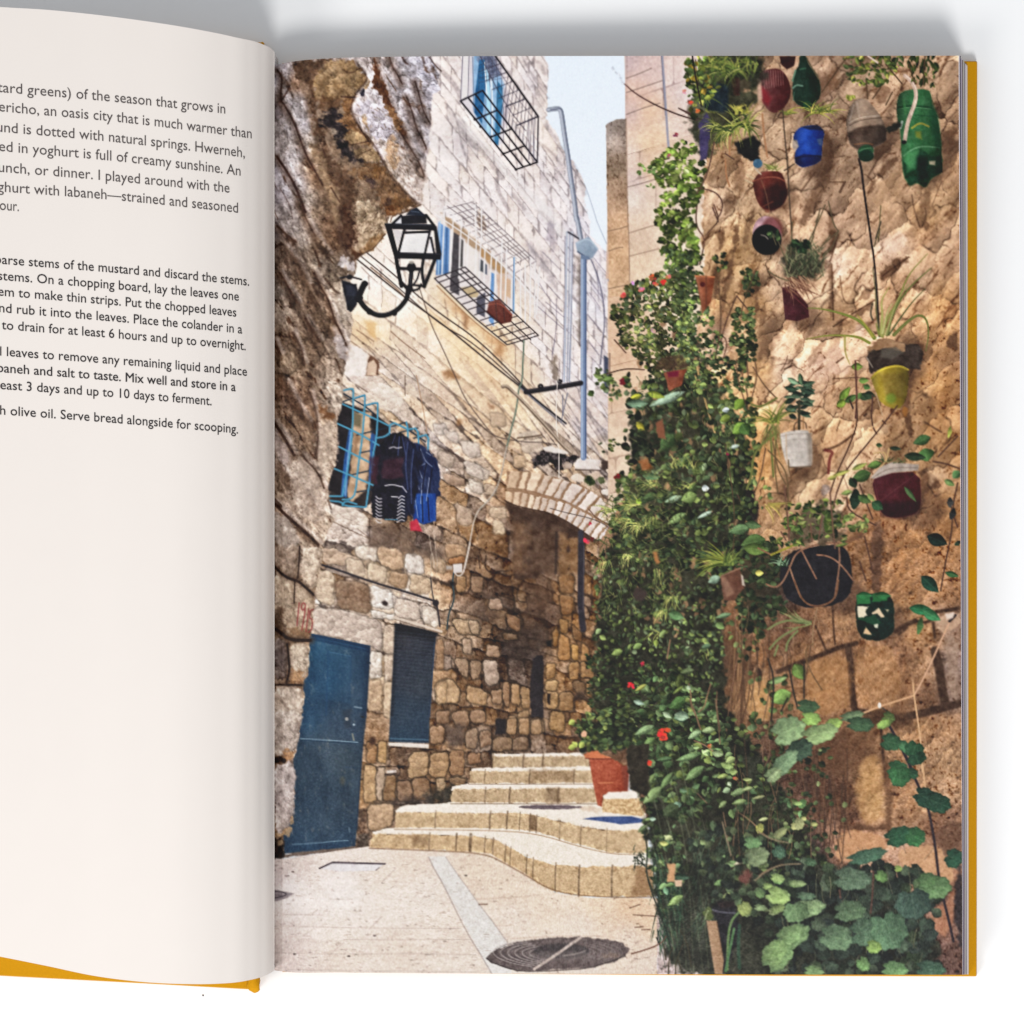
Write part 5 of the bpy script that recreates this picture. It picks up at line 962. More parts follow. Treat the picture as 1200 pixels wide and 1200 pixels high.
for x, y, rx, ry in ((915, 118, 18, 24), (955, 110, 14, 26), (965, 186, 14, 26), (1034, 165, 16, 26), (1098, 190, 16, 36), (916, 232, 18, 18), (912, 285, 18, 18), (945, 372, 18, 16), (1060, 430, 22, 40), (948, 540, 14, 22), (1085, 596, 22, 26), (990, 700, 26, 22), (1045, 732, 16, 22), (845, 380, 10, 26), (900, 395, 12, 30), (884, 336, 10, 16)):
    ell(x, y, rx, ry, (84, 58, 42), rot=20, soft=12, alpha=.62, rough=3, tag=False)
h_, e_, lx, ly = facets(XX, YY, 30, ra, 1.9, 51, .28); hb, eb, lx2, ly2 = facets(XX, YY, 11, ra, 2.2, 57, .3)
st1 = fbm(XX, YY, 5, 311, 4, ra - 6, 3.); st2 = fbm(XX, YY, 2, 317, 3, ra, 1.6)
KR = (h_ - .5) * .34 * (.4 + .6 * hi) - (lx * .5 + ly * .7) * .26 * (.25 + .75 * hi) + (hb - .5) * .09 * (.5 + .5 * hi) - (lx2 * .5 + ly2 * .8) * .05 + st1 * .07 + st2 * .05
KR -= np.clip(1 - e_ / 2.4, 0, 1) * .48 * np.clip(.4 + g1 * 1.5, 0, 1) * (.2 + .8 * hi) + np.clip(st1 - .5, 0, 1) * .4 * hi
ra_ = np.clip(.5 - sdf(rw, XX, YY) / 1.2, 0, 1)
lo = 1 - hi
KR += lo * (fbm(XX, YY, 11, 351, 4) * .13 + fbm(XX, YY, 3.2, 355, 3) * .09 - (lx2 * .5 + ly2) * .10 - np.clip(fbm(XX, YY, 6, 359, 4) - .4, 0, 1) * .5)
C = C * (1 + (ra_ * KR)[..., None] * np.array((.92, 1, 1.05), np.float32))
C = C * (1 + (ra_ * lo)[..., None] * np.array((-.03, .005, .13), np.float32))
line(b4('350,300 400,310 375,350 370,440'), 3.5, (110, 40, 40), .75, tex=10, tag=False)
# coursed blocks further down: open joints in shade
for s, w in (('60,560 180,510 270,478 340,450 430,412 540,385', 5), ('490,410 512,560 510,660 530,795', 7), ('530,795 640,810 700,795', 5), ('620,860 740,845 870,830 1040,790 1170,752', 8), ('1020,430 1045,530 1060,640 1085,770', 9), ('780,310 850,270 900,248', 5), ('900,248 960,262 1000,240', 3), ('1030,192 1100,185 1165,170', 4), ('395,150 400,290 410,390', 1.8), ('290,280 360,440', 2), ('690,880 700,1050 720,1200', 3), ('850,290 800,330', 3), ('1010,260 1020,350', 3)):
    line(b8(s), w * 1.15, (66, 45, 33), .88, soft=2.2, tex=20, tag=False)
shd(b8, '400,930 640,900 690,930 650,1100 600,1200 300,1200 300,1000', (104, 72, 48), 8, 4, .55); shd(b8, '560,820 700,800 900,850 850,900 640,900', (84, 58, 40), 6, 4, .8); shd(b8, '800,620 870,700 860,820 760,830 770,700', (120, 84, 56), 8, 4, .5); shd(b8, '1020,430 1080,460 1110,740 1170,760 1170,800 1070,780', (74, 52, 40), 4, 3, .6)
shd(b8, '1040,200 1160,190 1170,280 1040,330', (192, 160, 134), 4, 3, .8); shd(b8, '1080,330 1170,330 1170,740 1110,720 1080,520', (158, 132, 114), 5, 3, .7, tex=30)
shd(b8, '250,500 470,440 510,560 510,780 420,800 300,830 240,700', (178, 130, 82), 5, 3, .5, tex=26); shd(b8, '540,420 760,380 820,600 780,780 560,800 530,600', (182, 136, 90), 6, 4, .45, tex=34)
shd(c5, '330,410 600,430 640,420 640,380 560,400 440,390', (96, 66, 46), 4, 3, .8); shd(c5, '600,30 650,40 660,420 630,430 620,200', (106, 74, 52), 5, 3, .7); shd(c5, '860,430 1030,360 1030,560 950,600 900,520', (98, 70, 54), 6, 4, .6)
shd(c5, '500,40 590,20 610,240 600,380 500,390 460,240', (202, 156, 102), 7, 3, .6, tex=26); shd(c5, '350,420 620,440 640,520 560,530 420,580 370,600', (196, 148, 108), 3, 3, .85, tex=14); shd(c5, '700,520 900,480 990,640 990,700 900,660 780,640 690,600', (198, 154, 116), 3, 3, .85, tex=14)
shd(c5, '860,860 930,810 990,720 1000,780 960,1000 880,960', (172, 120, 92), 3, 2, .85, tex=14); shd(c5, '990,640 1040,600 1040,1100 1000,1000', (52, 46, 50), 4, 3, .85)
shd(b7, '1010,880 1100,830 1170,900 1170,1130 1020,1130', (196, 152, 100), 5, 3, .7, tex=24)
shd(b7, '880,560 960,480 1000,700 960,900 900,1150 860,1150', (104, 74, 50), 8, 4, .6)
rr = np.random.RandomState(21)
for i in range(26):
    x = rr.uniform(900, 1060); line(b7('%f,%f %f,%f %f,%f %f,%f' % (x, rr.uniform(380, 620), x - 8 + rr.uniform(-20, 20), 760, x - 30 + rr.uniform(-30, 20), 950, x - 60 + rr.uniform(-30, 20), rr.uniform(1000, 1200))), rr.uniform(.8, 2.2), mix((70, 48, 36), (176, 136, 96), rr.rand()), .6, tag=False)
for i in range(34):
    x = rr.uniform(180, 420); y = rr.uniform(-20, 200); line(c5('%f,%f %f,%f %f,%f' % (x, y, x + rr.uniform(-20, 30), y + 160, x + rr.uniform(-30, 60), y + rr.uniform(250, 420))), rr.uniform(.8, 1.8), mix((52, 38, 32), (130, 92, 66), rr.rand() ** 2), .5, tag=False)
ell(*b7('1090,810')[0], 3, 6, (60, 44, 36), rot=-15, soft=2, tag=False)
base()

G1, G2, G3_, G4 = (110, 126, 68), (82, 98, 60), (134, 146, 82), (98, 114, 84)
GD = (66, 82, 56); YG = (158, 160, 74)
def under(s, al=.92, f=ab, c=(34, 38, 29), soft=6, rough=7): poly(f(s), c, soft, rough, 9, 1, al, 14, 4)

# creepers covering the wall between the alley and the pots
begin('pictured_climbing_plants')
under('828,60 900,60 890,120 850,160 825,190 806,150 812,110', .88, c=(46, 50, 36))
under('800,400 820,400 838,450 850,470 880,520 874,560 880,620 862,660 850,700 846,760 850,830 880,870 940,960 960,1010 1060,1040 1100,1090 1100,1150 786,1150 772,1080 764,1030 756,960 752,920 742,880 700,860 694,800 700,740 702,700 708,650 726,610 736,560 740,500 748,470 770,450', .88)
# pale wall glimpses
for i in range(150):
    x, y = rng.uniform(740, 868), rng.uniform(330, 740); ell(x, y, rng.uniform(1.5, 4), rng.uniform(2, 7), mix((176, 136, 98), (120, 90, 66), rng.rand()), soft=2, alpha=.7, rough=2)
# stems
for s in ('690,60 700,200 730,380', '570,400 690,470 800,500'): line(a3(s), 1.2, (62, 44, 40))
for s in ('190,230 270,300 400,375 560,445 705,487', '580,405 660,440'): line(a3(s), 1.3, (78, 56, 54), w2=1.8)
for i in range(16):
    t = i / 15.; q = a3('%f,%f' % (190 - 85 * t, 230 - 120 * t))[0]; ell(q[0] + rng.uniform(-2, 2), q[1] + rng.uniform(-1.5, 1.5), .9, .9, (140, 140, 150), alpha=.7)
for s in ('700,0 690,150 760,240 740,330 720,420', '820,0 860,110 800,170 760,220', '700,980 620,1060 450,1100 380,1080', '980,640 900,830 870,960', '980,640 1060,740', '980,1090 1010,1180', '1050,1100 1060,1200', '120,950 200,1040', '880,1100 920,960 860,900', '60,1190 200,1150 330,1160'): line(a7(s), 1.5, (84, 60, 50))
for s in ('690,0 720,120 760,280 815,450', '680,60 700,120'): line(b3(s), 2.2, (140, 116, 76))
for s in ('1050,0 1120,120 1200,200', '560,520 620,620 660,700', '960,0 1000,100 1015,190', '1100,500 1020,620 1000,760 1060,820', '1130,520 1100,700 1060,800', '920,740 960,840 1000,920', '0,910 60,980 240,1060', '70,760 80,830 180,870', '130,960 160,930 240,960'): line(b3(s), 1.4, (86, 64, 50), .9)
poly(b3('1000,740 1040,760 1080,900 1075,1010 1010,1000'), (40, 36, 34), 3, 2, tex=10)
leafs = [
    ('805,62 840,62 830,100 838,130 822,150 812,130 806,100', 40, (5, 10), (YG, G1, (120, 150, 70)), .35, .2),
    ('765,190 800,165 822,180 826,215 812,250 818,300 790,312 776,290 770,250 780,225', 330, (4, 11), ((124, 150, 64), (112, 140, 60), G3_, (84, 108, 52), (140, 160, 76)), .3, .5),
    ('745,195 760,190 780,215 760,222', 16, (4, 7), (G1, (96, 124, 70)), .6, .2),
    ('772,290 822,300 824,340 800,380 790,330', 200, (4, 9), (GD, G2, (106, 130, 60)), .3, .4),
    ('716,360 740,335 775,320 800,330 810,380 812,410 790,440 770,440 745,420 728,400', 560, (4, 9), (G2, G1, (122, 126, 76), (96, 100, 60), G4, (130, 140, 70)), .3, .4),
    ('792,330 826,355 846,400 848,440 820,470 800,430', 230, (4, 9), (GD, G2, G1), .3, .3),
    ('696,440 712,438 724,450 730,470 718,470', 26, (4, 8), (G1, G4), .5, .3), ('702,520 722,515 722,530 706,530', 8, (4, 7), (GD, G1), .6, 0),
    ('728,440 800,440 830,450 876,470 886,520 872,570 850,590 740,590 722,570 736,540 720,515 740,480', 420, (6, 12), (G2, GD, G1, G4, (70, 88, 60)), .32, .35),
    ('720,580 880,580 880,640 850,680 780,660 715,640', 330, (6, 11), (GD, G2, G1, (80, 104, 70)), .3, .25),
    ('694,650 760,640 800,680 850,690 850,760 830,800 780,800 760,760 700,770 692,730 700,690', 520, (4, 8.5), (G2, G1, GD, (112, 132, 72), G4), .3, .15),
    ('686,770 720,760 780,780 840,800 850,850 780,880 700,860 690,820', 430, (4, 8.5), (G2, GD, G1, (84, 110, 66)), .3, .2),
    ('740,800 800,790 850,850 860,900 850,940 790,960 756,950 744,900', 330, (7, 14), (G1, (92, 124, 78), G2, GD, (120, 146, 96)), .32, .15),
    ('800,930 870,900 950,950 960,1010 900,1030 820,1040 770,1000', 90, (7, 13), (G2, (88, 118, 80), GD), .3, .1),
    ('755,960 800,980 800,1060 775,1070 760,1010', 70, (6, 12), (G2, (110, 132, 84), GD), .35, 0),
    ('880,560 900,555 905,590 885,600', 10, (5, 8), (G2, G1), .6, .3)]
for i, (s, n, size, cols, dk_, rd) in enumerate(leafs):
    scatter(ab(s), int(n * (1.45 if i < 6 else 1.25)), size, cols, dk_, (.4, .75), (-.6, 3.9), 3, rd, seed=i, spot=26 if i < 10 else 34)
# grass-like tufts among them
yg = ((142, 146, 78), (112, 126, 66), (166, 164, 96), (84, 104, 58))
for q, n, L, a0, a1_ in (('300,880 ', 26, 26, 150, 260), ('420,760', 22, 24, 160, 300), ('250,980', 24, 22, 120, 220), ('400,960', 14, 18, 60, 130), ('620,780', 10, 14, 200, 320), ('330,1010', 20, 20, 100, 200), ('560,640', 14, 18, 230, 310), ('640,640', 10, 16, 230, 300), ('150,920', 14, 20, 150, 230)):
    tuft(*b3(q)[0], n, L, a0, a1_, yg, 1.2, 1.3, 8)
for q, n, L, a0, a1_ in (('540,330', 24, 24, 90, 200), ('470,420', 16, 18, 80, 190), ('440,150', 10, 26, 70, 110), ('100,100', 16, 16, 60, 180), ('250,60', 18, 20, 60, 200), ('760,700', 12, 14, 0, 360), ('430,560', 10, 14, 120, 220)):
    tuft(*b7(q)[0], n, L, a0, a1_, yg, 1.1, 1.3, 7)
for i in range(150): blade(rng.uniform(812, 862), rng.uniform(970, 1090), rng.uniform(14, 40), math.radians(rng.uniform(80, 140)), rng.uniform(-.5, .5), 1, mix((40, 52, 44), (84, 102, 78), rng.rand() ** 2))
for i in range(120): blade(rng.uniform(766, 800), rng.uniform(1000, 1100), rng.uniform(14, 40), math.radians(rng.uniform(60, 110)), rng.uniform(-.4, .4), 1.3, mix((34, 52, 42), (76, 104, 78), rng.rand() ** 2))
for i in range(90):                                      # deep shade near the foot of the wall: faint trailing stems
    x, y = rng.uniform(800, 1100), rng.uniform(960, 1140)
    line([(x, y), (x + rng.uniform(-12, 12), y + rng.uniform(4, 16)), (x + rng.uniform(-16, 16), y + rng.uniform(14, 34))], .8, mix((54, 52, 52), (96, 88, 78), rng.rand()), .5)
for i in range(26): x = 780 + i * 2.6; line([(x - 40, rng.uniform(870, 960)), (x - 8, 1000 + rng.uniform(-20, 40)), (x + rng.uniform(-4, 14), 1140)], .9, mix((44, 50, 46), (100, 108, 84), rng.rand()), .6) if i % 2 else None
# roots and dry stems
for s in ('640,880 655,960 650,1020 690,1090 715,1170', '780,880 750,980 740,1030 700,1060', '820,930 815,1020 840,1180', '880,1180 900,1000 960,640 1040,560', '520,600 500,720', '930,400 940,520 950,600', '1100,200 1150,250 1200,268', '1040,240 1060,150 1090,120', '940,470 1030,380 1040,300', '1120,590 1160,530 1200,500', '1120,600 1150,740 1180,850', '1170,960 1175,1120'): line(b7(s), 1.5, (124, 92, 72), .9)
for s in ('590,0 620,60 650,170', '620,262 690,290 740,330', '755,0 770,130 785,280', '805,720 830,860 850,1000', '640,600 700,660', '900,720 980,770 1080,880 1200,920', '680,850 720,950', '1000,1150 1080,1090 1190,1050'): line(c4(s), 1.5, (122, 96, 76), .85)
for s in ('650,40 700,120 745,240', '690,60 700,180'): pass
vm = ID == cur
vs = .08 + fbm(XX, YY, 20, 341, 3) * .34 + fbm(XX, YY, 7, 345, 2) * .12
C = np.where(vm[..., None], C * np.clip(1.03 + vs, .5, 1.35)[..., None], C)
# clumps hanging free on the rock beside the creepers
for s, n, sz in (('868,318 880,314 890,322 888,346 874,348', 40, (5, 9)), ('862,362 882,360 886,384 884,420 866,424 856,396', 110, (5, 9)), ('836,300 850,296 852,312 840,318', 18, (4, 8)), ('850,420 874,424 882,452 862,470 848,450', 60, (5, 9)), ('884,640 908,630 914,660 896,690 880,680', 60, (6, 11)), ('860,690 900,690 890,760 866,780 850,740', 60, (5, 10)), ('700,430 716,436 712,452 698,448', 14, (4, 7)), ('846,470 884,470 890,540 880,600 850,600', 150, (5, 11)), ('846,840 900,840 930,900 960,960 900,960 850,900', 90, (6, 11))):
    scatter(ab(s), n, sz, (G2, G1, GD, (120, 138, 84)), .35, (.45, .75), (-.6, 3.9), 2, .4, seed=n, spot=14)
for s in ('885,318 872,350 868,372', '884,420 888,440 880,470', '862,424 866,450 876,480', '888,640 884,700 890,760 880,820', '872,700 868,760 874,830', '905,690 900,760 905,850', '850,520 862,600 858,660', '842,330 846,380 838,420'): line(ab(s), 1.3, (88, 66, 50), .9)
under('866,640 912,636 918,700 884,742 866,712', .7); scatter(ab('862,634 914,630 922,712 884,752 862,716'), 130, (6, 11), (GD, G2, (70, 92, 62), (96, 120, 74)), .3, (.45, .75), (-.6, 3.9), 3, .3, seed=91, spot=14)
scatter(c5('0,40 330,-20 420,300 330,620 0,600'), 90, (5, 9.5), (GD, G2, (104, 124, 80), (140, 156, 104)), .35, (.45, .8), (-.6, 3.9), 3, .5, seed=92, spot=16)
scatter(ab('880,790 930,780 936,850 900,880 876,850'), 30, (6, 11), (G2, (110, 136, 80)), .45, (.5, .8), (-.6, 3.9), 3, .6, seed=93)
for i in range(60):
    x, y = rng.uniform(860, 960), rng.uniform(700, 980); line([(x, y), (x + rng.uniform(-8, 8), y + 14), (x + rng.uniform(-12, 8), y + rng.uniform(28, 60))], rng.uniform(.8, 1.5), mix((58, 44, 36), (150, 116, 88), rng.rand()), .7)
# larger single leaves
for f, q, L, Wd, an, c in ((b3, '310,235', 26, 10, .0, (104, 132, 108)), (b3, '500,205', 46, 10, 2.75, (146, 172, 150)), (b3, '430,180', 22, 8, .25, (148, 164, 62)), (b3, '300,190', 14, 6, 2.9, (176, 178, 56)), (b3, '330,380', 14, 8, .8, (172, 164, 52)), (b3, '640,835', 20, 14, 2.8, (122, 146, 84)), (b3, '745,775', 9, 8, 0, (196, 210, 214)), (b3, '540,845', 22, 7, 2.8, (142, 166, 140)), (b3, '740,945', 20, 5, 2.7, (160, 186, 168)), (b3, '960,240', 16, 12, 2.2, (120, 150, 60)), (b3, '960,395', 20, 13, 2.5, (116, 152, 64)), (b3, '1000,400', 15, 15, 1, (70, 100, 52)),
                       (b3, '875,275', 9, 6, 2.9, (190, 206, 220)), (b3, '930,510', 13, 5, 2.9, (170, 190, 180)), (b3, '870,330', 14, 9, 2.7, (120, 140, 60)), (b3, '400,700', 22, 8, .1, (96, 130, 90)), (b3, '560,970', 26, 9, 2.6, (130, 158, 100)), (b3, '960,1040', 26, 12, 2.9, (96, 126, 84)), (b3, '1050,1010', 20, 10, .2, (84, 110, 72)), (b3, '1050,1120', 30, 18, 2.9, (78, 104, 58)), (b3, '320,860', 8, 6, .5, (140, 170, 60)), (b3, '390,830', 18, 10, 2.9, (78, 100, 62)), (b3, '500,480', 24, 16, 2.3, (72, 98, 58)), (b3, '120,80', 16, 7, 3, (104, 128, 72)), (b3, '60,60', 12, 6, .4, (120, 140, 84)), (b3, '15,170', 8, 8, 1, (70, 90, 50)),
                       (b7, '800,215', 16, 10, 2.7, (132, 160, 138)), (b7, '560,445', 20, 11, .3, (92, 128, 84)), (b7, '860,445', 20, 6, 2.9, (110, 142, 104)), (b7, '840,510', 12, 8, .6, (112, 140, 84)), (b7, '590,1090', 18, 13, 2.9, (92, 124, 96)), (b7, '560,1010', 20, 12, 2.6, (78, 112, 62)), (b7, '630,800', 16, 8, 2.9, (96, 112, 76)), (b7, '180,680', 14, 8, 2.8, (134, 158, 86)), (b7, '310,640', 12, 7, 2.7, (120, 146, 84)), (b7, '60,545', 9, 6, 2.3, (136, 160, 110)), (b7, '90,585', 9, 6, .6, (140, 160, 90)), (b7, '470,560', 12, 5, 2.3, (128, 150, 90)), (b7, '430,620', 9, 6, 1.6, (130, 150, 70)), (b7, '1070,20', 30, 14, .1, (92, 116, 58)),
                       (b7, '1090,172', 10, 7, 0, (206, 196, 96)), (b7, '750,640', 12, 6, 2.9, (84, 110, 84)), (b7, '320,1000', 14, 6, .3, (150, 178, 160)), (b7, '330,905', 16, 5, 2.6, (156, 160, 80)), (b7, '570,920', 16, 4, 2.5, (120, 140, 70)), (b7, '640,905', 6, 5, 1, (150, 170, 140)), (b7, '500,1080', 12, 6, .6, (150, 172, 140)), (b7, '270,1115', 10, 7, .4, (176, 196, 130))):
    leaf(*f(q)[0], L, Wd, an, c, 16)
for q, L, Wd, an, c in (('540,105', 18, 11, .2, (134, 160, 134)), ('520,15', 18, 13, 2.6, (78, 112, 62)), ('710,195', 16, 8, 3, (142, 164, 116)), ('620,225', 18, 8, 2.6, (134, 162, 120)), ('575,370', 28, 8, 2.9, (112, 142, 96)), ('620,470', 28, 11, 2.5, (120, 150, 98)), ('350,610', 30, 12, 2.4, (132, 158, 104)), ('440,520', 26, 8, 2.2, (110, 138, 88)), ('335,520', 20, 7, 2.2, (122, 146, 90)), ('275,495', 14, 6, 2.7, (112, 136, 72)), ('330,270', 18, 8, 2.5, (110, 140, 84)), ('300,195', 26, 9, 2.7, (128, 156, 110)), ('215,320', 12, 5, 2.1, (130, 150, 120)), ('430,380', 20, 6, 3, (78, 106, 70)),
                        ('770,345', 14, 8, .2, (142, 164, 120)), ('830,420', 16, 9, .3, (138, 162, 100)), ('800,490', 14, 6, 2.9, (146, 166, 96)), ('850,385', 12, 8, 2.7, (150, 170, 110)), ('870,460', 10, 8, 0, (130, 150, 90)), ('845,538', 6, 5, 1, (160, 182, 150)), ('825,580', 10, 7, 2.7, (140, 166, 130)), ('900,590', 20, 8, 2.8, (122, 146, 100)), ('960,570', 14, 5, 2.9, (144, 160, 110)), ('905,655', 18, 7, 2.9, (126, 148, 96)), ('800,670', 13, 6, 2.4, (126, 146, 96)), ('860,730', 12, 8, 1.3, (96, 120, 74)), ('960,510', 12, 4, .0, (146, 160, 100)), ('1030,625', 16, 4, 2.9, (150, 156, 110)), ('1060,765', 12, 4, 2.9, (176, 186, 130)), ('1035,820', 10, 8, 1.6, (150, 152, 80)),
                        ('1160,850', 16, 6, 2.4, (150, 170, 110)), ('510,675', 9, 10, 1.4, (128, 162, 138)), ('470,710', 22, 16, 2.6, (70, 84, 58)), ('550,580', 10, 5, .3, (92, 120, 92)), ('455,880', 12, 5, .4, (176, 190, 140)), ('430,920', 10, 6, 0, (160, 176, 96)), ('355,762', 8, 5, 0, (150, 180, 160)), ('790,1000', 14, 8, 2.6, (138, 172, 112)), ('860,1050', 14, 8, 2.9, (112, 140, 92)), ('920,1035', 12, 4, 2.9, (196, 180, 150)), ('780,1170', 14, 7, 2.9, (110, 136, 90)), ('1150,1140', 16, 10, 2.9, (140, 170, 110)), ('990,180', 9, 12, 1.4, (96, 116, 80))):
    leaf(*c4(q)[0], L, Wd, an, c, 18)
# trailing stem at the foot
line(c8('190,80 215,200 200,340 250,500 300,620 340,740 370,860'), 1.6, (44, 54, 48)); line(c8('130,240 200,300'), 1.2, (44, 54, 48)); line(c8('200,330 250,470 340,640'), 1.2, (60, 66, 52))
for s in ('345,990 350,880 370,820', '390,990 395,900 440,800', '490,940 470,800 420,700', '330,900 315,800', '410,900 430,980'): line(c8(s), 1.4, (70, 64, 48))
line(c8('110,860 200,835 300,795 330,750'), 1.4, (120, 84, 70), .9)
for i in range(26):
    q = c8('%f,%f' % (rng.uniform(115, 190), rng.uniform(190, 300)))[0]; blade(q[0], q[1], rng.uniform(4, 9), rng.uniform(0, 6.28), .3, 1.3, mix((38, 46, 40), (70, 84, 64), rng.rand()))
for q, L, Wd, an, c in (('345,120', 10, 6, 2.8, (172, 184, 130)), ('315,155', 10, 5, .2, (182, 186, 110)), ('310,430', 12, 7, 2.6, (128, 162, 108)), ('330,460', 10, 6, 1.2, (120, 164, 130)), ('390,520', 22, 9, 2.55, (140, 168, 104)), ('430,370', 20, 8, .1, (58, 82, 66)), ('400,300', 10, 6, 2.7, (110, 140, 100)), ('180,60', 14, 6, 2.5, (110, 128, 90)), ('355,420', 10, 5, 2.9, (110, 140, 90)), ('670,410', 14, 7, 2.9, (112, 146, 92)), ('720,485', 16, 5, 2.6, (136, 150, 96)), ('790,505', 10, 7, .2, (120, 136, 70)), ('680,245', 12, 8, 2.7, (140, 176, 116)), ('740,290', 12, 6, .2, (120, 146, 100)), ('800,275', 16, 5, 2.7, (196, 184, 160))):
    leaf(*c8(q)[0], L, Wd, an, c, 16)
poly(c8('340,290 385,290 385,400 340,400'), (196, 152, 112), 2, 2); poly(c8('385,390 435,388 430,430 390,430'), (206, 172, 146), 1.5)
for f, q, r, c in ((a7, '390,510', 5, (196, 84, 64)), (a7, '465,545', 4, (206, 60, 52)), (a7, '185,635', 4, (190, 84, 72)), (a7, '310,590', 4, (202, 120, 132)), (a7, '390,885', 3.5, (216, 150, 164)), (a7, '255,545', 3, (210, 170, 184)), (a7, '500,500', 3.5, (190, 100, 90)), (a7, '410,560', 4, (200, 96, 76)),
                (a3, '655,365', 4, (206, 76, 70)), (a3, '610,285', 3, (214, 140, 140)), (a3, '700,420', 3.5, (190, 110, 60)), (a3, '550,590', 3.5, (150, 70, 84)), (a3, '500,740', 3, (140, 84, 96)), (a3, '655,205', 5, (214, 158, 40)),
                (b3, '215,95', 5, (122, 28, 50)), (b3, '182,693', 4, (130, 30, 44)), (b3, '10,1000', 3, (200, 40, 60)), (b3, '25,1100', 3, (120, 40, 40)), (b7, '345,755', 3.5, (196, 44, 64)), (b7, '272,890', 4.5, (220, 40, 58)), (b7, '465,1185', 4, (220, 60, 44)), (c4, '410,225', 7, (222, 58, 44)), (c4, '445,195', 4.5, (214, 66, 48)), (c4, '335,403', 4, (222, 60, 50)), (c4, '295,437', 3, (220, 58, 48)), (c4, '880,500', 2.5, (190, 110, 80)), (c4, '715,295', 3, (196, 110, 60)), (b2, '1020,1000', 4, (204, 64, 84)), (b3, '890,560', 2, (120, 30, 60)), (b4, '130,780', 2.4, (180, 40, 40))):
    x, y = f(q)[0]
    for k in range(7): ell(x + rng.uniform(-.6, .6) * r, y + rng.uniform(-.6, .6) * r, r * .42, r * .36, tuple(min(255, v * rng.uniform(.75, 1.25)) for v in c), rough=.8)
for i in range(520):
    x, y = rng.uniform(702, 800), rng.uniform(545, 720)
    if sdf(ab('716,580 740,540 800,560 812,700 700,720 696,650'), np.array([[x]], np.float32), np.array([[y]], np.float32))[0, 0] < 0: blade(x, y, rng.uniform(5, 15), rng.uniform(.2, 2.9) + (3.1 if rng.rand() < .25 else 0), rng.uniform(-.9, .9), 1.0, mix((54, 68, 40), (150, 150, 92), rng.rand() ** 1.5))
for i in range(260):
    x, y = rng.uniform(740, 860), rng.uniform(440, 640); blade(x, y, rng.uniform(4, 12), rng.uniform(0, 6.28), rng.uniform(-.9, .9), .9, mix((40, 52, 34), (150, 150, 100), rng.rand() ** 1.5))
begin('pictured_geranium')                # in the big terracotta pot
poly(ab('734,872 760,872 760,935 738,925'), (52, 46, 36), 2, 2, tex=16); under('676,850 690,842 730,838 742,850 740,880 690,882 680,872', .9)
scatter(ab('672,848 690,836 728,830 742,845 744,878 706,880 682,878'), 170, (5, 9), (G2, G1, (140, 156, 84), (92, 118, 70), GD), .35, (.5, .8), (-.6, 3.9), 3, .5, seed=50, spot=14)
for q in ('420,40', '490,200', '440,195', '420,215'): leaf(*c3(q)[0], 9, 7, rng.uniform(0, 6), (164, 178, 90), 12)
ell(*c3('505,120')[0], 3.6, 3.2, (214, 160, 130), rough=1.5, tex=20)
base()

# ---- pots, cans and bottles hung on the wall
begin('pictured_hanging_pot', 'red striped pot')
poly(a4('70,30 170,30 160,90 115,112 80,80'), (58, 30, 26), 1.3, tex=10)
poly(a4('-60,150 -30,120 10,108 60,104 100,130 132,192 142,262 112,332 50,382 0,362 -40,300'), (92, 40, 42), 1.3, sm=1, tex=10, grad=(0, -70)); poly(a4('-50,215 -10,240 20,290 0,330 -30,310'), (150, 34, 46), 5, alpha=.75)
for i in range(9): line(a4('%d,%d %d,%d' % (-30 + i * 15, 118, -20 + i * 14, 230 - i * 3)), 1, (190, 150, 144), .5)
begin('pictured_bottle_planter', 'dark green bottle hung upside down')
poly(a4('190,25 235,25 250,90 292,122 322,200 322,280 284,322 262,345 240,370 212,340 172,322 150,280 150,182 165,122 192,80'), (26, 52, 40), 1.3, sm=1, tex=8, grad=(20, -28))
line(a4('168,118 150,180'), 2.2, (96, 140, 116), .8); line(a4('152,225 175,205 210,212'), 2, (120, 160, 140), .8); line(a4('195,110 230,105'), 1.6, (70, 120, 92), .8); line(a4('160,250 155,300'), 1.2, (70, 116, 92), .7); poly(a4('235,130 300,150 310,260 250,250'), (10, 34, 26), 5, alpha=.7); line(a4('240,50 275,110 310,170'), 1.6, (110, 96, 70)); ell(*a4('240,325')[0], 5, 4, (30, 70, 46))
begin('pictured_hanging_can', 'blue paint can with a torn rim')
poly(a4('160,500 200,460 300,450 348,490 332,560 326,660 292,690 210,714 165,682 163,620 185,580 152,540'), (26, 68, 168), 1.3, sm=1, tex=10, grad=(10, -34)); poly(a4('165,650 220,628 328,640 322,668 292,690 212,712 168,684'), (18, 36, 92), 1.5, tex=10); poly(a4('150,540 178,545 188,585 162,605 150,590'), (176, 160, 150), 2); poly(a4('300,540 332,530 328,580 310,570'), (140, 150, 170), 2.5, alpha=.6)
poly(a4('200,462 300,450 345,485 250,480'), (30, 34, 60), 2, alpha=.85); line(a4('165,655 240,640 325,640'), 1, (14, 22, 60))
shade_sides(a4('160,500 200,460 300,450 348,490 332,560 326,660 292,690 210,714 165,682 163,620 185,580 152,540'), .4, .4)
begin('pictured_bottle_planter', 'clear bottle with a green cap')
poly(a4('528,300 560,288 602,290 640,332 692,402 726,482 722,542 692,570 642,592 652,640 602,682 556,662 542,602 502,572 482,490 478,420 500,340'), (158, 134, 116), 1.4, sm=1, tex=12, grad=(10, -26))
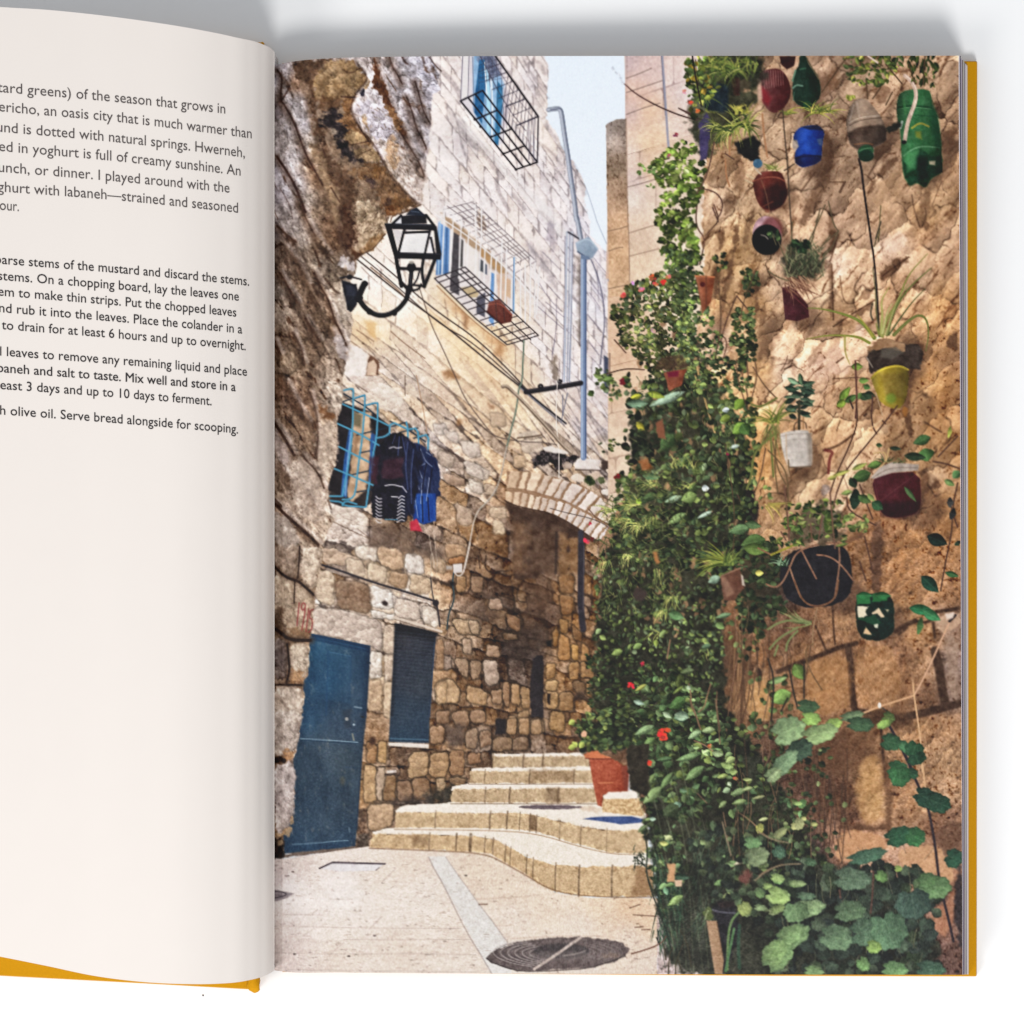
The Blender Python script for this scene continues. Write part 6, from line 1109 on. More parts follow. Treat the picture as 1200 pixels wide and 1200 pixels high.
poly(a4('486,500 540,470 620,450 710,450 726,490 720,545 640,592 600,580 545,602 502,572'), (84, 66, 56), 3, 1, tex=16); line(a4('500,455 560,420 690,408'), 1, (96, 78, 66), .8); line(a4('492,440 560,404 680,394'), 1, (206, 190, 174), .8); line(a4('525,330 500,420'), 2, (206, 188, 174), .6); line(a4('540,310 560,400'), 3, (190, 170, 154), .6)
shade_sides(a4('528,300 560,288 602,290 640,332 692,402 726,482 722,542 692,570 642,592 602,602 542,602 502,572 482,490 478,420 500,340'), .4, .35, 10)
ell(*a4('598,612')[0], 9.5, 7.5, (40, 84, 54), rot=-15, tex=10); ell(*a4('600,640')[0], 9, 7, (22, 54, 40)); line(a4('560,610 590,595 630,592'), 1.4, (92, 140, 104), .8); line(a4('530,570 600,560 640,570'), 1.4, (150, 100, 66), .7)
line(a4('556,660 572,720 580,800 602,960 620,1080 636,1200') + a8('640,160 655,300 668,450 680,700'), 2.8, (52, 42, 42), w2=2); line(a4('690,945 682,1060 670,1200') + a8('690,0 650,150'), 1.4, (112, 104, 66), .8)
begin('pictured_bottle_planter', 'large green bottle with a pale tube')
poly(a4('785,330 800,262 850,235 982,230 1002,280 1002,340 1032,382 1052,482 1062,622 1067,742 1002,772 962,832 912,802 870,822 830,772 815,642 810,482 790,420'), (50, 106, 64), 1.4, sm=1, tex=14, ts=5, grad=(20, -40))
poly(a4('820,660 870,720 930,600 1000,640 1062,640 1067,742 1002,772 962,832 912,802 870,822 832,772'), (22, 64, 42), 3, 1, tex=18); poly(a4('905,640 970,650 980,780 920,790'), (14, 40, 32), 4); poly(a4('985,672 1025,670 1022,698 985,692'), (190, 180, 150), 1.5); line(a4('830,640 880,600 940,580 1050,590'), 1.6, (120, 170, 130), .7); poly(a4('840,620 920,610 900,720 850,740'), (72, 142, 88), 4, alpha=.7)
line(a4('795,345 880,330 1000,345'), 2.4, (24, 70, 44), .7); line(a4('800,352 880,340 1000,354'), 1, (110, 160, 116), .6); poly(a4('1000,300 1040,400 1060,600 1020,580 990,400'), (28, 84, 54), 4, alpha=.8); line(a4('820,430 810,470'), 2.4, (206, 220, 214), .9); line(a4('830,300 840,380'), 3, (80, 156, 90), .6); line(a4('900,390 1020,400'), 1.4, (30, 80, 50), .7); line(a4('880,470 930,435 982,460'), 2.2, (150, 148, 56)); poly(a4('900,490 935,490 940,540 905,525'), (120, 134, 48), 3)
shade_sides(a4('785,330 800,262 850,235 982,230 1002,280 1002,340 1032,382 1052,482 1062,622 1067,742 1002,772 962,832 912,802 870,822 830,772 815,642 810,482 790,420'), .5, .35, 8)
line(a4('838,150 880,185 905,240 905,300 870,392 850,450 835,552'), 4.6, (206, 178, 162)); line(a4('842,148 884,183 910,240 908,300 875,392'), 1.2, (236, 214, 200), .8); ell(*a4('832,556')[0], 3, 2.4, (24, 30, 26))
poly(a4('720,470 760,440 800,430 830,450 790,480 740,500'), (40, 40, 34), 2, 2)
begin('pictured_hanging_pot', 'russet brown pot')
poly(a4('-95,800 -60,745 0,732 80,735 104,792 122,880 92,942 22,982 -40,962 -75,900'), (104, 42, 34), 1.4, sm=1, tex=12, grad=(35, -56)); poly(a4('-40,850 60,800 110,860 90,940 20,980 -30,960'), (48, 22, 22), 6, alpha=.8); shade_sides(a4('-95,800 -60,745 0,732 80,735 104,792 122,880 92,942 22,982 -40,962 -75,900'), .4, .35)
line(a4('-92,795 -20,770 60,770 104,795'), 1.6, (150, 84, 66)); line(a4('-30,950 30,920'), 1.2, (120, 66, 50)); ell(*a3('1195,1125')[0], 3, 2, (140, 80, 60), alpha=.7)
line(a4('-40,790 -10,870 10,980'), 1, (150, 120, 90), .6)
begin('pictured_hanging_pot', 'pot seen into its black mouth')
ell(899, 275, 17, 22, (190, 150, 162), rot=-8, tex=14); ell(905, 268, 12, 14, (112, 50, 50), alpha=.7, soft=4); ell(898.5, 281, 17.5, 18, (20, 18, 21), rot=-10); line(a7('1150,212 1180,218 1200,240'), 1.2, (150, 140, 130)); ell(905, 276, 4, 3, (84, 96, 70), alpha=.8, rough=2)
begin('pictured_hanging_pot', 'small maroon pot')
poly(a8('86,402 150,388 245,510 252,582 180,607 104,597'), (80, 34, 42), 1.3, tex=14, grad=(10, -24)); line(a8('90,405 150,450 240,530'), 1.2, (130, 66, 70), .6)
begin('pictured_yellow_cup')
poly(a8('598,830 620,760 720,710 832,750 905,742 960,790 930,900 870,905 720,890 630,925'), (58, 46, 40), 2, 2, tex=20); poly(a8('600,765 720,708 835,752 840,792 700,770 620,802'), (146, 112, 82), 2, 2, tex=22); poly(a8('690,780 780,765 830,800 760,840 690,830'), (92, 86, 78), 3, alpha=.8); line(a8('605,830 640,890'), 1, (170, 160, 150))
poly(a8('628,952 660,915 722,885 802,872 855,902 862,962 842,1100 792,1152 690,1112 660,1042'), (150, 130, 40), 1.4, sm=1, tex=16, grad=(10, -30)); line(a8('632,958 665,918 725,890 805,878 855,905'), 2.2, (206, 184, 56)); poly(a8('680,930 840,920 830,1080 720,1060'), (120, 100, 44), 5, alpha=.6, tex=14); ell(*a8('752,1080')[0], 6, 6, (112, 140, 50), soft=4, alpha=.8); line(a8('660,1045 700,1180'), 1.2, (190, 170, 140), .7)
shade_sides(a8('628,952 660,915 722,885 802,872 855,902 862,962 842,1100 792,1152 690,1112 660,1042'), .4, .3)
ell(*b4('838,70')[0], 4, 6, (150, 100, 50), soft=3, rough=2)
begin('pictured_hanging_pot', 'white pot with a rosette plant')
poly(b4('64,204 110,188 180,176 266,182 272,382 258,400 132,406 110,382'), (206, 198, 192), 1.3, sm=1, tex=7, grad=(0, -34)); line(b4('70,218 150,200 265,200'), 1.1, (160, 148, 138), .7); line(b4('82,250 160,232 266,232'), .9, (170, 158, 150), .5); line(b4('130,406 258,400'), 2, (120, 100, 84), .8); poly(b4('240,200 270,190 272,384 250,396'), (150, 134, 120), 4, alpha=.7); line(b4('160,180 160,140 195,118 230,130 235,165'), 1.4, (110, 84, 66))
begin('pictured_hanging_pot', 'dark red pot with a grey rim')
poly(b4('632,480 700,452 760,438 925,430 938,600 922,682 802,718 702,702 660,602'), (80, 25, 34), 1.4, sm=1, tex=9, grad=(40, -36)); poly(b4('628,470 690,400 760,374 924,388 918,424 760,438 650,474'), (186, 172, 162), 1.4, tex=10, grad=(0, -30)); line(b4('640,470 700,430 770,405 920,408'), 1.2, (140, 124, 114), .8); poly(b4('670,620 930,610 920,684 802,718 702,702'), (44, 20, 28), 6, alpha=.8); line(b4('650,480 690,700'), 1.2, (120, 60, 60), .6); line(b4('700,600 780,540 900,450'), .8, (120, 70, 70), .6)
begin('pictured_hanging_pot', 'big black basket pot')
poly(ab('913,668 922,648 952,640 985,637 997,653 1000,690 985,708 950,713 925,706 916,690'), (36, 34, 41), 1.5, 1, sm=1, tex=8)
for s in ('-60,900 20,940', '-10,1120 40,1142 80,1120 112,1070 140,1000 165,940 210,905 310,872 420,864', '300,940 360,945 420,975 480,1040 520,1095', '432,870 440,960 432,1050 408,1200', '200,900 240,980 295,1085', '130,1010 160,1100 200,1200'): line(b4(s), 2, (150, 108, 84), tex=14)
line(b8('160,0 210,130 290,165 380,140 420,90 430,0'), 2.2, (128, 88, 62), tex=12); line(b8('300,170 270,320 275,410'), 1.5, (160, 128, 96)); line(b8('275,390 235,410 228,470 260,560 330,670'), 1.6, (120, 92, 62)); line(b4('20,940 160,880'), 2.4, (168, 160, 56))
begin('pictured_patterned_pot')
poly(b8('538,150 545,95 620,80 740,78 772,150 772,312 740,345 690,372 580,366 540,302'), (20, 42, 37), 1.4, 1, sm=1, tex=12)
for s, c in (('538,90 622,80 622,140 545,150', (46, 112, 64)), ('640,82 735,78 730,128 640,132', (40, 104, 58)), ('550,160 615,160 595,195 610,215 560,240 552,200', (216, 200, 176)), ('635,205 678,172 710,222 690,225 670,200', (206, 180, 150)), ('578,330 600,282 632,332', (206, 170, 130)), ('648,245 672,240 672,292 650,290', (190, 190, 170)), ('700,170 740,180 730,195', (170, 160, 130)), ('545,235 650,215 690,260 640,270', (30, 72, 50))): poly(b8(s), c, 1.3, 1)
begin('pictured_hanging_pot', 'brown pot among the creepers')
poly(b7('838,195 965,138 992,262 930,345 862,342'), (116, 78, 62), 1.4, 1, tex=14, grad=(0, -40)); poly(b7('840,195 875,200 930,300 880,330'), (160, 122, 100), 3, alpha=.7); poly(b7('972,180 985,190 998,255 980,250'), (214, 200, 186), 1.5); line(b7('850,190 970,140'), 1.6, (150, 112, 90))
begin('pictured_hanging_pot')             # terracotta pair
poly(a7('688,500 825,508 800,682 740,762 702,560'), (150, 84, 56), 1.4, tex=18, grad=(0, -46)); line(a7('690,500 822,508'), 2, (196, 120, 78)); ell(*a7('740,560')[0], 3, 3, (90, 30, 30)); line(a7('765,500 765,740'), 1, (90, 56, 40), .7)
begin('pictured_hanging_pot')
poly(b3('478,35 625,15 592,122 512,152'), (146, 78, 54), 1.6, 1, tex=20, grad=(0, -40)); poly(b3('500,35 575,25 570,60 510,66'), (124, 24, 56), 2.5); poly(b3('480,20 420,10 460,-60 600,-80 640,10'), (92, 60, 46), 3, alpha=.6)
base()
poly(b3('428,360 470,335 495,462 440,455'), (130, 82, 58), 2, 1); poly(b3('320,605 370,590 415,640 340,665'), (150, 98, 58), 3, 2, tex=24); poly(b7('405,30 440,30 450,100 430,110'), (166, 112, 66), 3, 2); ell(*b7('325,310')[0], 8, 8, (66, 54, 50), soft=3, rough=2)
begin('pictured_hanging_pot')             # bluish, top left of the plants
poly(a3('715,500 770,440 800,500 770,760 725,770'), (70, 62, 104), 2, 1, tex=14); poly(a3('770,260 870,230 920,240 920,420 850,430 740,400'), (32, 46, 56), 3, 2, tex=14); poly(a3('940,190 1010,180 1000,310 960,300'), (130, 40, 40), 2.5, 1, tex=12); poly(a3('1000,200 1060,190 1080,280 1010,290'), (190, 150, 116), 3, 2, tex=16); poly(a3('1120,190 1150,200 1160,330 1130,350'), (196, 160, 140), 2.5)
poly(a3('960,640 1100,600 1145,640 1140,760 1080,770 990,720'), (32, 32, 32), 3, 2); ell(*a3('1128,790')[0], 5.5, 5.5, (70, 110, 140), tex=14); line(a3('1105,820 1150,865'), 1.6, (206, 190, 170))
for s in ('1040,905 1090,930', '1050,870 1100,895'): line(a3(s), 1.6, (206, 184, 150))
base()

# ---- plants growing in the pots
begin('pictured_hanging_plants')
sp = ((96, 116, 52), (146, 150, 72), (74, 92, 46), (118, 128, 62), (170, 170, 96), (52, 66, 40))
def tf(f, q, *a, **k): tuft(*f(q)[0], *a, **k)
under('840,64 900,64 896,90 880,110 850,110', .75)
tf(a3, '860,140', 40, 22, 60, 420, ((84, 104, 50), (60, 78, 42), (120, 132, 62)), 1.7, 1.3, 14); tf(a3, '760,330', 24, 18, 60, 420, ((74, 94, 50), (104, 120, 60)), 1.5, 1.2, 8); tf(a3, '930,130', 60, 26, 130, 400, sp, 1.8, 1.3, 12); tf(a3, '850,80', 30, 18, 100, 380, sp, 1.5, 1.2, 10); tf(a3, '1080,80', 26, 20, 60, 300, sp, 1.6, 1.2, 8)
tf(a3, '1000,520', 60, 26, 60, 400, sp, 1.9, 1.3, 12); tf(a3, '900,560', 30, 24, 110, 220, sp, 1.5, 1.2, 8); tf(a3, '1020,430', 26, 16, 200, 340, ((170, 166, 70), (142, 146, 66), (190, 178, 84)), 1.8, 1, 8); tf(a3, '840,520', 20, 20, 120, 260, sp, 1.2, 1.2, 5)
scatter(a3('640,60 740,60 780,200 860,260 840,320 740,330 660,280 620,200'), 60, (6, 10), ((150, 164, 66), G1, (84, 108, 60), (190, 160, 60)), .45, (.5, .8), (0, 6), 2, .4, seed=60)
line(a3('668,30 690,180 732,385'), 1.8, (42, 34, 36))
for s in ('1160,440 1170,580 1195,740', '930,600 930,740', '900,760 905,880 930,950'): line(a3(s), 2, (166, 118, 84))
for s in ('900,720 960,760', '820,640 800,760 760,900 700,1000', '700,960 830,985 885,1060 870,1140 840,1180', '810,1100 850,1200'): line(a3(s), 1.5, (92, 66, 58))
tf(a4, '320,370', 40, 24, 160, 380, ((150, 152, 66), (120, 130, 60), (176, 170, 80), (84, 96, 50)), 1.6, 1.2, 12); tf(a4, '120,380', 14, 12, 180, 360, ((150, 150, 66), (110, 120, 56)), 1.6, 1, 5)
scatter(a4('450,30 840,30 780,120 700,210 560,200 490,180 470,120'), 110, (5, 11), ((150, 160, 62), (120, 136, 62), (84, 104, 52), (176, 176, 84), (70, 84, 48)), .4, (.35, .6), (-.5, 3.7), 3, 0, seed=61, spot=16)
scatter(a4('830,30 1040,30 1030,200 960,220 880,200 860,110'), 46, (6, 13), ((84, 106, 48), (120, 134, 60), (58, 74, 42)), .4, (.25, .5), (.8, 2.4), 3, 0, seed=62)
for s in ('600,180 610,290', '720,80 820,200', '860,80 900,200', '960,30 950,200', '610,30 700,90', '430,110 370,190 330,250', '480,40 420,120', '690,220 640,290', '760,250 720,330'): line(a4(s), 1.6, (84, 64, 46))
line(a4('610,28 670,70'), 2, (206, 184, 176)); scatter(a4('470,280 530,275 520,300'), 5, (5, 9), ((150, 156, 70),), .8)
tf(a4, '30,720', 16, 12, 200, 340, ((110, 116, 60), (140, 146, 80)), 1.6, 1, 5)
for s in ('90,360 100,500 120,700 130,900 150,1180', '160,690 100,730', '60,400 80,370'): line(a4(s), 1.3, (62, 52, 44))
for s in ('370,920 400,1060 430,1100', '350,940 290,1080 230,1200', '320,960 260,1190', '430,1100 330,1190', '430,1100 400,1180'): line(a4(s), 1.4, (92, 82, 62))
# heathery plant in the maroon pot
under('100,180 190,120 240,180 330,250 360,310 260,370 130,340', .8, a8); 
for i in range(120):
    q = a8('%f,%f' % (rng.uniform(110, 340), rng.uniform(140, 350)))[0]; blade(q[0], q[1], rng.uniform(6, 18), rng.uniform(-2.6, -.5), rng.uniform(-.6, .6), 1.2, mix((44, 58, 40), (150, 146, 110), rng.rand() ** 1.6))
for i in range(60):
    q = a8('%f,%f' % (rng.uniform(100, 250), rng.uniform(330, 420)))[0]; blade(q[0], q[1], rng.uniform(10, 26), rng.uniform(.4, 1.3), rng.uniform(-.6, .6), 1.2, mix((96, 58, 46), (196, 160, 126), rng.rand()))
for s in ('140,200 150,0', '280,90 240,180', '290,0 310,-40', '380,80 300,190', '330,230 400,140', '60,110 120,260', '20,60 50,140', '0,300 60,340 130,360'): line(a8(s), 1.3, (96, 88, 64))
scatter(a8('150,120 250,120 240,180 170,190'), 24, (6, 10), ((56, 84, 54), (40, 58, 40)), .5, seed=63); scatter(a8('-30,70 60,60 80,100 20,110'), 8, (6, 10), ((84, 110, 66), (50, 70, 46)), .6, seed=64)
# spider plant above the yellow cup
for s, w, c in (('690,700 660,560 660,440 640,280', 2, (84, 88, 56)), ('650,710 600,640 540,590 400,545 280,525 240,530', 4.6, (112, 126, 52)), ('620,740 560,705 480,695 360,692 235,718', 3.4, (128, 136, 56)), ('470,700 470,800 500,870', 2.4, (150, 146, 72)), ('700,700 720,600 800,480 850,330 975,195', 3.6, (128, 130, 66)), ('730,690 760,560 850,410 1000,280', 3.6, (96, 106, 54)), ('740,690 800,600 880,490 960,410', 2.2, (76, 88, 50)), ('690,690 700,560 690,480 740,400', 4, (156, 156, 86)), ('770,690 850,610 920,565 970,590 985,680 965,790', 4.2, (104, 112, 56)), ('700,680 730,540 760,500', 3, (170, 170, 110)), ('680,690 660,620', 3, (120, 130, 60)), ('720,690 790,470 860,380', 2.4, (150, 152, 92)), ('640,700 590,620 545,570', 3.4, (150, 146, 60))):
    line(a8(s), w, c, w2=.8); line(a8(s), w * .3, tuple(min(255, v + 40) for v in c), .5, w2=.3)
for s in ('640,500 625,560 640,600', '660,100 690,0'): line(a8(s), 2, (84, 76, 62))
for q, L, Wd, an, c in (('545,885', 14, 9, 0, (112, 138, 62)), ('585,970', 12, 7, 0, (104, 136, 66)), ('605,1010', 9, 7, .4, (70, 104, 56)), ('470,1050', 20, 9, -.9, (112, 142, 58)), ('450,1110', 14, 9, -.5, (120, 142, 56)), ('510,1080', 18, 8, -.5, (74, 104, 56)), ('590,1070', 14, 9, .3, (52, 72, 50)), ('560,1065', 9, 6, 2, (84, 116, 60)), ('620,1060', 14, 10, .1, (46, 64, 46))): leaf(*a8(q)[0], L, Wd, an, c, 14)
line(a8('535,850 538,960 545,1080 535,1200'), 2, (92, 56, 52)); line(a8('640,1060 635,1160'), 1.8, (84, 56, 50)); line(a8('500,1090 520,1140'), 2, (62, 48, 44))
# rosette and spider plant above the white pot
for i in range(34):
    t = i / 33.; q = a8('%f,%f' % (185 + rng.uniform(-20, 20), 985 + 200 * t))[0]; sd = rng.choice([-1, 1]); leaf(q[0] + sd * rng.uniform(3, 11), q[1] + rng.uniform(-2, 2), rng.uniform(11, 17), rng.uniform(4, 6.5), rng.uniform(-.5, .5) * 1.0, mix((30, 46, 40), (104, 132, 104), rng.rand() ** 2.2), 10)
for q, an, c in (('155,975', .5, (128, 160, 128)), ('250,990', -.3, (70, 96, 76)), ('200,965', 1.4, (84, 112, 84)), ('140,1020', .2, (58, 84, 66)), ('250,1040', .3, (56, 78, 64))): leaf(*a8(q)[0], 16, 6, an, c, 12)
line(b4('190,0 190,170'), 3, (62, 58, 44)); line(b4('215,100 215,170'), 1.4, (150, 112, 76))
tf(b4, '40,130', 30, 30, 190, 350, ((112, 124, 56), (150, 146, 72), (84, 96, 50)), 1.9, 1.6, 6); tf(b4, '30,150', 16, 40, 60, 130, ((112, 118, 66), (140, 134, 84), (92, 92, 54)), 1.6, .6, 6)
for s in ('1200,420 1100,500 1050,570 1040,700 1010,780', '1200,200 1100,260 1040,240', '1160,420 1180,700'): line(b3(s), 2.6, (112, 118, 64))
for s in ('0,300 80,380 120,460 125,640', '50,240 40,400 60,560', '30,250 60,420 110,510', '125,360 130,460', '110,640 115,700'): line(b4(s), 1.5, (104, 84, 58))
line(b4('110,200 115,380 130,460'), 1.2, (190, 160, 130), .8)
# stems and leaves between white pot and red pot
for s in ('540,0 550,130 500,270 420,440 380,560', '790,30 700,150 560,320 470,430 420,560', '630,60 640,160 665,200', '1160,215 1040,340', '1010,370 1080,380 1165,410', '1160,500 1130,640 1125,800 1090,960 1055,1160', '1110,610 1140,720 1160,770', '560,510 600,620 640,720', '480,590 490,670 620,740 660,760', '590,830 620,950 640,1050', '560,980 600,1100', '700,120 720,140'): line(b4(s), 1.7, (84, 58, 48))
line(b4('640,160 700,110'), 1.2, (206, 180, 140))
for q, L, Wd, an, c in (('450,440', 22, 5, -.3, (170, 172, 90)), ('560,400', 20, 6, -.4, (150, 160, 84)), ('650,390', 18, 9, 2.9, (92, 122, 62)), ('570,460', 24, 14, 2.8, (70, 98, 54)), ('520,500', 14, 10, 1, (40, 58, 42)), ('535,600', 14, 24, .1, (34, 54, 42)), ('590,600', 18, 10, .5, (74, 100, 56)), ('670,640', 16, 12, .6, (50, 84, 56)), ('680,270', 8, 5, .2, (56, 80, 50)), ('780,290', 14, 5, .1, (46, 64, 48)), ('940,240', 22, 12, 2.8, (62, 94, 56)), ('965,330', 16, 20, 1.3, (74, 112, 62)), ('900,340', 26, 10, .1, (44, 62, 44)), ('870,570', 24, 6, .9, (74, 104, 62)), ('1110,190', 5, 14, .2, (150, 160, 72)), ('1150,450', 12, 10, 2.3, (84, 122, 76)), ('1110,500', 14, 7, .5, (112, 142, 84)), ('1035,850', 26, 15, .4, (26, 42, 38)), ('990,1120', 28, 15, .75, (34, 70, 56)), ('1125,1060', 17, 7, .3, (60, 100, 62)), ('1160,870', 6, 8, 1, (40, 60, 46)), ('1130,690', 8, 14, .3, (42, 44, 46)), ('1115,620', 8, 12, 0, (60, 60, 60)), ('370,740', 12, 26, .1, (104, 140, 50)), ('390,470', 12, 5, 2.9, (150, 150, 80)), ('630,590', 12, 6, .8, (120, 140, 76)), ('550,760', 24, 6, 2.8, (120, 136, 84)), ('480,560', 14, 6, 2.9, (130, 150, 84)), ('450,880', 16, 4, 2.9, (110, 124, 60)), ('590,1190', 20, 9, 0, (46, 112, 66)), ('700,1190', 20, 9, 0, (44, 104, 60))): leaf(*b4(q)[0], L, Wd, an, c, 14)
for s in ('650,320 720,310 720,370 690,400', '720,370 740,290'): line(b4(s), 1.6, (190, 160, 110))
tf(b4, '760,370', 20, 10, 190, 350, ((96, 110, 66), (140, 130, 90), (62, 80, 50)), 1.2, .8, 14)
# leafy plant over the big black pot
under('150,660 440,620 460,860 300,880 130,870', .55, b4)
scatter(b4('90,640 240,620 440,600 480,700 470,860 320,860 140,900 60,860 100,740'), 120, (6, 11), ((140, 156, 76), (112, 134, 62), (84, 108, 54), (160, 170, 100), (60, 80, 48)), .4, (.35, .65), (-.4, 3.5), 2, 0, seed=66, spot=18)
scatter(b4('460,700 600,690 620,800 500,780'), 18, (6, 11), ((150, 160, 90), (104, 124, 66)), .6, seed=67)
for s in ('380,560 390,700 410,900', '330,700 310,850', '420,560 400,640', '100,520 120,700 130,850', '80,800 110,850', '260,750 270,860'): line(b4(s), 1.8, (112, 80, 66))
ell(*b4('350,540')[0], 5, 6, (150, 130, 120), soft=2, rough=3, tex=30); poly(b4('0,620 80,630 70,660 0,640'), (176, 150, 80), 2); poly(b4('470,860 590,780 570,820 490,870'), (120, 84, 60), 3)
tf(b4, '0,640', 14, 26, -20, 60, ((190, 166, 90), (150, 140, 70), (176, 160, 90)), 1.5, .8, 4); tf(b4, '90,1000', 12, 16, 120, 300, ((60, 92, 60), (120, 150, 120), (40, 60, 44)), 2.4, 1, 6)
# spider plant in the middle of the creepers
tf(b7, '880,110', 40, 40, 165, 240, ((150, 156, 62), (120, 134, 60), (176, 178, 90), (92, 108, 52)), 2.4, 1.0, 6); tf(b7, '890,110', 20, 24, 260, 340, ((92, 112, 56), (120, 136, 66)), 2.2, .8, 6)
# droopers under the black pot
tf(b8, '250,260', 12, 36, 160, 200, ((112, 124, 76), (140, 146, 100), (84, 96, 60)), 2, -1.0, 3)
for s in ('0,300 60,260 150,240 250,260', '10,420 70,350 180,290', '110,430 120,370 180,310', '40,460 60,400'): line(b8(s), 2.4, (120, 132, 84))
for q, L, Wd, an, c in (('190,560', 22, 16, 1, (96, 122, 62)), ('60,610', 24, 8, -.3, (132, 160, 104)), ('80,715', 26, 18, 2.7, (122, 156, 84)), ('940,180', 30, 12, .15, (44, 110, 72)), ('1000,215', 24, 12, .5, (62, 128, 84)), ('930,280', 8, 20, .2, (70, 104, 62))): leaf(*b8(q)[0], L, Wd, an, c, 16)
for s in ('0,480 40,600 20,860', '130,540 150,660 180,780', '220,500 220,720', '80,800 120,720'): line(b8(s), 1.8, (52, 46, 42))
line(b8('1130,215 1075,330 1000,500 920,660 890,705'), 2, (206, 164, 134)); line(b8('1145,215 1110,250'), 3.4, (62, 52, 52)); line(b8('510,840 600,805 700,765 800,735 890,705'), 2.2, (206, 162, 124)); line(b8('885,610 895,720 920,880 935,1000 945,1200') + c5('820,60 830,160 842,250'), 2, (206, 166, 126)); line(b8('880,560 885,620'), 2, (170, 130, 100), .7)
ell(*b8('682,765')[0], 2, 3.4, (226, 218, 210)); line(b8('820,300 830,400 860,560'), 1.2, (140, 106, 80), .6); poly(b8('1080,205 1140,195 1130,230 1090,240'), (214, 194, 184), 2, 1)
begin('pictured_vine')                    # the vine with big leaves, lower right
scatter(c5('330,640 620,600 800,640 900,800 860,1000 900,1190 0,1190 0,700 120,600'), 210, (12, 26), ((58, 76, 62), (72, 94, 74), (50, 64, 56), (84, 104, 80), (64, 84, 56)), .45, (.6, .9), (-.6, 3.9), 4, .9, seed=71, spot=30, vein=9)
scatter(c8('420,60 900,40 1180,60 1180,420 900,700 640,560 560,300'), 150, (7, 15), ((62, 82, 58), (84, 108, 74), (50, 64, 50), (112, 134, 88)), .4, (.5, .8), (-.6, 3.9), 4, .5, seed=72, spot=24, vein=9)
for i in range(40):
    x, y = rng.uniform(0, 850), rng.uniform(560, 1150); q = c5('%f,%f' % (x, y))[0]; line([q, (q[0] + rng.uniform(-4, 4), q[1] + 10), (q[0] + rng.uniform(-9, 9), q[1] + rng.uniform(16, 30))], 1.3, mix((60, 70, 56), (120, 120, 88), rng.rand()), .7)
line(b8('700,780 740,810'), 1.4, (60, 60, 50)); line(b8('735,880 800,990 840,1080 890,1180') + c5('720,0 760,100 800,190 850,300 870,400 890,520 905,660') + c5('930,780 960,900 985,1010'), 3, (46, 38, 44))
for f, q, L, Wd, an, c in ((b8, '735,840', 16, 14, .3, (84, 110, 56)), (b8, '710,880', 18, 10, 2.8, (138, 180, 90)), (b8, '750,990', 26, 20, .2, (50, 92, 60)), (b8, '830,1015', 18, 12, .8, (62, 112, 74)), (b8, '895,1035', 22, 22, 2, (40, 84, 54)), (b8, '790,1160', 26, 22, .3, (54, 106, 66)), (b8, '880,1180', 16, 12, .5, (40, 80, 54)),
                           (b8, '510,830', 30, 11, -.2, (104, 134, 96)), (b8, '560,880', 34, 17, .1, (60, 92, 62)), (b8, '400,880', 20, 14, -.3, (142, 180, 92)), (b8, '260,845', 24, 16, .2, (142, 186, 96)), (b8, '240,770', 28, 15, .1, (64, 96, 64)), (b8, '120,920', 42, 32, -.4, (126, 158, 112)), (b8, '310,940', 46, 22, -.25, (140, 172, 116)), (b8, '190,1040', 34, 24, -.5, (56, 80, 62)), (b8, '100,1120', 40, 20, -.8, (116, 150, 112)), (b8, '30,1190', 22, 16, -.5, (128, 156, 110))):
    leaf(*f(q)[0], L, Wd, an, c, 16, .12, 0, 7)
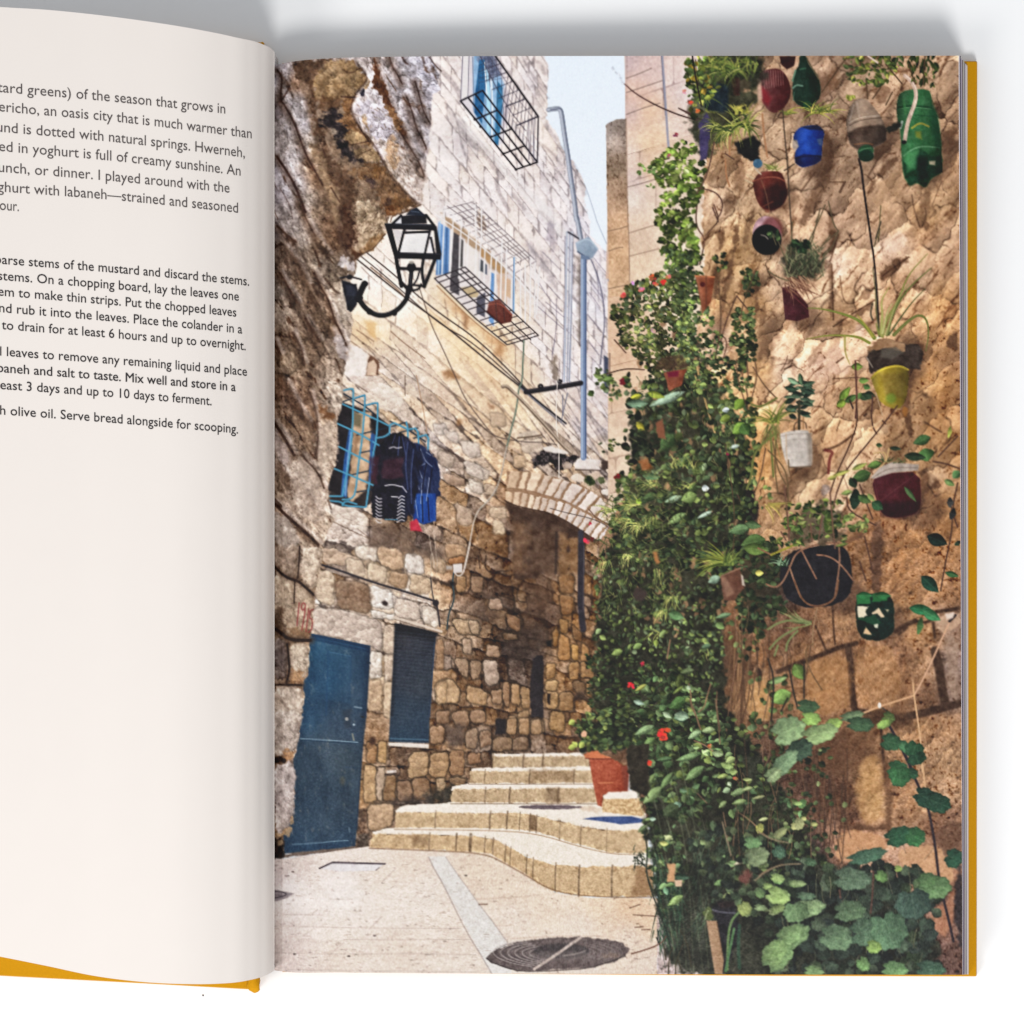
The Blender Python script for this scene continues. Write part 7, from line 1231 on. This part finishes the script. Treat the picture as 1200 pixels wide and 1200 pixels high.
for q, L, Wd, an, c in (('700,130', 28, 27, 1.5, (52, 104, 62)), ('840,250', 36, 24, .5, (38, 74, 56)), ('900,275', 34, 24, .4, (36, 72, 52)), ('790,40', 16, 24, 1.2, (36, 74, 50)), ('690,455', 36, 24, -.3, (44, 90, 62)), ('780,455', 26, 24, .5, (56, 110, 66)), ('985,570', 24, 24, .4, (42, 84, 62)), ('880,720', 44, 30, .15, (92, 128, 84)), ('840,690', 26, 20, -.3, (84, 120, 76)), ('770,810', 40, 44, 1.4, (62, 88, 76)), ('520,560', 52, 17, -.25, (70, 108, 86)), ('440,680', 48, 28, .1, (88, 116, 92)), ('600,665', 18, 14, .6, (98, 140, 78)), ('690,625', 10, 8, 0, (130, 160, 80)), ('180,280', 10, 12, .6, (84, 126, 72)),
                        ('430,850', 42, 26, -.1, (84, 112, 82)), ('360,990', 44, 32, .2, (98, 130, 98)), ('520,960', 44, 34, -.2, (84, 116, 90)), ('640,950', 50, 46, 1.2, (88, 124, 94)), ('560,1040', 20, 16, .3, (132, 170, 90)), ('505,1130', 20, 16, 1, (108, 152, 92)), ('670,1160', 34, 20, .1, (104, 148, 96)), ('860,1160', 38, 22, .1, (66, 100, 80)), ('240,1170', 26, 14, .1, (112, 148, 96)), ('200,840', 48, 22, -.2, (126, 158, 112)), ('130,990', 48, 26, -.6, (104, 136, 92)), ('50,1090', 46, 32, -.9, (116, 152, 100)), ('60,760', 26, 14, .1, (136, 172, 112)), ('50,680', 16, 12, .4, (118, 164, 96)), ('150,705', 22, 9, .0, (124, 160, 100)), ('200,770', 26, 10, .1, (92, 124, 96)), ('225,590', 16, 10, .3, (70, 104, 72)), ('60,440', 22, 10, -.6, (140, 158, 104)), ('60,530', 18, 14, .5, (48, 76, 62)), ('140,400', 10, 9, 0, (176, 184, 120)), ('245,390', 9, 5, 0, (170, 180, 110)), ('160,280', 10, 5, 0, (150, 190, 110)), ('30,130', 22, 8, -.8, (150, 178, 130)), ('30,850', 16, 10, -.2, (150, 170, 120)), ('190,360', 7, 5, 0, (184, 190, 120))):
    leaf(*c5(q)[0], L * .95, Wd * .95, an, c, 15, .12, 0, 7)
for q, L, Wd, an, c in (('1040,375', 18, 10, .2, (150, 186, 112)), ('980,430', 14, 8, .1, (142, 176, 104)), ('1040,490', 30, 20, .3, (150, 184, 112)), ('1170,410', 20, 7, .1, (136, 166, 110)), ('930,475', 12, 10, .8, (100, 134, 84)), ('830,570', 18, 17, 1, (140, 160, 92)), ('930,565', 16, 8, .1, (128, 156, 110)), ('1040,575', 20, 10, -.3, (124, 150, 92)), ('1160,590', 26, 30, 1.4, (104, 138, 96)), ('1120,740', 34, 22, -.4, (120, 156, 104)), ('1020,860', 36, 26, -1, (124, 160, 102)), ('880,150', 22, 14, .1, (104, 146, 96)), ('910,240', 30, 22, -.3, (120, 142, 104)), ('1050,210', 18, 14, .6, (66, 100, 78)), ('1060,90', 18, 8, -.6, (144, 158, 106)), ('930,60', 9, 12, .3, (150, 158, 80)), ('1180,30', 12, 14, 0, (150, 160, 110))):
    leaf(*c8(q)[0], L, Wd, an, c, 16, .12, 0, 7)
for s in ('690,20 715,120 745,230', '900,390 960,340 1060,290 1190,285', '920,80 1000,130 1110,150'): line(c8(s), 1.8, (132, 118, 92), .9)
ell(*c8('840,370')[0], 7, 7, (124, 74, 62), soft=4, rough=3, alpha=.8)
for s in ('560,640 555,760 545,860', '380,740 385,780'): line(c5(s), 2.4, (92, 66, 54), .9)
vm = ID == cur
C = np.where(vm[..., None], C * np.array((.92, .90, .86), np.float32) + np.array((10, 9, 14), np.float32), C)
begin('pictured_floor_pot')
poly(c8('620,560 680,520 760,540 790,600 800,720 720,960 700,980 660,700'), (40, 38, 44), 3, 2, tex=14); line(c8('630,580 680,595 770,600'), 2.4, (96, 96, 108), .8); poly(c8('655,530 760,520 775,560 680,570'), (46, 36, 36), 3)
line(c8('790,600 745,650 725,760 722,960'), 3, (104, 132, 84)); line(c8('765,700 745,800 710,970'), 3, (84, 122, 80)); line(c8('800,680 790,800 800,950'), 4, (52, 84, 66), .8)
begin('pictured_wooden_stake')
poly(c8('588,648 655,650 700,900 690,990 642,990'), (166, 134, 106), 1.2, tex=9, grad=(0, -16)); line(c8('655,655 698,900'), 1.2, (104, 80, 62), .8); ell(*c8('600,610')[0], 5, 7, (92, 104, 62), soft=2, rough=3); line(c8('580,640 590,600 600,585'), 1.4, (150, 160, 120))
base()

# ---- the press: paper tooth, screen grain, slightly soft edges
bl = C.copy()
bl[1:-1, 1:-1] = (C[1:-1, 1:-1] * 4 + C[:-2, 1:-1] + C[2:, 1:-1] + C[1:-1, :-2] + C[1:-1, 2:]) / 8
sh_ = C + (C - (np.roll(bl, 2, 0) + np.roll(bl, -2, 0) + np.roll(bl, 2, 1) + np.roll(bl, -2, 1)) / 4) * .12
C = sh_ * .55 + bl * .45
gn = np.random.RandomState(11).randn(PH, PW).astype(np.float32)
gn = gn * .6 + (np.roll(gn, 1, 0) + np.roll(gn, 1, 1)) * .35
C += (gn * (3.2 + 2.6 * np.clip((YY - 700) / 200, 0, 1) + 2.5 * np.clip((YY - 900) / 150, 0, 1)))[..., None] + np.random.RandomState(12).randn(PH, PW, 3).astype(np.float32) * 1.6
for i_, n_ in enumerate(NAMES):
    if n_ in ('pictured_hanging_pot', 'pictured_bottle_planter', 'pictured_hanging_can'): C = np.where((ID == i_)[..., None], C * (.90 + .10 * fbm(XX, YY, 6, 401, 3))[..., None] + 2, C)
def blur(A, r):
    for ax in (0, 1):
        for _ in range(2):
            P_ = np.concatenate([np.repeat(A.take([0], ax), r + 1, ax), A, np.repeat(A.take([-1], ax), r, ax)], ax).cumsum(ax, dtype=np.float64)
            n_ = A.shape[ax]; A = ((P_.take(range(2 * r + 1, 2 * r + 1 + n_), ax) - P_.take(range(0, n_), ax)) / (2 * r + 1)).astype(np.float32)
    return A
L_ = C.mean(-1); skym = (ID == 1)
C = C + ((L_ - blur(L_, 9)) * .17 * ~skym)[..., None]
gr_ = C.mean(-1, keepdims=True); C = gr_ + (C - gr_) * .95
C = 130 + (C - 130) * 1.10
C = np.where(skym[..., None], C * np.array((1.0, 1.01, 1.02), np.float32), C * np.array((1.02, 1.0, .975), np.float32))
C = np.where(C > 225, 225 + (C - 225) * .6, C); C = np.clip(C, 10, 251)
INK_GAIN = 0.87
# ---------------------------------------------------------------- the book
book = bpy.data.objects.new('open_book', None); col.objects.link(book); book.location = at(322, 600, 0)
book['label'] = 'open mustard yellow hardback cookbook, recipe text left, full-page alley photograph right, on white table'
book['category'] = 'book'
OFF = np.array(book.location[:])
def part(name, verts, faces, mat, parent=book, smooth=False):
    v = np.asarray(verts, float) - OFF
    return mesh(name, v, faces, mat, parent, smooth)
cloth = material('mustard_cloth', tuple(lin((190, 134, 0))), .75, .15, .35, 2600, .10, 1500)
paper = material('uncoated_paper', (.742, .688, .645), .8, .12, .06, 1500, .01, 120)
ink = material('grey_ink', (.085, .072, .07), .7, .2)
ink_bold = material('black_ink', (.030, .026, .027), .7, .2)

# page profiles, as measured along the page (photo px -> metres above the table)
ZL = [(-480, .0085), (-380, .0145), (-250, .0225), (-130, .029), (0, .0345), (60, .0375), (110, .040), (170, .0395), (220, .0375), (260, .0335), (289, .0290), (305, .0245), (316, .0190), (321, .0140)]
TL = [(-480, -30), (-300, -18), (-150, -6), (0, 8.2), (55, 11.5), (110, 17), (165, 24), (220, 32.5), (275, 43.5), (308, 52), (318, 57), (322, 61)]
BL = [(-480, 1030), (-300, 1067), (-150, 1094), (0, 1121), (55, 1132), (110, 1143.5), (165, 1150.5), (220, 1153.2), (250, 1153), (289, 1149.2), (310, 1143.5), (318, 1139.5), (322, 1137)]
def zl(x): return interp(x, ZL)
def zr(x):
    g = np.clip((x - 330) / 800., 0, 1)
    return .0122 + .0046 * g ** .8 - .0030 * np.clip((331 - x) / 17., 0, 1)
NX, NY = 200, 40
us = np.concatenate([np.linspace(-480, 260, 110), np.linspace(263, 316, 60), 316 + 5.5 * np.sin(np.linspace(.05, 1, 30) * math.pi / 2)])
def left_sheet(dz=0., inset=0.):
    v = []
    for x in us:
        t, b = float(interp(x, TL)), float(interp(x, BL))
        z = float(zl(x)) + dz
        for j in range(NY + 1):
            v.append(at(x, t + inset + (b - t - 2 * inset) * j / NY, z))
    # the sheet turns under at the gutter
    for k, (dx, zz) in enumerate(((-.6, .0125), (-2.5, .0112), (-6, .0105))):
        for j in range(NY + 1):
            t, b = 76 + inset, 1133 - inset
            v.append(at(321.5 + dx, t + (b - t) * j / NY, zz + dz))
    n = len(us) + 3
    f = [(i * (NY + 1) + j, i * (NY + 1) + j + 1, (i + 1) * (NY + 1) + j + 1, (i + 1) * (NY + 1) + j) for i in range(n - 1) for j in range(NY)]
    return np.array(v), f, n
v, f, n = left_sheet()
left = part('text_page', v, f, paper, smooth=True)

# leaves under the text page, down to the cover: a block with fine edge lines
edge = bpy.data.materials.new('page_edges'); edge.use_nodes = True
nt = edge.node_tree; pb = nt.nodes['Principled BSDF']; pb.inputs['Roughness'].default_value = .85
tc = nt.nodes.new('ShaderNodeTexCoord'); mp = nt.nodes.new('ShaderNodeMapping'); mp.inputs['Scale'].default_value = (3, 3, 6500)
nz = nt.nodes.new('ShaderNodeTexNoise'); nz.inputs['Scale'].default_value = 1; nz.inputs['Detail'].default_value = 2
cr = nt.nodes.new('ShaderNodeValToRGB'); cr.color_ramp.elements[0].position = .38; cr.color_ramp.elements[0].color = (.30, .27, .26, 1); cr.color_ramp.elements[1].position = .55; cr.color_ramp.elements[1].color = (.76, .72, .69, 1)
nt.links.new(tc.outputs['Object'], mp.inputs['Vector']); nt.links.new(mp.outputs['Vector'], nz.inputs['Vector']); nt.links.new(nz.outputs['Fac'], cr.inputs['Fac']); nt.links.new(cr.outputs['Color'], pb.inputs['Base Color'])
top, f, n = left_sheet(-.0003, 1.0)
bot = top.copy(); bot[:, 2] = .0042
k = (.0042 - top[:, 2]) * .12
bot[:, 0] = top[:, 0]; 
N = len(top); ff = list(f) + [tuple(N + q for q in reversed(t)) for t in f]
for i in range(n - 1):
    a, b = i * (NY + 1), (i + 1) * (NY + 1); ff.append((a, b, N + b, N + a)); ff.append((b + NY, a + NY, N + a + NY, N + b + NY))
for j in range(NY): ff.append((j + 1, j, N + j, N + j + 1)); q = (n - 1) * (NY + 1); ff.append((q + j, q + j + 1, N + q + j + 1, N + q + j))
part('page_block', np.concatenate([top, bot]), ff, edge)

# recipe text, set along the curve of the page
def text_block(lines, mat, weight, size, parent):
    V, F = [], []
    dg = bpy.context.evaluated_depsgraph_get()
    for txt, xe, base_, xs in lines:
        cu = bpy.data.curves.new('text', 'FONT'); cu.body = txt; cu.size = 1; cu.resolution_u = 3; bold = weight > 0; dbl = bold and 'M' in txt; cu.offset = 0 if dbl else weight
        ob = bpy.data.objects.new('text', cu)
        me = bpy.data.meshes.new_from_object(ob)
        n_ = len(me.vertices); co = np.empty(n_ * 3, np.float32); me.vertices.foreach_get('co', co); co = co.reshape(-1, 3)
        wd = co[:, 0].max()
        x0 = xs
        kx = (xe - x0) / wd
        o = len(V)
        # slight foreshortening towards the gutter
        for c in co:
            t = c[0] / wd
            px = x0 + (xe - x0) * (t + .10 * t * (1 - t))
            py = float(interp(px, base_)) - c[1] * size
            p = at(px, py, float(zl(px)) + .00012)
            V.append(p)
        for p in me.polygons: F.append(tuple(o + i for i in p.vertices))
        if dbl:                                    # a capital M cannot be thickened by the outline: strike it twice
            o_ = len(V)
            for q in V[o:o + n_]: V.append((q[0] + .00007, q[1], q[2] + .00002))
            for p in me.polygons: F.append(tuple(o_ + i for i in p.vertices))
        bpy.data.meshes.remove(me); bpy.data.objects.remove(ob); bpy.data.curves.remove(cu)
    return part('printed_paragraph', V, F, mat, parent)
def bl(y0, ym, y1, xe): return [(-60, y0 - (ym - y0) * .42), (0, y0), (xe * .5, ym), (xe * .8, ym + (y1 - ym) * .58), (xe, y1), (330, y1 + (330 - xe) * .14)]
intro = [('tard greens) of the season that grows in', 264, bl(108, 119.3, 133.3, 264), -3), ('ericho, an oasis city that is much warmer than', 295, bl(130.5, 144, 162.3, 295), -2), ('und is dotted with natural springs. Hwerneh,', 287, bl(154.5, 167.5, 184.8, 287), -5),
         ('ed in yoghurt is full of creamy sunshine. An', 282, bl(177, 189.5, 206, 282), -2), ('unch, or dinner. I played around with the', 269, bl(201.5, 212.5, 226, 269), -3), ('ghurt with labaneh\u2014strained and seasoned', 279, bl(224.5, 235, 249.5, 279), -3), ('our.', 22, [(-60, 241), (0, 246), (22, 247.6), (330, 280)], -1)]
def o2(y): return 280 + y * .275
step1 = [('oarse stems of the mustard and discard the stems.', 292, bl(o2(106), o2(148), o2(200), 292), -7), ('stems. On a chopping board, lay the leaves one', 280, bl(o2(175), o2(216), o2(264), 280), -3), ('em to make thin strips. Put the chopped leaves', 277, bl(o2(242), o2(284), o2(332), 277), -3),
         ('nd rub it into the leaves. Place the colander in a', 284, bl(o2(312), o2(355), o2(404), 284), -2), ('to drain for at least 6 hours and up to overnight.', 288, bl(o2(384), o2(426), o2(475), 288), 2)]
step2 = [('l leaves to remove any remaining liquid and place', 289.5, bl(o2(497), o2(537), o2(584), 289), -1), ('baneh and salt to taste. Mix well and store in a', 276, bl(o2(568), o2(606), o2(650), 276), -4), ('least 3 days and up to 10 days to ferment.', 248, bl(o2(640), o2(672), o2(710), 248), -4)]
step3 = [('h olive oil. Serve bread alongside for scooping.', 279, bl(o2(748), o2(786), o2(830), 279), -1)]
text_block(intro, ink, 0, 17.4, left); text_block(step1, ink_bold, .0045, 15.6, left); text_block(step2, ink_bold, .0045, 15.6, left); text_block(step3, ink_bold, .0045, 15.6, left)

# ---- right-hand side: leaves, fanned at the fore-edge
def yt(x): return interp(x, [(300, 79), (323, 76), (345, 71.8), (375, 69), (420, 67.2), (500, 66.2), (700, 65.6), (1000, 65.3), (1140, 65.2)])
def yb(x): return interp(x, [(300, 1134), (318, 1136.5), (330, 1138.3), (400, 1139.6), (600, 1141), (900, 1142), (1140, 1142.3)])
def sheet(x1t, x1b, dyt, dyb, dz0, thick, mat, name, parent):
    """one gathering of leaves: a thin slab following the page's curve"""
    xs = np.concatenate([np.linspace(312, 345, 12), np.linspace(360, 1100, 30), [1118]]); v = []
    for zz in (dz0, dz0 - thick):
        for i, x in enumerate(xs):
            z = max(.0036, float(zr(x)) + zz)
            for j in range(2):
                last = i == len(xs) - 1
                xx = (x1t, x1b)[j] if last else x
                y = float(yt(x)) + dyt if j == 0 else float(yb(x)) + dyb
                v.append(at(xx, y, max(.0036, z)))
    m = len(xs); o = 2 * m; f = []
    for i in range(m - 1):
        a = 2 * i; f += [(a, a + 1, a + 3, a + 2), (o + a, o + a + 2, o + a + 3, o + a + 1), (a, a + 2, o + a + 2, o + a), (a + 1, o + a + 1, o + a + 3, a + 3)]
    f += [(2 * m - 2, 2 * m - 1, o + 2 * m - 1, o + 2 * m - 2), (0, o, o + 1, 1)]
    return part(name, v, f, mat, parent)
block = None
tints = [(246, 238, 244), (44, 40, 62), (176, 166, 178), (118, 108, 108), (190, 188, 180), (128, 120, 126), (214, 204, 212), (200, 198, 190)]
for i, c in enumerate(tints):
    mm = material('leaf_edge', tuple(lin(c) * .86), .85, .1, 0, 1, .08, 500)
    s_ = sheet(1124.4 + i * 1.25 + (.5 if i > 1 else 0), 1128.4 + i * .95, .2 + i * 1.6 * (i > 1), -.2 - i * .05, -.0003 - i * .0016, .0016, mm, 'page_block' if i == 0 else 'loose_page', book if i == 0 else block)
    if i == 0: block = s_
fore = material('leaf_block_core', (.7, .67, .65), .85, .1, 0, 1, .08, 500)

# ---- covers and spine
def slab(outline, z0, z1, mat, name, bev=1.2, wave=0):
    p = np.asarray(outline, float); c = p.mean(0)
    def ring(k, z): return [at(*(q + (c - q) / np.linalg.norm(c - q) * k), z) for q in p]
    m = len(p); v = ring(bev * .6, z0) + ring(0, z0 + (z1 - z0) * .25) + ring(0, z1 - (z1 - z0) * .3) + ring(bev, z1)
    f = [tuple(range(m))[::-1], tuple(range(3 * m, 4 * m))]
    for r in range(3):
        for i in range(m): a, b = r * m + i, r * m + (i + 1) % m; f.append((a, b, b + m, a + m))
    return part(name, v, f, mat)
def dense(pts, n=8):
    p = np.asarray(pts, float); o = []
    for i in range(len(p)):
        for k in range(n): o.append(p[i] + (p[(i + 1) % len(p)] - p[i]) * k / n)
    return o
def rounded(pts, r=3):
    p = np.asarray(pts, float); o = []
    for i in range(len(p)):
        a, b, c = p[i - 1], p[i], p[(i + 1) % len(p)]
        u = (a - b) / np.linalg.norm(a - b); w_ = (c - b) / np.linalg.norm(c - b)
        for t in np.linspace(0, 1, 5): o.append((1 - t) ** 2 * (b + u * r) + 2 * t * (1 - t) * b + t * t * (b + w_ * r))
    return o
slab(rounded([(330, 74), (1145.2, 71.6), (1144.6, 1144.2), (900, 1143.6), (330, 1139)], 2.2), .0003, .0034, cloth, 'back_cover')
slab(rounded([(-500, 12), (309.5, 49.8), (303, 1160), (165, 1152.2), (-500, 1117)], 2.2), .0003, .0034, cloth, 'front_cover')
# rounded cloth spine between the boards, with its turned-in end showing below the text page
v, f = [], []; M = 14
for i, y in enumerate(np.linspace(0, 1, 30)):
    for k in range(M):
        a = math.pi * k / (M - 1)
        x0, x1 = 301, 331
        yy = 84 + (1132 - 84) * y
        v.append(at(x0 + (x1 - x0) * (1 - math.cos(a)) / 2, yy, .0006 + .0045 * math.sin(a)))
for i in range(29):
    for k in range(M - 1): a = i * M + k; f.append((a, a + 1, a + M + 1, a + M))
part('spine', v, f, cloth, smooth=True)
# the folded cloth knob at the foot of the joint
def blob(pts, name, mat):
    v, f = [], []; n_ = 14
    for i, (x, y, z, r) in enumerate(pts):
        for k in range(n_):
            a = 2 * math.pi * k / n_; c = at(x, y, z)
            rr = r * S * (1 + .18 * math.sin(3 * a + i * 1.7))
            v.append((c[0] + rr * math.cos(a), c[1] - .0004 * i * 0, c[2] + rr * math.sin(a) * .8))
    for i in range(len(pts) - 1):
        for k in range(n_): a, b = i * n_ + k, i * n_ + (k + 1) % n_; f.append((a, b, b + n_, a + n_))
    f += [tuple(range(n_))[::-1], tuple(range((len(pts) - 1) * n_, len(pts) * n_))]
    return part(name, v, f, mat, smooth=True)
blob([(296, 1120, .006, 6), (296.5, 1140, .0065, 7), (297, 1150, .0068, 7.5), (297.5, 1156, .0068, 7.6), (298.2, 1160, .0062, 6), (298.6, 1162.4, .0058, 3.4), (298.6, 1163.6, .0056, .8)], 'spine_cap', cloth)
blob([(306.2, 70, .006, 3), (306.8, 55, .008, 3), (307.2, 50.4, .0082, 2.4), (307.4, 49.2, .0082, .8)], 'spine_cap', cloth)

# ---- the printed right-hand page
NXP, NYP = 818, 1082
xs = np.linspace(313, 0, 2)
t = np.linspace(0, 1, NYP); u = np.linspace(0, 1, NXP)
U_, T_ = np.meshgrid(u, t)
XR = 1123.4 + 4.6 * T_                                     # fore-edge, slightly out of square in the photograph
PX = 313 + (XR - 313) * U_
ytop = interp(PX.ravel(), [(300, 79), (323, 76), (345, 71.8), (375, 69), (420, 67.2), (500, 66.2), (700, 65.6), (1000, 65.3), (1140, 65.2)]).reshape(PX.shape)
ybot = interp(PX.ravel(), [(300, 1134), (318, 1136.5), (330, 1138.3), (400, 1139.6), (600, 1141), (900, 1142), (1140, 1142.3)]).reshape(PX.shape)
PY = ytop + (ybot - ytop) * T_
PZ = zr(PX)
K = S * (D - PZ) / (D - ZR)
P3 = np.stack([(PX - 600) * K, (600 - PY) * K, PZ], -1) - OFF
# ink at each point (bilinear), ID per little square
gx, gy = PX - X0, PY - Y0
i0 = np.clip(gx.astype(int), 0, PW - 2); j0 = np.clip(gy.astype(int), 0, PH - 2); fx = (gx - i0)[..., None]; fy = (gy - j0)[..., None]
INK = (C[j0, i0] * (1 - fx) + C[j0, i0 + 1] * fx) * (1 - fy) + (C[j0 + 1, i0] * (1 - fx) + C[j0 + 1, i0 + 1] * fx) * fy
INK = np.clip(lin(INK) * (INK_GAIN * (1 - .17 * T_[..., None])), .002, .86)  # ink darkened towards the page foot, offsetting the lamps' stronger light there
cid = ID[np.clip((gy + .5).astype(int), 0, PH - 1), np.clip((gx + .5).astype(int), 0, PW - 1)][:-1, :-1]
vid = np.arange(NXP * NYP).reshape(NYP, NXP)
quads = np.stack([vid[:-1, :-1], vid[1:, :-1], vid[1:, 1:], vid[:-1, 1:]], -1)
pm = bpy.data.materials.new('printed_ink'); pm.use_nodes = True
nt = pm.node_tree; pb = nt.nodes['Principled BSDF']; pb.inputs['Roughness'].default_value = .55; pb.inputs['Specular IOR Level'].default_value = .22
an = nt.nodes.new('ShaderNodeAttribute'); an.attribute_name = 'ink'; nt.links.new(an.outputs['Color'], pb.inputs['Base Color'])
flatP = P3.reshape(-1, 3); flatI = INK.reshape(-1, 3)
def print_part(name, q, parent):
    used, inv = np.unique(q.ravel(), return_inverse=True)
    me = bpy.data.meshes.new(name); nf = len(q)
    me.vertices.add(len(used)); me.vertices.foreach_set('co', flatP[used].astype(np.float32).ravel())
    me.loops.add(nf * 4); me.loops.foreach_set('vertex_index', inv.astype(np.int32).ravel())
    me.polygons.add(nf); me.polygons.foreach_set('loop_start', np.arange(0, nf * 4, 4, dtype=np.int32)); me.polygons.foreach_set('loop_total', np.full(nf, 4, np.int32))
    me.polygons.foreach_set('use_smooth', np.ones(nf, bool))
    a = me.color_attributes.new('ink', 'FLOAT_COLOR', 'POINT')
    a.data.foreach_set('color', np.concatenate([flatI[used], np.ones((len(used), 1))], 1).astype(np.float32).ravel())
    me.materials.append(pm); me.update(calc_edges=True); me.validate()
    o = bpy.data.objects.new(name, me); col.objects.link(o)
    o.parent = parent
    return o
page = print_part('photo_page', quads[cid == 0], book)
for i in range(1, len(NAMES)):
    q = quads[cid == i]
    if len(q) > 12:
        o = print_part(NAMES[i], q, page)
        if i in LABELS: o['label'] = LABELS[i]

# ---------------------------------------------------------------- specks on the table
dm = material('dark_lint', (.06, .05, .05), .9, .1)
def speck(px, py, r, seed, label):
    rs_ = np.random.RandomState(seed); v, f = [], []; n_ = 9; c = at(px, py, 0)
    for i, (zz, k) in enumerate(((.00002, .8), (.0002, 1), (.00042, .55))):
        for a in range(n_): an_ = 2 * math.pi * a / n_; rr = r * S * k * rs_.uniform(.75, 1.25); v.append((c[0] + rr * math.cos(an_), c[1] + rr * .8 * math.sin(an_), zz))
    for i in range(2):
        for k in range(n_): a, b = i * n_ + k, i * n_ + (k + 1) % n_; f.append((a, b, b + n_, a + n_))
    f += [tuple(range(n_))[::-1], tuple(range(2 * n_, 3 * n_))]
    o = mesh('lint_speck', v, f, dm if r > 1 else material('pale_lint', (.45, .44, .43), .9, .1)); o['label'] = label; o['category'] = 'speck'
speck(238, 1166.5, 1.1, 1, 'tiny dark speck of lint on the white table just below the book\'s left cover')
